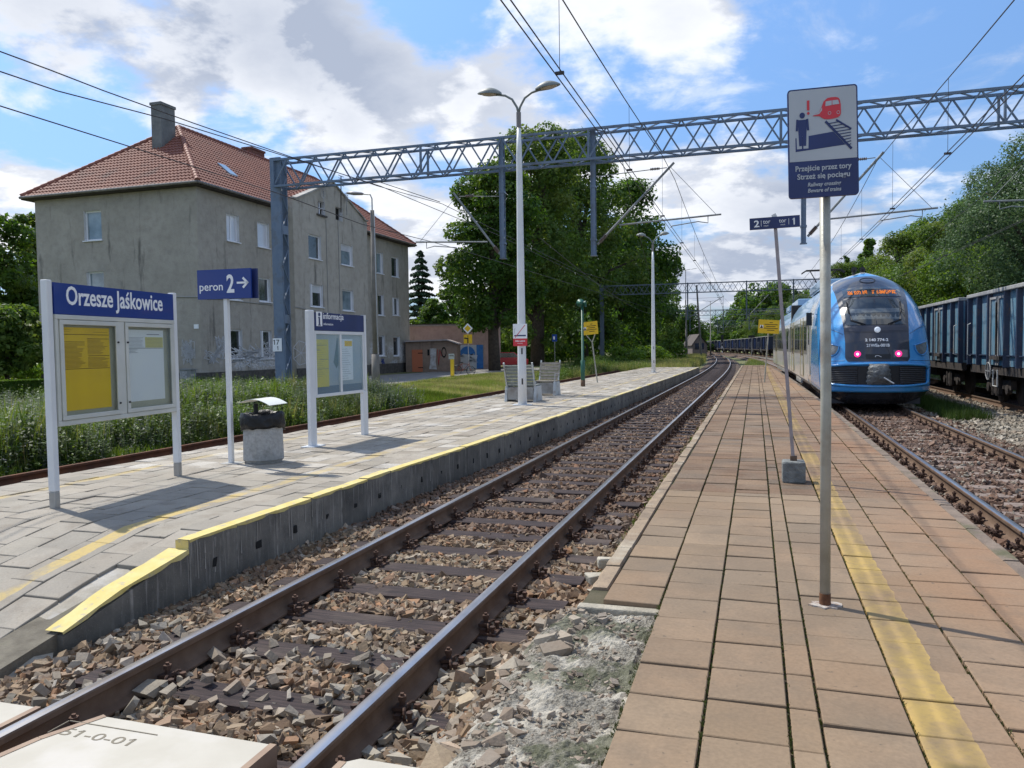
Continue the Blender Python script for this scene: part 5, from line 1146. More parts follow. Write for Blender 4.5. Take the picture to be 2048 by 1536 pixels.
def led(x0, x1, dens):
    x = x0
    while x < x1:
        for r_ in range(5):
            if rr.random() < dens: a = surf(x, zc-.045+.022*r_, .032); b = surf(x+.016, zc-.045+.022*r_, .032); mb.bar(a, b, .012)
        x += .024
led(-.62, -.52, .7); led(-.46, -.30, .8); led(-.26, -.16, .8); led(-.02, .04, .5); led(.10, .62, .68)
mb.build('orange_display_text', LEDM, tr)
mb = MB()
for (cx, cz, R_) in ((-.05, 3.60, .20),):
    pts = [surf(cx+R_*math.cos(2*math.pi*i/28), cz-.02+R_*.42*math.sin(2*math.pi*i/28), .022) for i in range(29)]; mb.tube(pts, .012, 5)
mb.build('top_ring', BLK, tr)
patch('cab_front_panel', lambda z: -.78, lambda z: .78, 2.10, 2.24, .018, mat('satin anthracite', (.05, .052, .07), rough=.45))
mb = MB(); c = surf(0, 2.12, .05); mb.lathe([(.075, -.03), (.08, 0), (.05, .02)], 18, Matrix.Translation(c) @ Matrix.Rotation(math.pi/2, 4, 'X')); mb.build('centre_lamp', mat('white lamp', (.7, .75, .85), rough=.15, emit=(.8, .9, 1), es=.15), tr)
def ntext(mb, s_, x, z, size, fit):
    p = surf(x, z, .018); p2 = surf(x, z+.1, .018); ang = math.atan2((p2.y-p.y), (p2.z-p.z)); mb.text(s_, size, Matrix.Translation(p+Vector((0, -.02, 0))) @ Matrix.Rotation(math.pi/2-ang, 4, 'X'), align='CENTER', fit=fit, bold=.003)
mb = MB(); ntext(mb, '2 140 774-2', -.03, 1.82, .11, .57); mb.build('running_number', WHT, tr); mb = MB(); ntext(mb, '21WEa-001B', 0, 1.67, .11, .57); mb.build('running_number', WHT, tr)
patch('hexagon_recess', lambda z: -.30-.02*(z-1.3), lambda z: .30+.02*(z-1.3), 1.34, 1.47, .02, BLK, 4, 8)
mb = MB(); p = surf(0, 1.41, .03); fm = Matrix.Translation(p) @ RX; mb.ribbon([(-.07, -.015), (-.065, .015), (0, .02), (.06, -.01), (.07, -.018)], .012, fm); mb.build('maker_emblem', WHT, tr)
for sg in (-1, 1):
    h = patch('tail_light_housing', (lambda z, s_=sg: .38 if s_ > 0 else -.74+.05*(z-1.4)), (lambda z, s_=sg: .74 if s_ > 0 else -.38), 1.38, 1.58, .020, mat('grey lamp housing', (.16, .16, .18), rough=.25, coat=.5) if sg > 0 else TMASK, 6, 10)
    c = surf(sg*.50, 1.47, .035); mb = MB(); R4 = Matrix.Translation(c) @ Matrix.Rotation(math.pi/2, 4, 'X'); mb.lathe([(.085, -.01), (.085, .008), (.07, .016)], 20, R4); mb.build('tail_light', TAILR, tr); mb = MB(); mb.lathe([(.035, 0), (.035, .02), (.02, .024)], 14, R4); mb.build('light_core', TAILW, tr)
    # almond headlights on the shoulders
    mb = MB(); vs = []; fs = []; nn = 16; inner = [surf(sg*(1.13+.17*math.cos(math.pi*i/nn)), 1.70-.24*math.sin(math.pi*i/nn), .02) for i in range(nn+1)]; top = [surf(sg*(1.30-.34*i/nn), 1.78-.0*i-.10*(i/nn)+.0, .02) for i in range(nn+1)]
    for i in range(nn+1): vs += [inner[i], top[i]]
    mb.add(vs, [(2*i, 2*i+1, 2*i+3, 2*i+2) for i in range(nn)]); mb.build('headlight', LENS, tr, smooth=True)
    mb = MB(); mb.tube([surf(sg*(1.13+.19*math.cos(math.pi*i/nn)), 1.70-.27*math.sin(math.pi*i/nn), .022) for i in range(nn+1)], .016, 5); mb.tube([surf(sg*(1.34-.42*i/nn), 1.81-.12*(i/nn), .024) for i in range(nn+1)], .014, 5); mb.build('headlight_rim', TBLUE, tr, smooth=True)
    mb = MB(); mb.tube([surf(sg*.28, 2.28, .04), surf(sg*.60, 2.40, .05), surf(sg*.66, 2.74, .04)], .012, 6); mb.tube([surf(sg*.34, 2.27, .04), surf(sg*.64, 2.40, .05)], .010, 6); mb.bar(surf(sg*.66, 2.60, .045), surf(sg*.68, 2.92, .045), .022); mb.build('wiper', BLK, tr)
# lower intake opening with frame, grilles and covered coupler
patch('lower_opening', lambda z: -1.22, lambda z: 1.22, .66, 1.16, .012, mat('opening black', (.012, .012, .014), rough=.6), 10, 40)
mb = MB(); rim = [(-1.20, .66), (-1.27, .72), (-1.27, 1.08), (-1.20, 1.16), (-.74, 1.20), (0, 1.22), (.74, 1.20), (1.20, 1.16), (1.27, 1.08), (1.27, .72), (1.20, .66), (.7, .62), (0, .61), (-.7, .62), (-1.20, .66)]
pts = []
for (a, b) in zip(rim, rim[1:]):
    for i in range(6): t = i/6; pts.append(surf(a[0]+(b[0]-a[0])*t, a[1]+(b[1]-a[1])*t, .035))
pts.append(pts[0]); mb.tube(pts, .035, 8); mb.build('opening_frame', TBLUE, tr, smooth=True)
for sg in (-1, 1):
    mb = MB()
    for k in range(9):
        z = .70+k*.05; mb.tube([surf(sg*(.52+.66*i/8), z, .03) for i in range(9)], .016, 5)
    mb.build('side_grille', TSK, tr, smooth=True)
mb = MB(); vs = []; nn, mm = 14, 10
for i in range(nn+1):
    for j in range(mm+1):
        x = -.30+.60*j/mm; z = .66+.56*i/nn; bulge = math.sin(math.pi*i/nn)**.5*math.sin(math.pi*j/mm)**.5; vs.append((x*(1-.25*(i/nn)**3)+.02*math.sin(i*2.1), -.02-.16*bulge+.025*mnoise.noise(Vector((x*7, z*7, 3))), z))
mb.add(vs, [(i*(mm+1)+j, i*(mm+1)+j+1, (i+1)*(mm+1)+j+1, (i+1)*(mm+1)+j) for i in range(nn) for j in range(mm)]); cc = mb.build('coupler_cover', mat('grey tarpaulin', (.05, .052, .055), (.17, .18, .18), rough=.5, ns=5, bump=1, bs=12, dist=.05), tr, smooth=True)
mb = MB(); mb.tube([(.10, -.2, .86), (.34, -.22, .70)], .02, 6); mb.build('coupler_lever', SIGW, tr)
patch('bumper_lip', lambda z: -smt(HWT, z)*.985, lambda z: smt(HWT, z)*.985, .45, .60, .03, TBLUE, 6, 40)
# shutlines on the mask
mb = MB()
for sg in (-1, 1): mb.tube([surf(sg*(.36-.04*i), 1.34+.08*i, .014) for i in range(9)], .004, 4)
mb.tube([surf(-.78+1.56*i/12, 2.06, .014) for i in range(13)], .004, 4); mb.build('shutlines', BLK, tr)
SEAM = mat('dark seam', (.01, .04, .09), rough=.5)
for sg in (-1, 1):
    mb = MB(); mb.tube([surf(sg*(.84+.56*i/10), 2.02+.22*math.sin(i/10*1.5), .004) for i in range(11)], .006, 4); mb.tube([surf(sg*(.80+.60*i/10), 1.30-.02*i/10, .004) for i in range(11)], .006, 4); mb.tube([surf(sg*1.39, .62+2.0*i/10, .004) for i in range(11)], .005, 4); mb.build('shell_seam', SEAM, tr)
for sg in (-1, 1):
    mb = MB(); mb.lathe([(.09, 0), (.07, .05), (.04, .2), (.03, .3)], 12, Matrix.Translation((sg*.12-.1, 3.6, 4.05)) @ Matrix.Rotation(-math.pi/2, 4, 'X')); mb.bb(sg*.12-.13, sg*.12-.07, 3.6, 3.9, 3.9, 4.05); mb.build('roof_horn', BLK, tr)
    mb = MB(); mb.bb(sg*1.46, sg*1.62, 3.3, 3.42, 2.35, 2.75); mb.bar((sg*1.4, 3.36, 2.7), (sg*1.55, 3.36, 2.72), .03); mb.build('door_mirror', BLK, tr)
# cars
SEC = [(1.28, .32), (1.42, .50), (1.43, 1.2), (1.43, 2.2), (1.37, 2.8), (1.22, 3.22), (1.00, 3.55), (.74, 3.78), (.40, 3.93), (.0, 3.98)]
SECF = SEC+[(-x, z) for x, z in SEC[-2::-1]]
def car(y0, y1, rear):
    """one car between y0 and y1 along the train"""
    ym = (y0+y1)/2; s = S_TR+ym; M = tri @ vframe(s, Q_TR, 0, SB_TR); L = y1-y0; mb = MB(); k = len(SECF)
    vs = [(x, y, z) for y in (-L/2, L/2) for x, z in SECF]; mb.add(vs, [(j, j+1, k+j+1, k+j) for j in range(k-1)]+[tuple(range(k)), tuple(range(2*k-1, k-1, -1))])
    for i, f in enumerate(mb.f[:k-1]):
        zc_ = (mb.v[f[0]][2]+mb.v[f[1]][2])/2; mb.m[i] = 0 if zc_ < 2.9 else 1
    b = mb.build('car_body', [TCREAM, TROOF], tr, M, auto=30)
    for sg in (-1, 1):
        mb = MB(); mb.bb(sg*1.432, sg*1.44, -L/2+.3, L/2-.3, 1.42, 2.60); band = mb.build('window_band', TGREY, b)
        y = -L/2+1.1; k = 0; doors = [L*.22, L*.72]
        while y < L/2-1.2:
            near = [d for d in doors if abs((y+L/2)-d) < 1.5]
            if near:
                if k != 'd':
                    yd = near[0]-L/2; mb = MB(); mb.bb(sg*1.436, sg*1.452, yd-.68, yd+.68, .62, 2.72); dr = mb.build('door', TCREAM, b)
                    mb = MB(); [mb.bb(sg*1.45, sg*1.458, yd+e-.24, yd+e+.24, 1.35, 2.5) for e in (-.34, .34)]; mb.build('pane', DGL, dr)
                    mb = MB(); [mb.bb(sg*1.444, sg*1.462, yd+e-.035, yd+e+.035, .55, 2.75) for e in (-.80, .80)]; mb.build('yellow_edge', TYEL, dr)
                    k = 'd'
                y += 1.0; continue
            k = 0; mb = MB(); w_ = 1.25; mb.bb(sg*1.438, sg*1.447, y-w_/2, y+w_/2, 1.55, 2.45); wn = mb.build('window', DGL, b)
            mb = MB(); mb.bb(sg*1.446, sg*1.452, y-.03, y+.03, 1.55, 2.45); mb.bb(sg*1.446, sg*1.452, y-w_/2, y+w_/2, 2.12, 2.17); mb.build('frame', TMASK, wn); y += 1.75
        for yy in (-L/2+2.6, L/2-2.6):
            mb = MB(); mb.bb(sg*1.0, sg*1.22, yy-1.5, yy+1.5, .35, .62); mb.build('bogie_frame', DARK, b)
            for e in (-1.05, 1.05):
                mb = MB(); mb.lathe([(.42, -.06), (.44, -.05), (.44, .05), (.42, .06), (.2, .08)], 24, Matrix.Translation((sg*.78, yy+e, .44)) @ Matrix.Rotation(math.pi/2, 4, 'Y')); mb.build('wheel', DARK, b)
        mb = MB(); mb.bb(sg*1.30, sg*1.36, -L/2+4.6, L/2-4.6, .22, .60); mb.build('side_skirt', TCREAM, b)
    mb = MB(); mb.bb(-.8, .8, -L/2+3, -L/2+8, 3.85, 4.22); mb.bb(-.8, .8, L/2-8, L/2-4.5, 3.85, 4.2); mb.build('roof_unit', TROOF, b, bevel=.06)
    return b
c1 = car(6.02, 18.4, False); c2 = car(19.1, 37.2, True)
mb = MB(); mb.bb(-1.3, 1.3, -.36, .36, .6, 3.7); mb.build('gangway_bellows', DARK, tr, tri @ vframe(S_TR+18.75, Q_TR, 0, SB_TR))
mb = MB(); mb.bb(-1.15, 1.15, .8, 5.9, .10, .45); mb.build('front_skirt', TSK, tr); mb = MB(); mb.bb(-1.0, 1.0, 2, 17, .35, .7); mb.build('underframe', DARK, tr)
# pantograph
pm = tri @ vframe(S_TR+17, Q_TR, 0, SB_TR); mb = MB(); mb.tube([(0, 0, 4.15), (0, 1.1, 4.75)], .04, 6); 
for sx in (-.3, .3): mb.tube([(sx*.6, 1.1, 4.75), (sx*2, -.2, 5.24)], .025, 6)
for y in (-.25, .15): mb.tube([(-.95, y, 5.12), (-.75, y, 5.25), (.75, y, 5.25), (.95, y, 5.12)], .03, 6)
mb.bb(-.5, .5, -.5, .5, 4.0, 4.12); mb.build('pantograph', DARK, tr, pm)
for sg in (-1, 1):
    mb = MB(); mb.bb(sg*1.436, sg*1.448, 4.6, 5.35, .75, 2.7); d = mb.build('cab_door', TCREAM, tr); mb = MB(); mb.bb(sg*1.446, sg*1.454, 4.75, 5.2, 1.75, 2.5); mb.build('pane', DGL, d)

# ================================================================== freight wagons
def wag_mat(name, a, b_, c, amt=.6):
    m, n, b = new_mat(name); co = n.coord(); x, y, z = n.sep(co); st = n.comb(x, n.math('MULTIPLY', y, 6), n.math('MULTIPLY', z, .8))
    col = n.mix(n.map(n.noise(co, .9, 4), .4, .6), a, b_); col = n.mix(n.math('MULTIPLY', n.map(n.noise(st, 1.6, 6, .65), .42, .64), amt), col, c); col = n.mix(n.map(n.noise(co, 5, 6, .7), .58, .68, 0, .7), col, (.10, .055, .035))
    n.put(b.inputs['Base Color'], col); b.inputs['Roughness'].default_value = .6
    bn = n.node('ShaderNodeBump'); bn.inputs['Strength'].default_value = .3; bn.inputs['Distance'].default_value = .01; n.put(bn.inputs['Height'], n.noise(co, 12, 5)); n.l.new(bn.outputs[0], b.inputs['Normal']); return m
W_PAN = wag_mat('wagon panel faded blue', (.04, .14, .23), (.055, .175, .26), (.20, .245, .27), .8); W_RIB = wag_mat('wagon rib shaded blue', (.008, .018, .048), (.012, .026, .06), (.03, .045, .07), .35); W_TOP = mat('wagon top rail', (.32, .32, .31), (.22, .22, .22), rough=.7, ns=4)  # rib blue darkened, so the ribs' shade sits in the colour
W_PAN2 = wag_mat('wagon panel bright blue', (.01, .05, .24), (.015, .06, .28), (.05, .09, .24), .3); W_UND = mat('wagon underframe', (.018, .015, .014), (.045, .034, .028), rough=.9, ns=6); HND = mat('white handrail', (.55, .55, .52), rough=.6)
WL = 13.4; WZ0, WZ1, WW = 1.10, 3.14, 1.42
def make_wagon(label, pan, rib):
    w = thing('freight_wagon', label, 'freight wagon', Matrix(), 'open freight wagons in the long train')
    mb = MB(); t = .06; L2 = WL/2
    mb.bb(-WW+.12, -WW+.12+t, -L2, L2, WZ0, WZ1-.04); mb.bb(WW-.12-t, WW-.12, -L2, L2, WZ0, WZ1-.04); mb.bb(-WW+.12+t, WW-.12-t, -L2, L2, WZ0, WZ0+.08)
    mb.build('side_wall', pan, w); mb = MB(); mb.bb(-WW+.18, WW-.18, -L2, -L2+t, WZ0+.08, WZ1-.04); mb.bb(-WW+.18, WW-.18, L2-t, L2, WZ0+.08, WZ1-.04); mb.build('end_wall', rib, w)
    mb = MB(); mb.bb(-WW-.02, -WW+.20, -L2-.02, L2+.02, WZ1-.04, WZ1+.07); mb.bb(WW-.20, WW+.02, -L2-.02, L2+.02, WZ1-.04, WZ1+.07); mb.bb(-WW+.2, WW-.2, -L2-.02, -L2+.15, WZ1-.04, WZ1+.06); mb.bb(-WW+.2, WW-.2, L2-.15, L2+.02, WZ1-.04, WZ1+.06); mb.build('top_rail', W_TOP, w, bevel=.02)
    ribs = [-L2+.06, -L2+1.05, -L2+2.1, -2.45, -.06+.9-.9-1.05+.0, 1.1, 2.45, L2-2.1-.0, L2-1.05, L2-.06]; ribs = [-6.64, -5.6, -4.5, -2.95, -1.9, -.85, .85, 1.9, 2.95, 4.5, 5.6, 6.64]
    for sg in (-1, 1):
        mb = MB()
        for y in ribs: mb.add([(sg*(WW-.12), y-.10, WZ0-.02), (sg*WW, y-.05, WZ0-.02), (sg*WW, y+.05, WZ0-.02), (sg*(WW-.12), y+.10, WZ0-.02), (sg*(WW-.12), y-.10, WZ1-.04), (sg*WW, y-.05, WZ1-.04), (sg*WW, y+.05, WZ1-.04), (sg*(WW-.12), y+.10, WZ1-.04)], [(0, 1, 5, 4), (1, 2, 6, 5), (2, 3, 7, 6), (0, 3, 2, 1), (4, 5, 6, 7)])
        mb.bb(sg*(WW-.13), sg*(WW-.05), -L2, L2, WZ0+.27, WZ0+.30); mb.build('side_ribs', rib, w)
        for yd in (-3.72, 3.72):
            mb = MB()
            for a, b in ((-.70, -.06), (.06, .70)):
                mb.bb(sg*(WW-.12), sg*(WW-.075), yd+a, yd+b, WZ0+.02, WZ1-.16)
            dr = mb.build('door', pan, w); mb = MB()
            for a, b in ((-.70, -.06), (.06, .70)):
                for e in (a+.03, b-.03): mb.bb(sg*(WW-.08), sg*(WW-.04), yd+e-.03, yd+e+.03, WZ0+.02, WZ1-.13)
                mb.bb(sg*(WW-.08), sg*(WW-.04), yd+a+.06, yd+b-.06, WZ1-.20, WZ1-.14)
            mb.build('door_frame', W_TOP if True else rib, dr); mb = MB(); mb.bar((sg*(WW-.03), yd, WZ0+.3), (sg*(WW-.03), yd, WZ1-.3), .05); mb.box((sg*(WW-.02), yd, WZ0+.22), (.08, .9, .10)); mb.build('locking_bar', W_UND, dr)
        for y in (-L2+.35, L2-.35):
            mb = MB(); mb.tube([(sg*(WW-.02), y, WZ0+.25), (sg*(WW+.06), y, WZ0+.28), (sg*(WW+.06), y, WZ0+1.2), (sg*(WW-.02), y, WZ0+1.24)], .014, 6); mb.build('handrail', HND, w)
        mb = MB(); mb.bb(sg*(WW-.25), sg*(WW-.12), -L2+.0, L2, WZ0-.25, WZ0-.02); mb.build('sole_bar', W_UND, w)
        y = L2-2.6; mb = MB(); mb.torus(.24, .018, 18, 6, Matrix.Translation((sg*(WW+.06), y, .95)) @ Matrix.Rotation(math.pi/2, 4, 'Y')); mb.bar((sg*(WW+.06), y, .71), (sg*(WW+.06), y, 1.19), .03); mb.bar((sg*(WW+.06), y-.24, .95), (sg*(WW+.06), y+.24, .95), .03); mb.tube([(sg*(WW-.2), y, .95), (sg*(WW+.06), y, .95)], .02, 6); mb.build('brake_wheel', W_TOP, w)
        mb = MB(); y = L2-3.0; mb.tube([(sg*WW, y-.25, WZ0-.1), (sg*WW, y-.25, .55), (sg*WW, y+.15, .55), (sg*WW, y+.15, WZ0-.1)], .018, 6); mb.build('foot_step', HND, w)
    for yy in (-4.5, 4.5):
        mb = MB()
        for sg in (-1, 1): mb.bb(sg*.98, sg*1.12, yy-1.15, yy+1.15, .45, .70); mb.bb(sg*1.1, sg*1.2, yy-.35, yy+.35, .30, .85); [mb.lathe([(.13, -.04), (.13, .08)], 10, Matrix.Translation((sg*1.12, yy+e, .45)) @ Matrix.Rotation(math.pi/2, 4, 'Y')) for e in (-.9, .9)]; [mb.lathe([(.09, .25), (.09, .8)], 10, Matrix.Translation((sg*1.15, yy+e, .0))) for e in (-.2, .2)]
        mb.bb(-1, 1, yy-.2, yy+.2, .5, .9); bo = mb.build('bogie', W_UND, w)
        for e in (-.9, .9):
            mb = MB()
            for sg in (-1, 1): mb.lathe([(.44, -.07), (.47, -.06), (.46, .05), (.38, .06), (.1, .10)], 22, Matrix.Translation((sg*.76, yy+e, .455)) @ Matrix.Rotation(sg*math.pi/2, 4, 'Y'))
            mb.tube([(-.8, yy+e, .455), (.8, yy+e, .455)], .08, 8); mb.build('wheelset', W_UND, bo)
    for sg in (-1, 1):
        mb = MB(); 
        for x in (-.87, .87): mb.lathe([(.10, 0), (.10, .35), (.22, .36), (.22, .40)], 14, Matrix.Translation((x, sg*L2, 1.02)) @ Matrix.Rotation(-sg*math.pi/2, 4, 'X'))
        mb.box((0, sg*(L2+.35), 1.0), (.12, .7, .16)); mb.build('buffers', W_UND, w)
    mb = MB(); mb.bb(-.3, .3, -L2, L2, .75, WZ0); mb.bb(-.9, .9, -1.2, .4, .5, 1.0); mb.build('centre_frame', W_UND, w)
    return w
wa = make_wagon('faded grey-blue open wagon at the right edge of the photo', W_PAN, W_RIB); wb = make_wagon('bright blue open wagon first seen left of the train end', W_PAN2, W_RIB)
PITCHW = 14.5; s = 21.5; k = 0
NEARL = ['faded grey-blue open wagon at the right edge of the photo, showing its brake wheel', 'faded blue open wagon directly to the right of the blue train nose', 'faded blue open wagon mostly hidden behind the blue train nose', 'faded blue open wagon hidden behind the front of the blue train']
ordn = ['first', 'second', 'third', 'fourth', 'fifth', 'sixth', 'seventh', 'eighth', 'ninth', 'tenth', 'eleventh', 'twelfth', 'thirteenth', 'fourteenth', 'fifteenth']
while s < 260:
    M = vframe(s, 10.3, 0, 25); n_far = k-8
    if k == 0: wa.matrix_world = M; wa['label'] = NEARL[0]
    elif k < 2: dup(wa, M, NEARL[k])
    elif n_far == 0: wb.matrix_world = M; wb['label'] = 'bright blue far wagon just appearing at the left of the train end'
    elif n_far > 0: dup(wb, M, 'bright blue far wagon, %s to the left of the one by the train end' % ordn[n_far-1])
    elif k in (2, 3): dup(wa, M, NEARL[k])
    s += PITCHW; k += 1
print('wagons', k)
# ================================================================== block of flats
def stucco(name, a, b_, stain=(.055, .052, .048), lowq=.75):
    m, n, b = new_mat(name); co = n.coord(); x, y, z = n.sep(co)
    c = n.mix(n.map(n.noise(co, .5, 6, .6), .35, .65), a, b_); c = n.mix(n.map(n.noise(co, 2.5, 7, .65), .45, .7, 0, .55), c, tuple(v*.72 for v in a))
    st = n.comb(n.math('MULTIPLY', x, 1.4), n.math('MULTIPLY', y, 1.4), n.math('MULTIPLY', z, .22)); c = n.mix(n.map(n.noise(st, 1.1, 6, .65), .58, .70, 0, .7), c, stain)
    c = n.mix(n.math('MULTIPLY', n.map(z, 1.2, .0), n.map(n.noise(co, 1.5, 5), .35, .6, 0, .7)), c, stain)
    if name == 'grey stucco': c = n.mix(n.math('MULTIPLY', n.math('MULTIPLY', n.map(z, .6, 1.), n.map(z, 2.5, 2.1)), n.math('MULTIPLY', n.map(n.noise(n.vmath('ADD', co, (3, 1, 0)), .42, 2), .50, .56), n.map(n.noise(co, 7, 5, .7), .38, .6, 0, .9))), c, (.70, .70, .72))
    n.put(b.inputs['Base Color'], c); b.inputs['Roughness'].default_value = .95
    bn = n.node('ShaderNodeBump'); bn.inputs['Strength'].default_value = .8; bn.inputs['Distance'].default_value = .03; n.put(bn.inputs['Height'], n.math('ADD', n.noise(co, 9, 6, .7), n.math('MULTIPLY', n.noise(co, 40, 4), .4))); n.l.new(bn.outputs[0], b.inputs['Normal']); return m
STU = stucco('grey stucco', (.34, .315, .27), (.41, .38, .33)); STU2 = stucco('lighter stucco', (.39, .36, .31), (.45, .42, .365)); PLI = mat('dark plinth', (.06, .055, .05), (.11, .10, .09), rough=.95, ns=4, bump=.5, bs=20)
WFR = mat('white window frame', (.74, .76, .80), rough=.45); REV = mat('pale reveal', (.70, .70, .72), (.62, .62, .63), rough=.8)
def wglass(name, c, ns=1.6, c2=None): return mat(name, c, c2 or tuple(v*.35 for v in c), rough=.08, ns=ns, spec=.9, coat=.3)
WG_D = wglass('dark window glass', (.05, .06, .065)); WG_C = wglass('window with net curtain', (.26, .33, .37), c2=(.14, .19, .22)); WG_W = wglass('window with white blind', (.62, .64, .68), c2=(.55, .57, .62))
B0 = G(405, 775, 0); BM = Matrix(((NV.x, TV.x, 0, B0.x), (NV.y, TV.y, 0, B0.y), (0, 0, 1, 0), (0, 0, 0, 1))); BI = BM.inverted()
def bx(px, py, off=0.): return BI @ hit(px, py, B0+NV*off, NV)     # on the face looking at the tracks -> (.., y, z)
def by(px, py): return BI @ hit(px, py, B0, TV)                    # on the face looking at the camera
LB = bx(821, 742).y; DB = -by(84, 757).x; ZE = bx(405, 371).z; YG0, YG1 = bx(590, 600, .85).y, bx(737, 600, .85).y
apx = bx(653, 361, .85); shl = bx(592, 388, .85); shr = bx(722, 448, .85); print('gable', apx, shl, shr, bx(737, 445, .85)); print('building', LB, DB, ZE, YG0, YG1, apx, shl, shr, 'ridge')
bd = thing('apartment_block', 'three-storey grey stucco block of flats with a red tiled hip roof', 'building', BM)
def wall_holes(mb, f, a0, a1, z0, z1, holes, dirn, dep=.22):
    """f(a,z,d)->vec; holes (a0,a1,z0,z1)"""
    A = sorted(set([a0, a1]+[h[0] for h in holes]+[h[1] for h in holes])); Zs = sorted(set([z0, z1]+[h[2] for h in holes]+[h[3] for h in holes]))
    for i in range(len(A)-1):
        for j in range(len(Zs)-1):
            ca, cz = (A[i]+A[i+1])/2, (Zs[j]+Zs[j+1])/2
            if any(h[0] < ca < h[1] and h[2] < cz < h[3] for h in holes): continue
            mb.quad(f(A[i], Zs[j], 0), f(A[i+1], Zs[j], 0), f(A[i+1], Zs[j+1], 0), f(A[i], Zs[j+1], 0))
    k = mb.mi; mb.mat(1)
    for h in holes:
        c = [(h[0], h[2]), (h[1], h[2]), (h[1], h[3]), (h[0], h[3])]
        for p, q in zip(c, c[1:]+c[:1]): mb.quad(f(*p, 0), f(*q, 0), f(*q, dep), f(*p, dep))
    mb.mat(k)
def window(f, h, gm, parent, dep=.21, split=False, blind=0., tilt=False):
    a0, a1, z0, z1 = h; V = lambda a, z, d: f(a, z, d)
    def fbox(mb, a, b, c, d, d0, d1):
        pts = [V(a, c, d0), V(b, c, d0), V(b, d, d0), V(a, d, d0), V(a, c, d1), V(b, c, d1), V(b, d, d1), V(a, d, d1)]; mb.add(pts, [(0, 1, 2, 3), (7, 6, 5, 4), (0, 4, 5, 1), (1, 5, 6, 2), (2, 6, 7, 3), (3, 7, 4, 0)])
    mb = MB(); fw = .085; d0, d1 = dep-.06, dep
    fbox(mb, a0, a1, z0, z0+fw, d0, d1); fbox(mb, a0, a1, z1-fw, z1, d0, d1); fbox(mb, a0, a0+fw, z0+fw, z1-fw, d0, d1); fbox(mb, a1-fw, a1, z0+fw, z1-fw, d0, d1)
    if split: m_ = (a0+a1)/2; fbox(mb, m_-.05, m_+.05, z0+fw, z1-fw, d0, d1)
    w_ = mb.build('window', WFR, parent); mb = MB(); fbox(mb, a0+fw, a1-fw, z0+fw, z1-fw, d1-.03, d1-.02); mb.build('pane', gm, w_)
    if blind: mb = MB(); fbox(mb, a0+fw, a1-fw, z1-fw-(z1-z0)*blind, z1-fw, d1-.045, d1-.032); mb.build('blind', WG_W, w_)
    mb = MB(); fbox(mb, a0-.06, a1+.06, z0-.05, z0-.002, -.09, dep-.06); mb.build('sill', WFR, w_)
    if tilt: mb = MB(); fbox(mb, a0+fw*.2, a0+fw*1.2, z0+fw, z1-fw*.5, -.10, d0); mb.build('tilted_sash', WFR, w_)
fx = lambda a, z, d: Vector((-d, a, z)); fxg = lambda a, z, d: Vector((.85-d, a, z)); fy = lambda a, z, d: Vector((a, d, z))
def hx(x0, y0, x1, y1, off=0.):
    a, b = bx(x0, (y0+y1)/2, off), bx(x1, (y0+y1)/2, off); c, d = bx((x0+x1)/2, y1, off), bx((x0+x1)/2, y0, off); return (a.y, b.y, c.z, d.z)
def hy(x0, y0, x1, y1): a, b, c, d = by(x0, (y0+y1)/2), by(x1, (y0+y1)/2), by((x0+x1)/2, y1), by((x0+x1)/2, y0); return (a.x, b.x, c.z, d.z)
w3 = hx(453, 429, 478, 483); w3b = hx(515, 445, 538, 495); FLH = None
l2 = hx(457, 556, 483, 600); l2b = hx(520, 556, 545, 604); l1 = hx(463, 659, 487, 717); l1b = hx(522, 661, 547, 717)
g3, g3b = hx(617, 470, 642, 518, .85), hx(682, 489, 705, 531, .85); g2, g2b = hx(620, 569, 646, 614, .85), hx(685, 580, 707, 622, .85); g1, g1b = hx(623, 664, 649, 712, .85), hx(688, 668, 710, 712, .85); at1, at2 = hx(636, 403, 650, 430, .85), hx(671, 415, 685, 441, .85)
r3, r3b = hx(753, 505, 766, 547), hx(783, 514, 797, 554); r2, r2b = hx(756, 589, 768, 631), hx(785, 595, 798, 631); r1, r1b = hx(758, 671, 770, 712), hx(787, 673, 800, 712)
print('w', [tuple(round(v, 2) for v in h) for h in (w3, w3b, l2, l1, g3, g2, g1, r3, r2, r1, at1)])
holes_l = [w3, w3b, (w3[0], w3[1], l2[2], l2[3]), (w3b[0], w3b[1], l2b[2], l2b[3]), (w3[0], w3[1], l1[2], l1[3]), (w3b[0], w3b[1], l1b[2], l1b[3])]
holes_r = [r3, r3b, r2, r2b, r1, r1b]
mb = MB(); wall_holes(mb, fx, 0, YG0, 0, ZE, holes_l, 1); wall_holes(mb, fx, YG1, LB, 0, ZE, holes_r, 1)
yw = [hy(168, 421, 203, 481), hy(174, 543, 208, 600), hy(180, 663, 213, 722)]
wall_holes(mb, fy, -DB, 0, 0, ZE, yw, 1)
mb.quad(Vector((-DB, 0, 0)), Vector((-DB, 0, ZE)), Vector((-DB, LB, ZE)), Vector((-DB, LB, 0))); mb.quad(Vector((-DB, LB, 0)), Vector((-DB, LB, ZE)), Vector((0, LB, ZE)), Vector((0, LB, 0)))
mb.build('wall', [STU, REV], bd)
mb = MB(); gh = [g3, g3b, g2, g2b, g1, g1b]; zg = min(shl.z, shr.z)-.1; zs_ = zg
ZT = max(shl.z, 9.5); yc_ = (YG0+YG1)/2; zt1 = ZE
wall_holes(mb, fxg, YG0, YG1, 0, zt1, gh, 1)
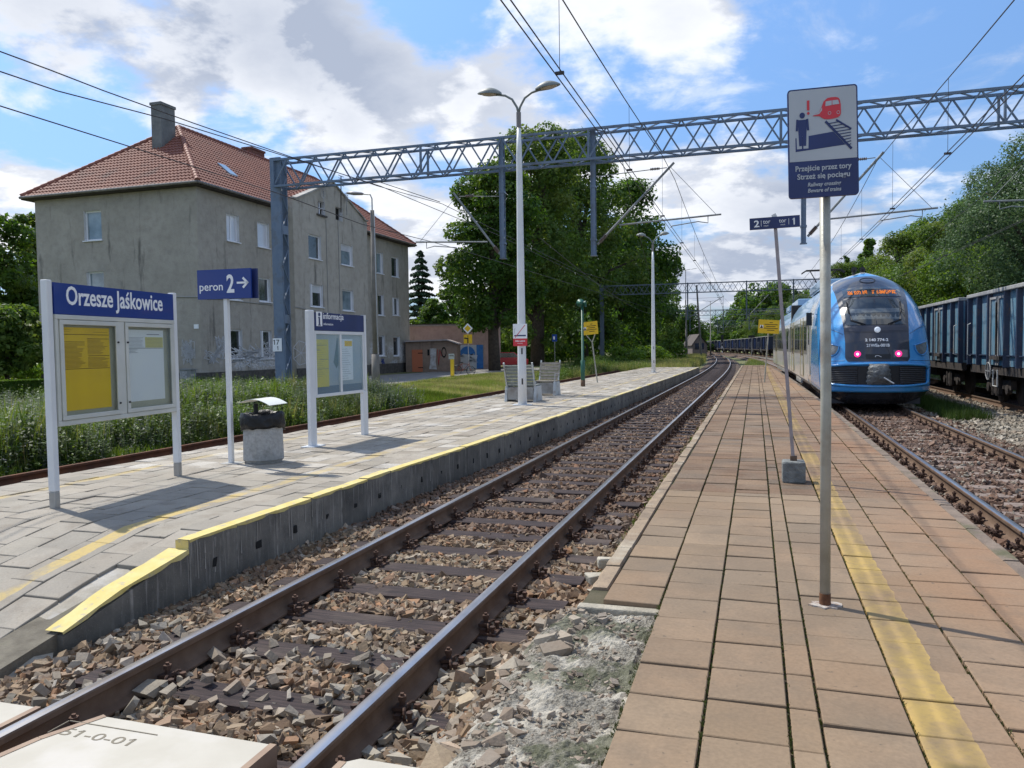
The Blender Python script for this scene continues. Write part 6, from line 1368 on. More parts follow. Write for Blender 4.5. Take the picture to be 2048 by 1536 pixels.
# gable above the eaves with two attic openings
zb1 = zt1; zsh = (shl.z+bx(722, 448, .85).z)/2; za = apx.z; wsh = .9
atl, atr = at1, at2; zmid = max(at1[3], at2[3])+.08; zmid = min(zmid, za-1.0)
ysl = lambda z: (za-z)/(za-zsh)*(YG1-YG0)/2*.93      # half width of the gable at height z
k_ = zmid
poly_low_w = ysl(zmid); 
holes_a = [h for h in (at1, at2)]
y0m, y1m = yc_-poly_low_w, yc_+poly_low_w
A = sorted([y0m, y1m]+[v for h in holes_a for v in h[:2]]); Zs = sorted([zb1, zmid]+[min(max(v, zb1+.02), zmid-.02) for h in holes_a for v in h[2:]])
ha = [(h[0], h[1], max(h[2], zb1+.02), min(h[3], zmid-.02)) for h in holes_a]
wall_holes(mb, fxg, y0m, y1m, zb1, zmid, ha, 1, .3)
for sgn, ye, ym_ in ((-1, YG0, y0m), (1, YG1, y1m)):
    zz = zsh; yo = ye
    mb.add([fxg(ye, zb1, 0), fxg(ym_, zb1, 0), fxg(ym_, zmid, 0), fxg(yc_+sgn*ysl(zsh), zsh, 0), fxg(ye, zsh, 0)], [(0, 1, 2, 3, 4)])
mb.add([fxg(y0m, zmid, 0), fxg(y1m, zmid, 0), fxg(yc_, za, 0)], [(0, 1, 2)])
# side cheeks and back of the gable
for ye in (YG0, YG1): mb.quad(Vector((.85, ye, 0)), Vector((.85, ye, zsh)), Vector((-1.2, ye, zsh)), Vector((-1.2, ye, 0)))
mb.add([Vector((.55, YG0, zsh)), Vector((.55, yc_-ysl(zsh), zsh)), Vector((.55, yc_, za)), Vector((.55, yc_+ysl(zsh), zsh)), Vector((.55, YG1, zsh)), Vector((.55, YG1, ZE)), Vector((.55, YG0, ZE))], [(0, 1, 2, 3, 4, 5, 6)])
mb.build('gable_wall', [STU2, REV], bd)
mb = MB(); mb.mat(0)
for sgn in (-1, 1):
    a = Vector((.70, yc_+sgn*ysl(zsh), zsh)); b_ = Vector((.70, yc_, za)); mb.bar(a, b_, .42, .07) if False else mb.add([a+Vector((.26, 0, 0)), b_+Vector((.26, 0, 0)), b_+Vector((-.4, 0, 0)), a+Vector((-.4, 0, 0)), a+Vector((.26, 0, .10)), b_+Vector((.26, 0, .10)), b_+Vector((-.4, 0, .10)), a+Vector((-.4, 0, .10))], [(0, 1, 2, 3), (7, 6, 5, 4), (0, 4, 5, 1), (1, 5, 6, 2), (2, 6, 7, 3), (3, 7, 4, 0)])
    mb.bb(-.5, .95, *( (YG0-.05, yc_-ysl(zsh)) if sgn < 0 else (yc_+ysl(zsh), YG1+.05)), zsh, zsh+.07)
mb.build('gable_coping', mat('weathered coping', (.42, .41, .38), (.20, .19, .18), rough=.8, ns=1.2), bd)
mb = MB(); 
for h in ha:
    a0, a1, z0, z1 = h; mb.quad(Vector((.56, a0, z0)), Vector((.56, a1, z0)), Vector((.56, a1, z1)), Vector((.56, a0, z1))); 
mb.build('attic_opening', HOLE, bd)
mb = MB(); h = ha[0]; mb.bb(.64, .70, h[0]+.05, h[0]+.15, h[2], h[3]); mb.bb(.64, .70, (h[0]+h[1])/2-.04, (h[0]+h[1])/2+.04, h[2], h[3]); mb.bb(.64, .70, h[0]+.05, h[1], (h[2]+h[3])/2-.04, (h[2]+h[3])/2+.04); mb.build('attic_window_frame', WFR, bd)
mb = MB(); mb.bb(.80, .96, h[0]-.2, h[1]+.1, h[2]-.1, h[2]); mb.build('attic_sill', PLI, bd)
for i, h in enumerate(holes_l): window(fx, h, [WG_W, WG_W, WG_D, WG_D, WG_D, WG_D][i], bd, split=(i in (0,)), tilt=(i == 5))
for i, h in enumerate(gh): window(fxg, h, [WG_D, WG_C, WG_D, WG_C, WG_D, WG_D][i], bd, blind=[0, .25, .3, 0, 0, 0][i], tilt=(i == 2))
for i, h in enumerate(holes_r): window(fx, h, [WG_C, WG_D, WG_D, WG_D, WG_D, WG_D][i], bd, tilt=(i == 3))
for i, h in enumerate(yw): window(fy, h, WG_C, bd)
mb = MB(); mb.bb(-.02, .03, .0, YG0-.02, 0, .75); mb.bb(.83, .88, YG0, YG1, 0, .75); mb.bb(-.02, .03, YG1+.02, LB, 0, .75); mb.bb(-DB, 0, -.03, .0, 0, .75); mb.build('plinth', PLI, bd)
# roof
def tile_mat():
    m, n, b = new_mat('red clay tiles'); co = n.coord()
    c = n.mix(n.map(n.noise(co, 1.2, 6, .7), .3, .7), (.27, .100, .066), (.19, .072, .052)); c = n.mix(n.map(n.noise(co, 9, 3), .55, .7, 0, .6), c, (.34, .15, .105)); c = n.mix(n.map(n.noise(co, .6, 5, .6), .56, .7, 0, .6), c, (.12, .072, .06))
    n.put(b.inputs['Base Color'], c); b.inputs['Roughness'].default_value = .7; return m
TILE = tile_mat(); OH = .45
ridge = lambda y: Vector((-DB/2, y, 0)); rp = BI @ hit(357, 256, B0+NV*(-DB/2), NV); ZR_ = rp.z; YR0 = rp.y; YR1 = LB-YR0; print('ridge', rp, ZR_, YR0, YR1)
def roof_face(mb, e0, e1, r0, r1):
    """tiled slope from eave e0-e1 up to ridge r0-r1 (r0 may equal r1)"""
    e0, e1, r0, r1 = map(Vector, (e0, e1, r0, r1)); ex = (e1-e0).normalized(); W = (e1-e0).length; up = (r0-e0)-ex*(r0-e0).dot(ex); H = up.length; up.normalize(); nrm = ex.cross(up).normalized()
    if nrm.z < 0: nrm = -nrm
    a = (r0-e0).dot(ex); b_ = W-(r1-e0).dot(ex); rows = int(H/.34); cols = int(W/.115)
    for i in range(rows):
        t0, t1 = i/rows, (i+1)/rows; vs = []; n_ = 0; xs = []
        for j in range(cols+1):
            x = W*j/cols; lo, hi = a*(t0+t1)/2, W-b_*(t0+t1)/2
            if x < lo-.12 or x > hi+.12: continue
            xc = min(max(x, lo), hi); xs.append(xc); hh = .028*(1 if j % 2 else -1)
            bell = .30*max(0, 1-t0*4)**2
            vs.append(e0+ex*xc+up*(H*t0)+nrm*(.075+hh+bell*.0)); vs.append(e0+ex*xc+up*(H*t1+.03)+nrm*(.025+hh)); vs.append(e0+ex*xc+up*(H*t0)+nrm*(.0+hh))
        m_ = len(xs); fs = []
        for j in range(m_-1): fs += [(3*j, 3*j+3, 3*j+4, 3*j+1), (3*j+2, 3*j+5, 3*j+3, 3*j)]
        mb.add(vs, fs)
E0, E1, E2, E3 = (OH, -OH, ZE), (OH, LB+OH, ZE), (-DB-OH, LB+OH, ZE), (-DB-OH, -OH, ZE); R0, R1 = (-DB/2, YR0, ZR_), (-DB/2, YR1, ZR_)
mb = MB(); roof_face(mb, E0, E1, R0, R1); roof_face(mb, E3, E0, R0, R0); roof_face(mb, E1, E2, R1, R1); roof_face(mb, E2, E3, R1, R0)
# gable roof running back from the gable
yr = yc_; dback = -(za-ZE)/((ZR_-ZE)/(DB/2+OH)); XB = OH+dback-.2
for sgn in (-1, 1):
    e_ = (.5, yr+sgn*ysl(zsh)*1.0, zsh+.02); r_ = (.5, yr, za+.05); r_b = (XB, yr, za+.05); e_b = (OH-(zsh-ZE)/((ZR_-ZE)/(DB/2+OH)), e_[1], zsh+.02)
    if sgn < 0: roof_face(mb, e_b, e_, r_b, r_)
    else: roof_face(mb, e_, e_b, r_, r_b)
rf = mb.build('roof', TILE, bd)
mb = MB()
def capline(a, b_):
    a, b_ = Vector(a), Vector(b_); L = (b_-a).length; n_ = int(L/.38); 
    for i in range(n_): p, q = a.lerp(b_, i/n_), a.lerp(b_, (i+1.15)/n_); mb.tube([p+Vector((0, 0, .05)), q+Vector((0, 0, .05))], [.15, .12], 8)
capline(R0, R1); [capline(e, r_) for e, r_ in ((E0, R0), (E3, R0), (E1, R1), (E2, R1))]
mb.build('ridge_tiles', TILE, rf, auto=40)
mb = MB(); mb.bb(-DB-OH, 0, -OH, LB+OH, ZE-.14, ZE-.02); mb.bb(0.001, OH, -OH, YG0, ZE-.14, ZE-.02); mb.bb(0.001, OH, YG1, LB+OH, ZE-.14, ZE-.02); mb.build('eaves', mat('dark eaves board', (.035, .03, .026), (.06, .05, .045), rough=.9), bd)
mb = MB(); GUT = mat('gutter zinc', (.13, .12, .115), (.20, .19, .18), rough=.5, metal=.3)
for a, b_ in (((-DB-OH, -OH-.07), (OH+.07, -OH-.07)), ((OH+.07, -OH-.07), (OH+.07, YG0-.1)), ((OH+.07, YG1+.1), (OH+.07, LB+OH))): mb = MB(); mb.tube([(*a, ZE-.03), (*b_, ZE-.03)], .075, 8); mb.build('gutter', GUT, bd)
mb = MB(); BRN = mat('dark brown downpipe', (.025, .014, .011), rough=.5)
for y, x in ((YG0-.22, .12), (YG1+.25, .12)): mb.tube([(OH+.05, y, ZE-.1), (OH-.1, y, ZE-.35), (x, y, ZE-.75), (x, y, 0)], .085, 10)
mb.build('downpipe', BRN, bd, smooth=True)
# chimneys, skylight, aerials
cp = BI @ hit(315, 260, B0+NV*(-DB/2-1.2), NV)
rz = lambda x, y: ZE+(ZR_-ZE)*min((min(-x, DB+x)+OH)/(DB/2+OH), (y+OH)/(YR0+OH))
def onroof_y(px, py):
    """point on the camera-side hip slope"""
    n_ = BM.to_3x3() @ Vector((0, -(ZR_-ZE), (YR0+OH))); return BI @ hit(px, py, BM @ Vector(E0), n_)
c0 = onroof_y(306, 300); c1_ = onroof_y(338, 297); print('chim', c0, c1_)
top = bx(315, 218, c0.x).z; cx = c0.x+.45
cx = (c0.x); zt_c = (BI @ hit(315, 222, BM @ Vector((0, c0.y, 0)), TV)).z; print('chimtop', zt_c)
CHM = mat('rendered chimney', (.13, .14, .14), (.19, .20, .20), rough=.9, ns=2.5, bump=.3, bs=20)
mb = MB(); mb.bb(cx-.05, cx+.62, c0.y, c0.y+1.1, c0.z-.4, zt_c+.35); mb.bb(cx-.10, cx+.67, c0.y-.05, c0.y+1.15, zt_c+.35, zt_c+.50); mb.build('chimney', CHM, rf)
p2 = bx(512, 312, -DB/2-1.0); mb = MB(); mb.bb(-DB/2-1.5, -DB/2-.8, p2.y-.8, p2.y+.7, ZR_-1.5, bx(512, 303, -DB/2-1).z); mb.bb(-DB/2-1.56, -DB/2-.74, p2.y-.86, p2.y+.76, bx(512, 303, -DB/2-1).z, bx(512, 300, -DB/2-1).z+.03); mb.mat(1)
mb.tube([(-DB/2-1., p2.y-1.2, ZR_-.5), (-DB/2-1., p2.y-1.35, ZR_+.5)], [.16, .05], 8); mb.build('chimney', [mat('brick chimney', (.11, .05, .04), (.17, .08, .06), rough=.9, ns=6), PLI], rf)
def onroof_x(px, py): n_ = BM.to_3x3() @ Vector(((ZR_-ZE), 0, (DB/2+OH))); return BI @ hit(px, py, BM @ Vector(E0), n_)
k0, k1 = onroof_x(436, 331), onroof_x(460, 352); dyy = k1.y-k0.y; mb = MB(); pz = lambda x: ZE+(ZR_-ZE)*(OH-x)/(DB/2+OH)+.16
xa, xb = k0.x, k1.x; ya, yb = min(k0.y, k1.y), max(k0.y, k1.y); 
mb.add([(xa, ya, pz(xa)), (xa, ya+.7, pz(xa)), (xb, ya+.7, pz(xb)), (xb, ya, pz(xb)), (xa, ya, pz(xa)-.2), (xa, ya+.7, pz(xa)-.2), (xb, ya+.7, pz(xb)-.2), (xb, ya, pz(xb)-.2)], [(0, 1, 2, 3), (0, 4, 5, 1), (1, 5, 6, 2), (2, 6, 7, 3), (3, 7, 4, 0)]); mb.build('skylight', WG_C, rf)
def aerial(px, py, w_, h_, off, root, mast_py=None):
    p = bx(px, py, off); mb = MB(); k = F_PX
    sc_ = (BM @ p).y/F_PX; W, H = w_*sc_, h_*sc_
    for i in range(4): mb.bar((off, p.y-W/2+W*i/3, p.z-H/2), (off, p.y-W/2+W*i/3, p.z+H/2), .02)
    for i in range(6): mb.bar((off, p.y-W/2, p.z-H/2+H*i/5), (off, p.y+W/2, p.z-H/2+H*i/5), .02)
    if mast_py: z1 = bx(px, mast_py, off).z; mb.bar((off, p.y, p.z), (off, p.y, z1), .04)
    mb.build('aerial', mat('aerial metal', (.5, .5, .5), (.2, .2, .2), rough=.5), root)
aerial(647, 382, 14, 26, 1.1, bd, 405); aerial(693, 395, 12, 16, 1.1, bd, 430)
mb = MB(); p = bx(682, 352, 1.1); q_ = bx(682, 425, 1.1); mb.bar(p, q_, .05)
for dz in (0, .18, .36, .6): mb.bar((1.1, p.y-.35, p.z-dz), (1.1, p.y+.35, p.z-dz), .025)
mb.build('aerial', PLI, bd)
# cables along the facade, graffiti
mb = MB(); pts = [by(84, 606), by(300, 594), by(403, 594)]; mb.tube([(p.x, -.03, p.z) for p in pts], .03, 5); p = [bx(403, 594, .03), bx(545, 610, .03)]; mb.tube([(.03, v.y, v.z) for v in p], .03, 5); p = [bx(590, 614, .9), bx(735, 640, .9)]; mb.tube([(.90, v.y, v.z) for v in p], .03, 5)
for px in (652, 676): a, b_ = bx(px, 440, .88), bx(px, 735, .88); mb.tube([(.88, a.y, a.z), (.88, a.y, .3)], .02, 4)
mb.build('facade_cable', mat('pale cable', (.30, .30, .29), rough=.7), bd)
GRW = mat('white spray paint', (.60, .61, .63), (.44, .45, .46), rough=.9, ns=3); GRB = mat('dark spray paint', (.02, .022, .04), rough=.9); GRBL = mat('blue spray paint', (.03, .06, .25), rough=.9)
FM = lambda off: Matrix.Translation((off, 0, 0)) @ Matrix(((0, 0, 1, 0), (1, 0, 0, 0), (0, 1, 0, 0), (0, 0, 0, 1)))    # drawing plane -> facade
def scrib(mb, off, px, py, wpx, hpx, n, seed, wd_=.035):
    r = random.Random(seed); p = bx(px, py, off); sc_ = (BM @ p).y/F_PX; W, H = wpx*sc_*2.2, hpx*sc_; pts = []
    for i in range(n): pts.append((p.y+W*(r.random()-.5), p.z+H*(r.random()-.5)))
    mb.ribbon(pts, wd_, FM(off+.012))
for a_ in ((500, 712, 60, 46, 60, 1, .05), (437, 700, 30, 55, 40, 2, .05), (425, 712, 24, 30, 26, 12, .03), (530, 702, 30, 44, 22, 3, .03), (748, 705, 7, 40, 9, 5, .03), (778, 708, 10, 36, 9, 6, .03)): mb = MB(); scrib(mb, 0, *a_); mb.build('white_graffiti', GRW, bd)
mb = MB()
p = bx(519, 730, 0); mb.text('KU', .75, FM(.012) @ Matrix.Translation((p.y, p.z-.1, 0)), fit=1.6, bold=.0); 
mb.build('letter_graffiti', GRW, bd); mb = MB()
for px, py, R_ in ((602, 706, .75),):
    c = bx(px, py, .85); pts = [(c.y+R_*1.2*math.cos(2*math.pi*i/7), c.z+R_*math.sin(2*math.pi*i/7)) for i in range(8)]; mb.ribbon(pts, .04, FM(.86)); [mb.ribbon([(c.y, c.z), q], .04, FM(.86)) for q in pts[:-1]]
mb.build('star_graffiti', GRW, bd)
mb = MB(); 
for (px, py, w_, seed) in ((790, 724, 22, 7),): scrib(mb, 0, px, py, w_, 12, 26, seed, .03)
mb.build('pale_graffiti', GRW, bd); mb = MB(); scrib(mb, 0, 766, 722, 8, 12, 16, 9, .05); mb.build('blue_graffiti', GRBL, bd)
mb = MB(); 
P_ = lambda x, z: (x, z)
r = random.Random(6); cyy = by(377, 704); sc_ = (BM @ cyy).y/F_PX
pts = [(cyy.x+(r.random()-.5)*34*sc_, cyy.z+(r.random()-.5)*52*sc_) for _ in range(60)]; mb.ribbon(pts, .03, Matrix.Translation((0, -.035, 0)) @ RX); mb.build('white_graffiti', GRW, bd)
mb = MB(); a = by(393, 653); mb.bb(a.x-.14, a.x+.14, -.03, -.005, a.z-.11, a.z+.11); mb.build('address_plate', WHT, bd)
# ---- outbuildings
PINK = stucco('pink stucco', (.50, .34, .30), (.58, .41, .36), (.30, .20, .17)); SHED = stucco('shed render', (.22, .16, .12), (.28, .20, .15), (.12, .09, .07)); TERR = mat('terracotta door', (.42, .13, .06), rough=.8); ROOFG = mat('grey felt roof', (.38, .33, .32), (.30, .27, .26), rough=.9)
def PYz(px, py, Y): d = ray(px, py); return EYE+d*(Y/d.y)
a, b_ = PYz(780, 741, 68), PYz(1000, 741, 68); a.z = b_.z = 0
M, L = from_to(a, b_); H = PYz(900, 652, 68).z; pk = thing('garage_building', 'long low pink building with a flat roof behind the shed', 'building', M)
mb = MB(); mb.bb(0, L, 0, 6, 0, H); mb.build('wall', PINK, pk); mb = MB(); mb.bb(-.1, L+.1, -.15, 6.1, H, H+.12); mb.mat(1).bb(-.12, L+.12, -.17, 6.12, H+.12, H+.2); mb.build('roof', [ROOFG, PLI], pk)
xx = lambda px: (PYz(px, 700, 68)-a).dot(Vector((M[0][0], M[1][0], 0))); zz = lambda py: PYz(935, py, 68).z
mb = MB(); mb.bb(xx(916), xx(953), -.03, 0, .05, zz(690)); mb.mat(1).bb(xx(953), xx(966), -.035, 0, .05, zz(690)); fm = Matrix.Translation((0, -.032, 0)) @ RX; mb.lathe([(zz(691)-zz(722))*.5 and ((zz(691)-zz(722))*.5, 0), ((zz(691)-zz(722))*.5, .012)], 24, fm @ Matrix.Translation((xx(935), zz(708), 0)))
mb.mat(0); r = random.Random(3)
for i in range(14): mb.prism([(xx(935)+r.uniform(-.8, .8)+.22*math.cos(t)*r.uniform(.6, 1.3), zz(716)+r.uniform(-.35, .3)+.12*math.sin(t)*r.uniform(.6, 1.3)) for t in [2*math.pi*k/7 for k in range(7)]], .014+.0006*i, .02+.0006*i, fm)
mb.build('mural', [mat('mural white', (.62, .66, .72), (.5, .55, .62), rough=.8, ns=3), mat('mural blue', (.03, .16, .50), (.05, .22, .56), rough=.7)], pk)
mb = MB(); [mb.bb(xx(q)-.04, xx(q)+.04, -.05, 0, 0, zz(690)) for q in (967, 980)]; mb.build('door_posts', ROOFG, pk)
a, b_ = PYz(812, 742, 62), PYz(915, 740, 62); a.z = b_.z = 0; M, L = from_to(a, b_); z1, z2, z3 = PYz(830, 684, 62).z, PYz(893, 681, 62).z, PYz(915, 689, 62).z; xk = L*.80
sh = thing('shed', 'small brown shed with a terracotta door and peeling render beside the grey block', 'shed', M)
mb = MB(); mb.prism([(0, 0), (L, 0), (L, z3), (xk, z2), (0, z1)], -4, 0, RX); mb.build('wall', SHED, sh); mb = MB(); mb.add([(-.1, -.25, z1), (xk, -.25, z2), (L+.15, -.25, z3), (-.1, 4.1, z1), (xk, 4.1, z2), (L+.15, 4.1, z3)]+[(-.1, -.25, z1+.1), (xk, -.25, z2+.1), (L+.15, -.25, z3+.1), (-.1, 4.1, z1+.1), (xk, 4.1, z2+.1), (L+.15, 4.1, z3+.1)], [(0, 1, 4, 3), (1, 2, 5, 4), (6, 9, 10, 7), (7, 10, 11, 8), (0, 6, 7, 1), (1, 7, 8, 2), (2, 8, 11, 5), (0, 3, 9, 6)]); mb.build('roof', ROOFG, sh)
xs_ = lambda px: (PYz(px, 710, 62)-a).dot(Vector((M[0][0], M[1][0], 0))); zs2 = lambda py: PYz(860, py, 62).z
mb = MB(); mb.bb(xs_(824), xs_(845), -.04, .01, .02, zs2(699)); dr = mb.build('door', TERR, sh); mb = MB(); [mb.bb(xs_(836), xs_(846), -.06, -.04, z-.03, z+.03) for z in (.35, 1.5)]; mb.build('hinge', HOLE, dr)
mb = MB(); mb.bb(xs_(855), xs_(859), -.02, .03, zs2(711), zs2(699)); mb.build('small_opening', HOLE, sh)
mb = MB(); r = random.Random(4); mb.prism([(xs_(858), zs2(738)), (xs_(873), zs2(739)), (xs_(871), zs2(720)), (xs_(873), zs2(697)), (xs_(860), zs2(697)), (xs_(861), zs2(718))], 0, .015, RX); mb.build('white_patch', mat('peeling whitewash', (.50, .50, .50), (.30, .27, .24), rough=.9, ns=3), sh)
mb = MB(); scr = [(xs_(875), zs2(700)), (xs_(877), zs2(730)), (xs_(880), zs2(700)), (xs_(883), zs2(712))]; mb.ribbon(scr, .06, Matrix.Translation((0, -.01, 0)) @ RX); mb.build('red_streaks', mat('faded red paint', (.30, .06, .05), rough=.9), sh)
mb = MB(); mb.torus(.28, .05, 20, 5, Matrix.Translation((xs_(888), -.02, zs2(705))) @ RX @ Matrix.Diagonal((.6, 1.3, .5, 1))); mb.build('painted_ring', HOLE, sh)
# ---- utility cabinet
b0 = G(372, 779, 0); p = loc(b0); cb = thing('utility_cabinet', 'small grey electrical cabinet with peeling stickers at the corner of the grey block', 'cabinet', frame(p.y, p.x, 0)); s1_ = b0.y/F_PX
mb = MB(); mb.bb(-.35, .30, 0, .4, 0, .95); mb.build('housing', mat('cabinet grey', (.26, .27, .27), (.20, .21, .21), rough=.7), cb, bevel=.02); mb = MB(); mb.bb(-.33, .08, -.015, 0, .08, .88); mb.build('door', mat('stickered door', (.42, .43, .44), (.2, .2, .2), rough=.7, ns=12), cb); mb = MB(); mb.bb(-.4, .35, -.04, .44, .95, 1.0); mb.build('lid', mat('cabinet grey', (.26, .27, .27)), cb)
# ---- old street lamp beside the block
b0 = G(752, 768, .3); p = loc(b0); H = hgt(748, 388, b0); lp = thing('street_lamp', 'old concrete street lamp with a single lamp arm in front of the grey block', 'lamp post', frame(p.y, p.x, 0))
mb = MB(); mb.tube([(0, 0, 0), (0, 0, 1.6)], [.20, .17], 10); mb.tube([(0, 0, 1.6), (0, 0, H-.4)], [.12, .09], 10); mb.build('pole', OLDP, lp, smooth=True); mb = MB(); mb.tube([(0, 0, H-.4), (0, 0, H+.1), (-.08, 0, H+.28), (-.45, 0, H+.33)], .03, 8); mb.build('arm', STEELG, lp)
mb = MB(); mb.lathe([(.03, -.45), (.10, -.38), (.15, -.1), (.11, .3), (.04, .4)], 12, Matrix.Translation((-.78, 0, H+.38)) @ Matrix.Rotation(math.pi/2+.12, 4, 'Y') @ Matrix.Diagonal((.55, 1, 1, 1))); mb.build('lamp_head', mat('grey lamp head', (.25, .23, .24), rough=.4), lp, smooth=True)
mb = MB(); mb.tube([(.10, 0, 1.6), (.10, 0, 4.2), (.09, 0, H-.6)], .02, 5); mb.build('cable_conduit', ALU, lp)
# ---- yellow marker, priority sign, bicycle, red car, blue sign
b0 = G(905, 755, 0); p = loc(b0); k = b0.y/F_PX; H = hgt(903, 709, b0); o = thing('marker_post', 'yellow marker post with a small white plate on the grass by the road', 'marker post', frame(p.y, p.x, 0)); mb = MB(); mb.bb(-.09, .09, -.09, .09, 0, H*.85); mb.mat(1).bb(-.095, .095, -.095, .095, 0, .12); mb.build('post', [mat('marker yellow', (.75, .50, .02), rough=.6), HOLE], o); mb = MB(); mb.bb(-.19, .19, -.12, -.10, H*.80, H+.05); mb.mat(1); mb.bb(-.15, .15, -.125, -.12, H*.93, H*.96); mb.build('plate', [mat('marker plate', (.42, .45, .40), rough=.6), BLK], o)
b0 = G(937, 748, 0); p = loc(b0); zc1, zc2 = hgt(937, 657, b0), hgt(937, 678, b0); o = thing('priority_road_sign', 'yellow and white diamond priority sign over a yellow bend plate, beside the bicycle', 'road sign', frame(p.y, p.x, 0)); k = b0.y/F_PX
mb = MB(); mb.tube([(0, .04, 0), (0, .04, zc1)], .035, 8); mb.build('post', STEELG, o); R45 = Matrix.Rotation(math.pi/4, 4, 'Z'); mb = MB(); s_ = 21*k/1.414; q = RX @ R45
mb.mat(0).prism([(-s_/2, -s_/2), (s_/2, -s_/2), (s_/2, s_/2), (-s_/2, s_/2)], 0, .02, Matrix.Translation((0, 0, zc1)) @ q); s_ *= .66; mb.mat(1).prism([(-s_/2, -s_/2), (s_/2, -s_/2), (s_/2, s_/2), (-s_/2, s_/2)], .02, .025, Matrix.Translation((0, 0, zc1)) @ q); mb.build('diamond_plate', [WHT, YSG], o)
mb = MB(); s_ = 18*k; mb.box((0, 0, zc2), (s_, .02, s_)); mb.mat(1); fm = Matrix.Translation((0, -.012, zc2)) @ RX; mb.ribbon([(0, -s_*.4), (0, s_*.05), (-s_*.35, s_*.10)], s_*.14, fm); mb.ribbon([(0, 0), (0, s_*.38)], s_*.05, fm); mb.build('bend_plate', [YSG, BLK], o)
b0 = G(933, 749, 0); p = loc(b0); bk = thing('bicycle', 'red-brown bicycle leaning on the road sign post', 'bicycle', frame(p.y-.25, p.x-.1, 0, math.radians(8), math.radians(4)) @ Matrix.Diagonal((.92, .92, .92, 1)))
for x in (-.52, .52): mb = MB(); T4 = Matrix.Translation((x, 0, .34)) @ RX; mb.torus(.33, .025, 28, 6, T4); [mb.bar((x, 0, .34), (x+.32*math.cos(a), 0, .34+.32*math.sin(a)), .006) for a in [k*math.pi/8 for k in range(16)]]; mb.build('wheel', BLK, bk)
mb = MB(); A_, B_, C_, D_ = (-.52, 0, .34), (-.12, 0, .30), (-.20, 0, .82), (.36, 0, .80)
for u, v in ((A_, B_), (A_, C_), (B_, C_), (C_, D_), (B_, D_), (D_, (.52, 0, .34)), (D_, (.34, 0, .98))): mb.bar(u, v, .035)
mb.build('frame', mat('bike red brown', (.28, .07, .04), rough=.4), bk); mb = MB(); mb.box((-.24, 0, .92), (.25, .14, .06)); mb.bar(C_, (-.24, 0, .9), .03); mb.build('saddle', BLK, bk); mb = MB(); mb.bar((.34, -.28, 1.02), (.34, .28, 1.02), .03); mb.build('handlebar', BLK, bk)
a = PYz(1012, 735, 72); a.z = 0; cr = thing('parked_car', 'red car parked behind the tree trunk at the end of the road', 'car', Matrix.Translation(a) @ Matrix.Rotation(math.radians(8), 4, 'Z')); CRED = paint('car red', (.55, .02, .03)); side = [(-1.9, .25), (1.95, .25), (2.0, .75), (1.3, .95), (.7, 1.42), (-1.0, 1.45), (-1.75, .95), (-2.0, .85)]
mb = MB(); mb.prism(side, -.8, .8, RX); mb.build('body', CRED, cr, bevel=.08); mb = MB(); [mb.prism([(-1.55, .95), (1.15, .95), (.62, 1.36), (-.95, 1.38)], z, z+.02, RX) for z in (.79, -.81)]; mb.build('side_window', WG_D, cr)
for x in (-1.25, 1.25):
    for y in (-.78, .78): mb = MB(); mb.lathe([(.3, -.1), (.32, -.08), (.32, .08), (.3, .1), (.15, .11)], 18, Matrix.Translation((x, y, .32)) @ RX); mb.build('wheel', BLK, cr)
b0 = G(1110, 735, 0); p = loc(b0); o = thing('blue_road_sign', 'small blue and white square road sign under the trees', 'road sign', frame(p.y, p.x, 0)); k = b0.y/F_PX; zc1 = hgt(1110, 676, b0); mb = MB(); mb.tube([(0, 0, 0), (0, 0, zc1)], .03, 6); mb.build('post', STEELG, o); mb = MB(); mb.box((0, -.04, zc1), (10*k, .02, 14*k)); mb.mat(1).box((-1*k, -.055, zc1), (3.5*k, .01, 6*k)); mb.build('plate', [mat('road sign blue', (.01, .06, .30), rough=.5), WHT], o)
b0 = G(1201, 722, 0); p = loc(b0); o = thing('catenary_mast', 'slim blue-grey mast in front of the dark trees with a white plate', 'mast', frame(p.y, p.x, 0)); H = hgt(1201, 560, b0); mb = MB(); mb.bb(-.10, .10, -.1, .1, 0, H); mb.bb(.15, .22, -.1, .1, 0, H); mb.build('mast', GB2, o); mb = MB(); mb.bb(-.28, .28, -.13, -.11, 1.5, 2.0); mb.build('plate', SIGW, o)
# ---- far house
a = PYz(1385, 706, 150); b_ = PYz(1414, 706, 150); a.z = b_.z = -.1; M, L = from_to(a, b_); H1 = PYz(1400, 688, 150).z; H2 = PYz(1398, 668, 150).z
o = thing('far_house', 'small grey brown house with a steep gable roof beyond the dry grass', 'house', M); mb = MB(); mb.prism([(0, 0), (L, 0), (L, H1), (L*.45, H2), (0, H1)], -8, 0, RX); mb.build('wall', mat('far brick', (.16, .13, .12), (.22, .19, .18), rough=.9), o)
mb = MB(); mb.add([(-.3, -.3, H1-.2), (L*.45, -.3, H2+.1), (L+.3, -.3, H1-.2), (-.3, 8, H1-.2), (L*.45, 8, H2+.1), (L+.3, 8, H1-.2)], [(0, 1, 4, 3), (1, 2, 5, 4)]); mb.build('roof', mat('far roof', (.10, .085, .08), rough=.9), o); mb = MB(); [mb.bb(L*f-.4, L*f+.4, -.03, 0, 1.2, 2.4) for f in (.3, .65)]; mb.build('window', WG_D, o)
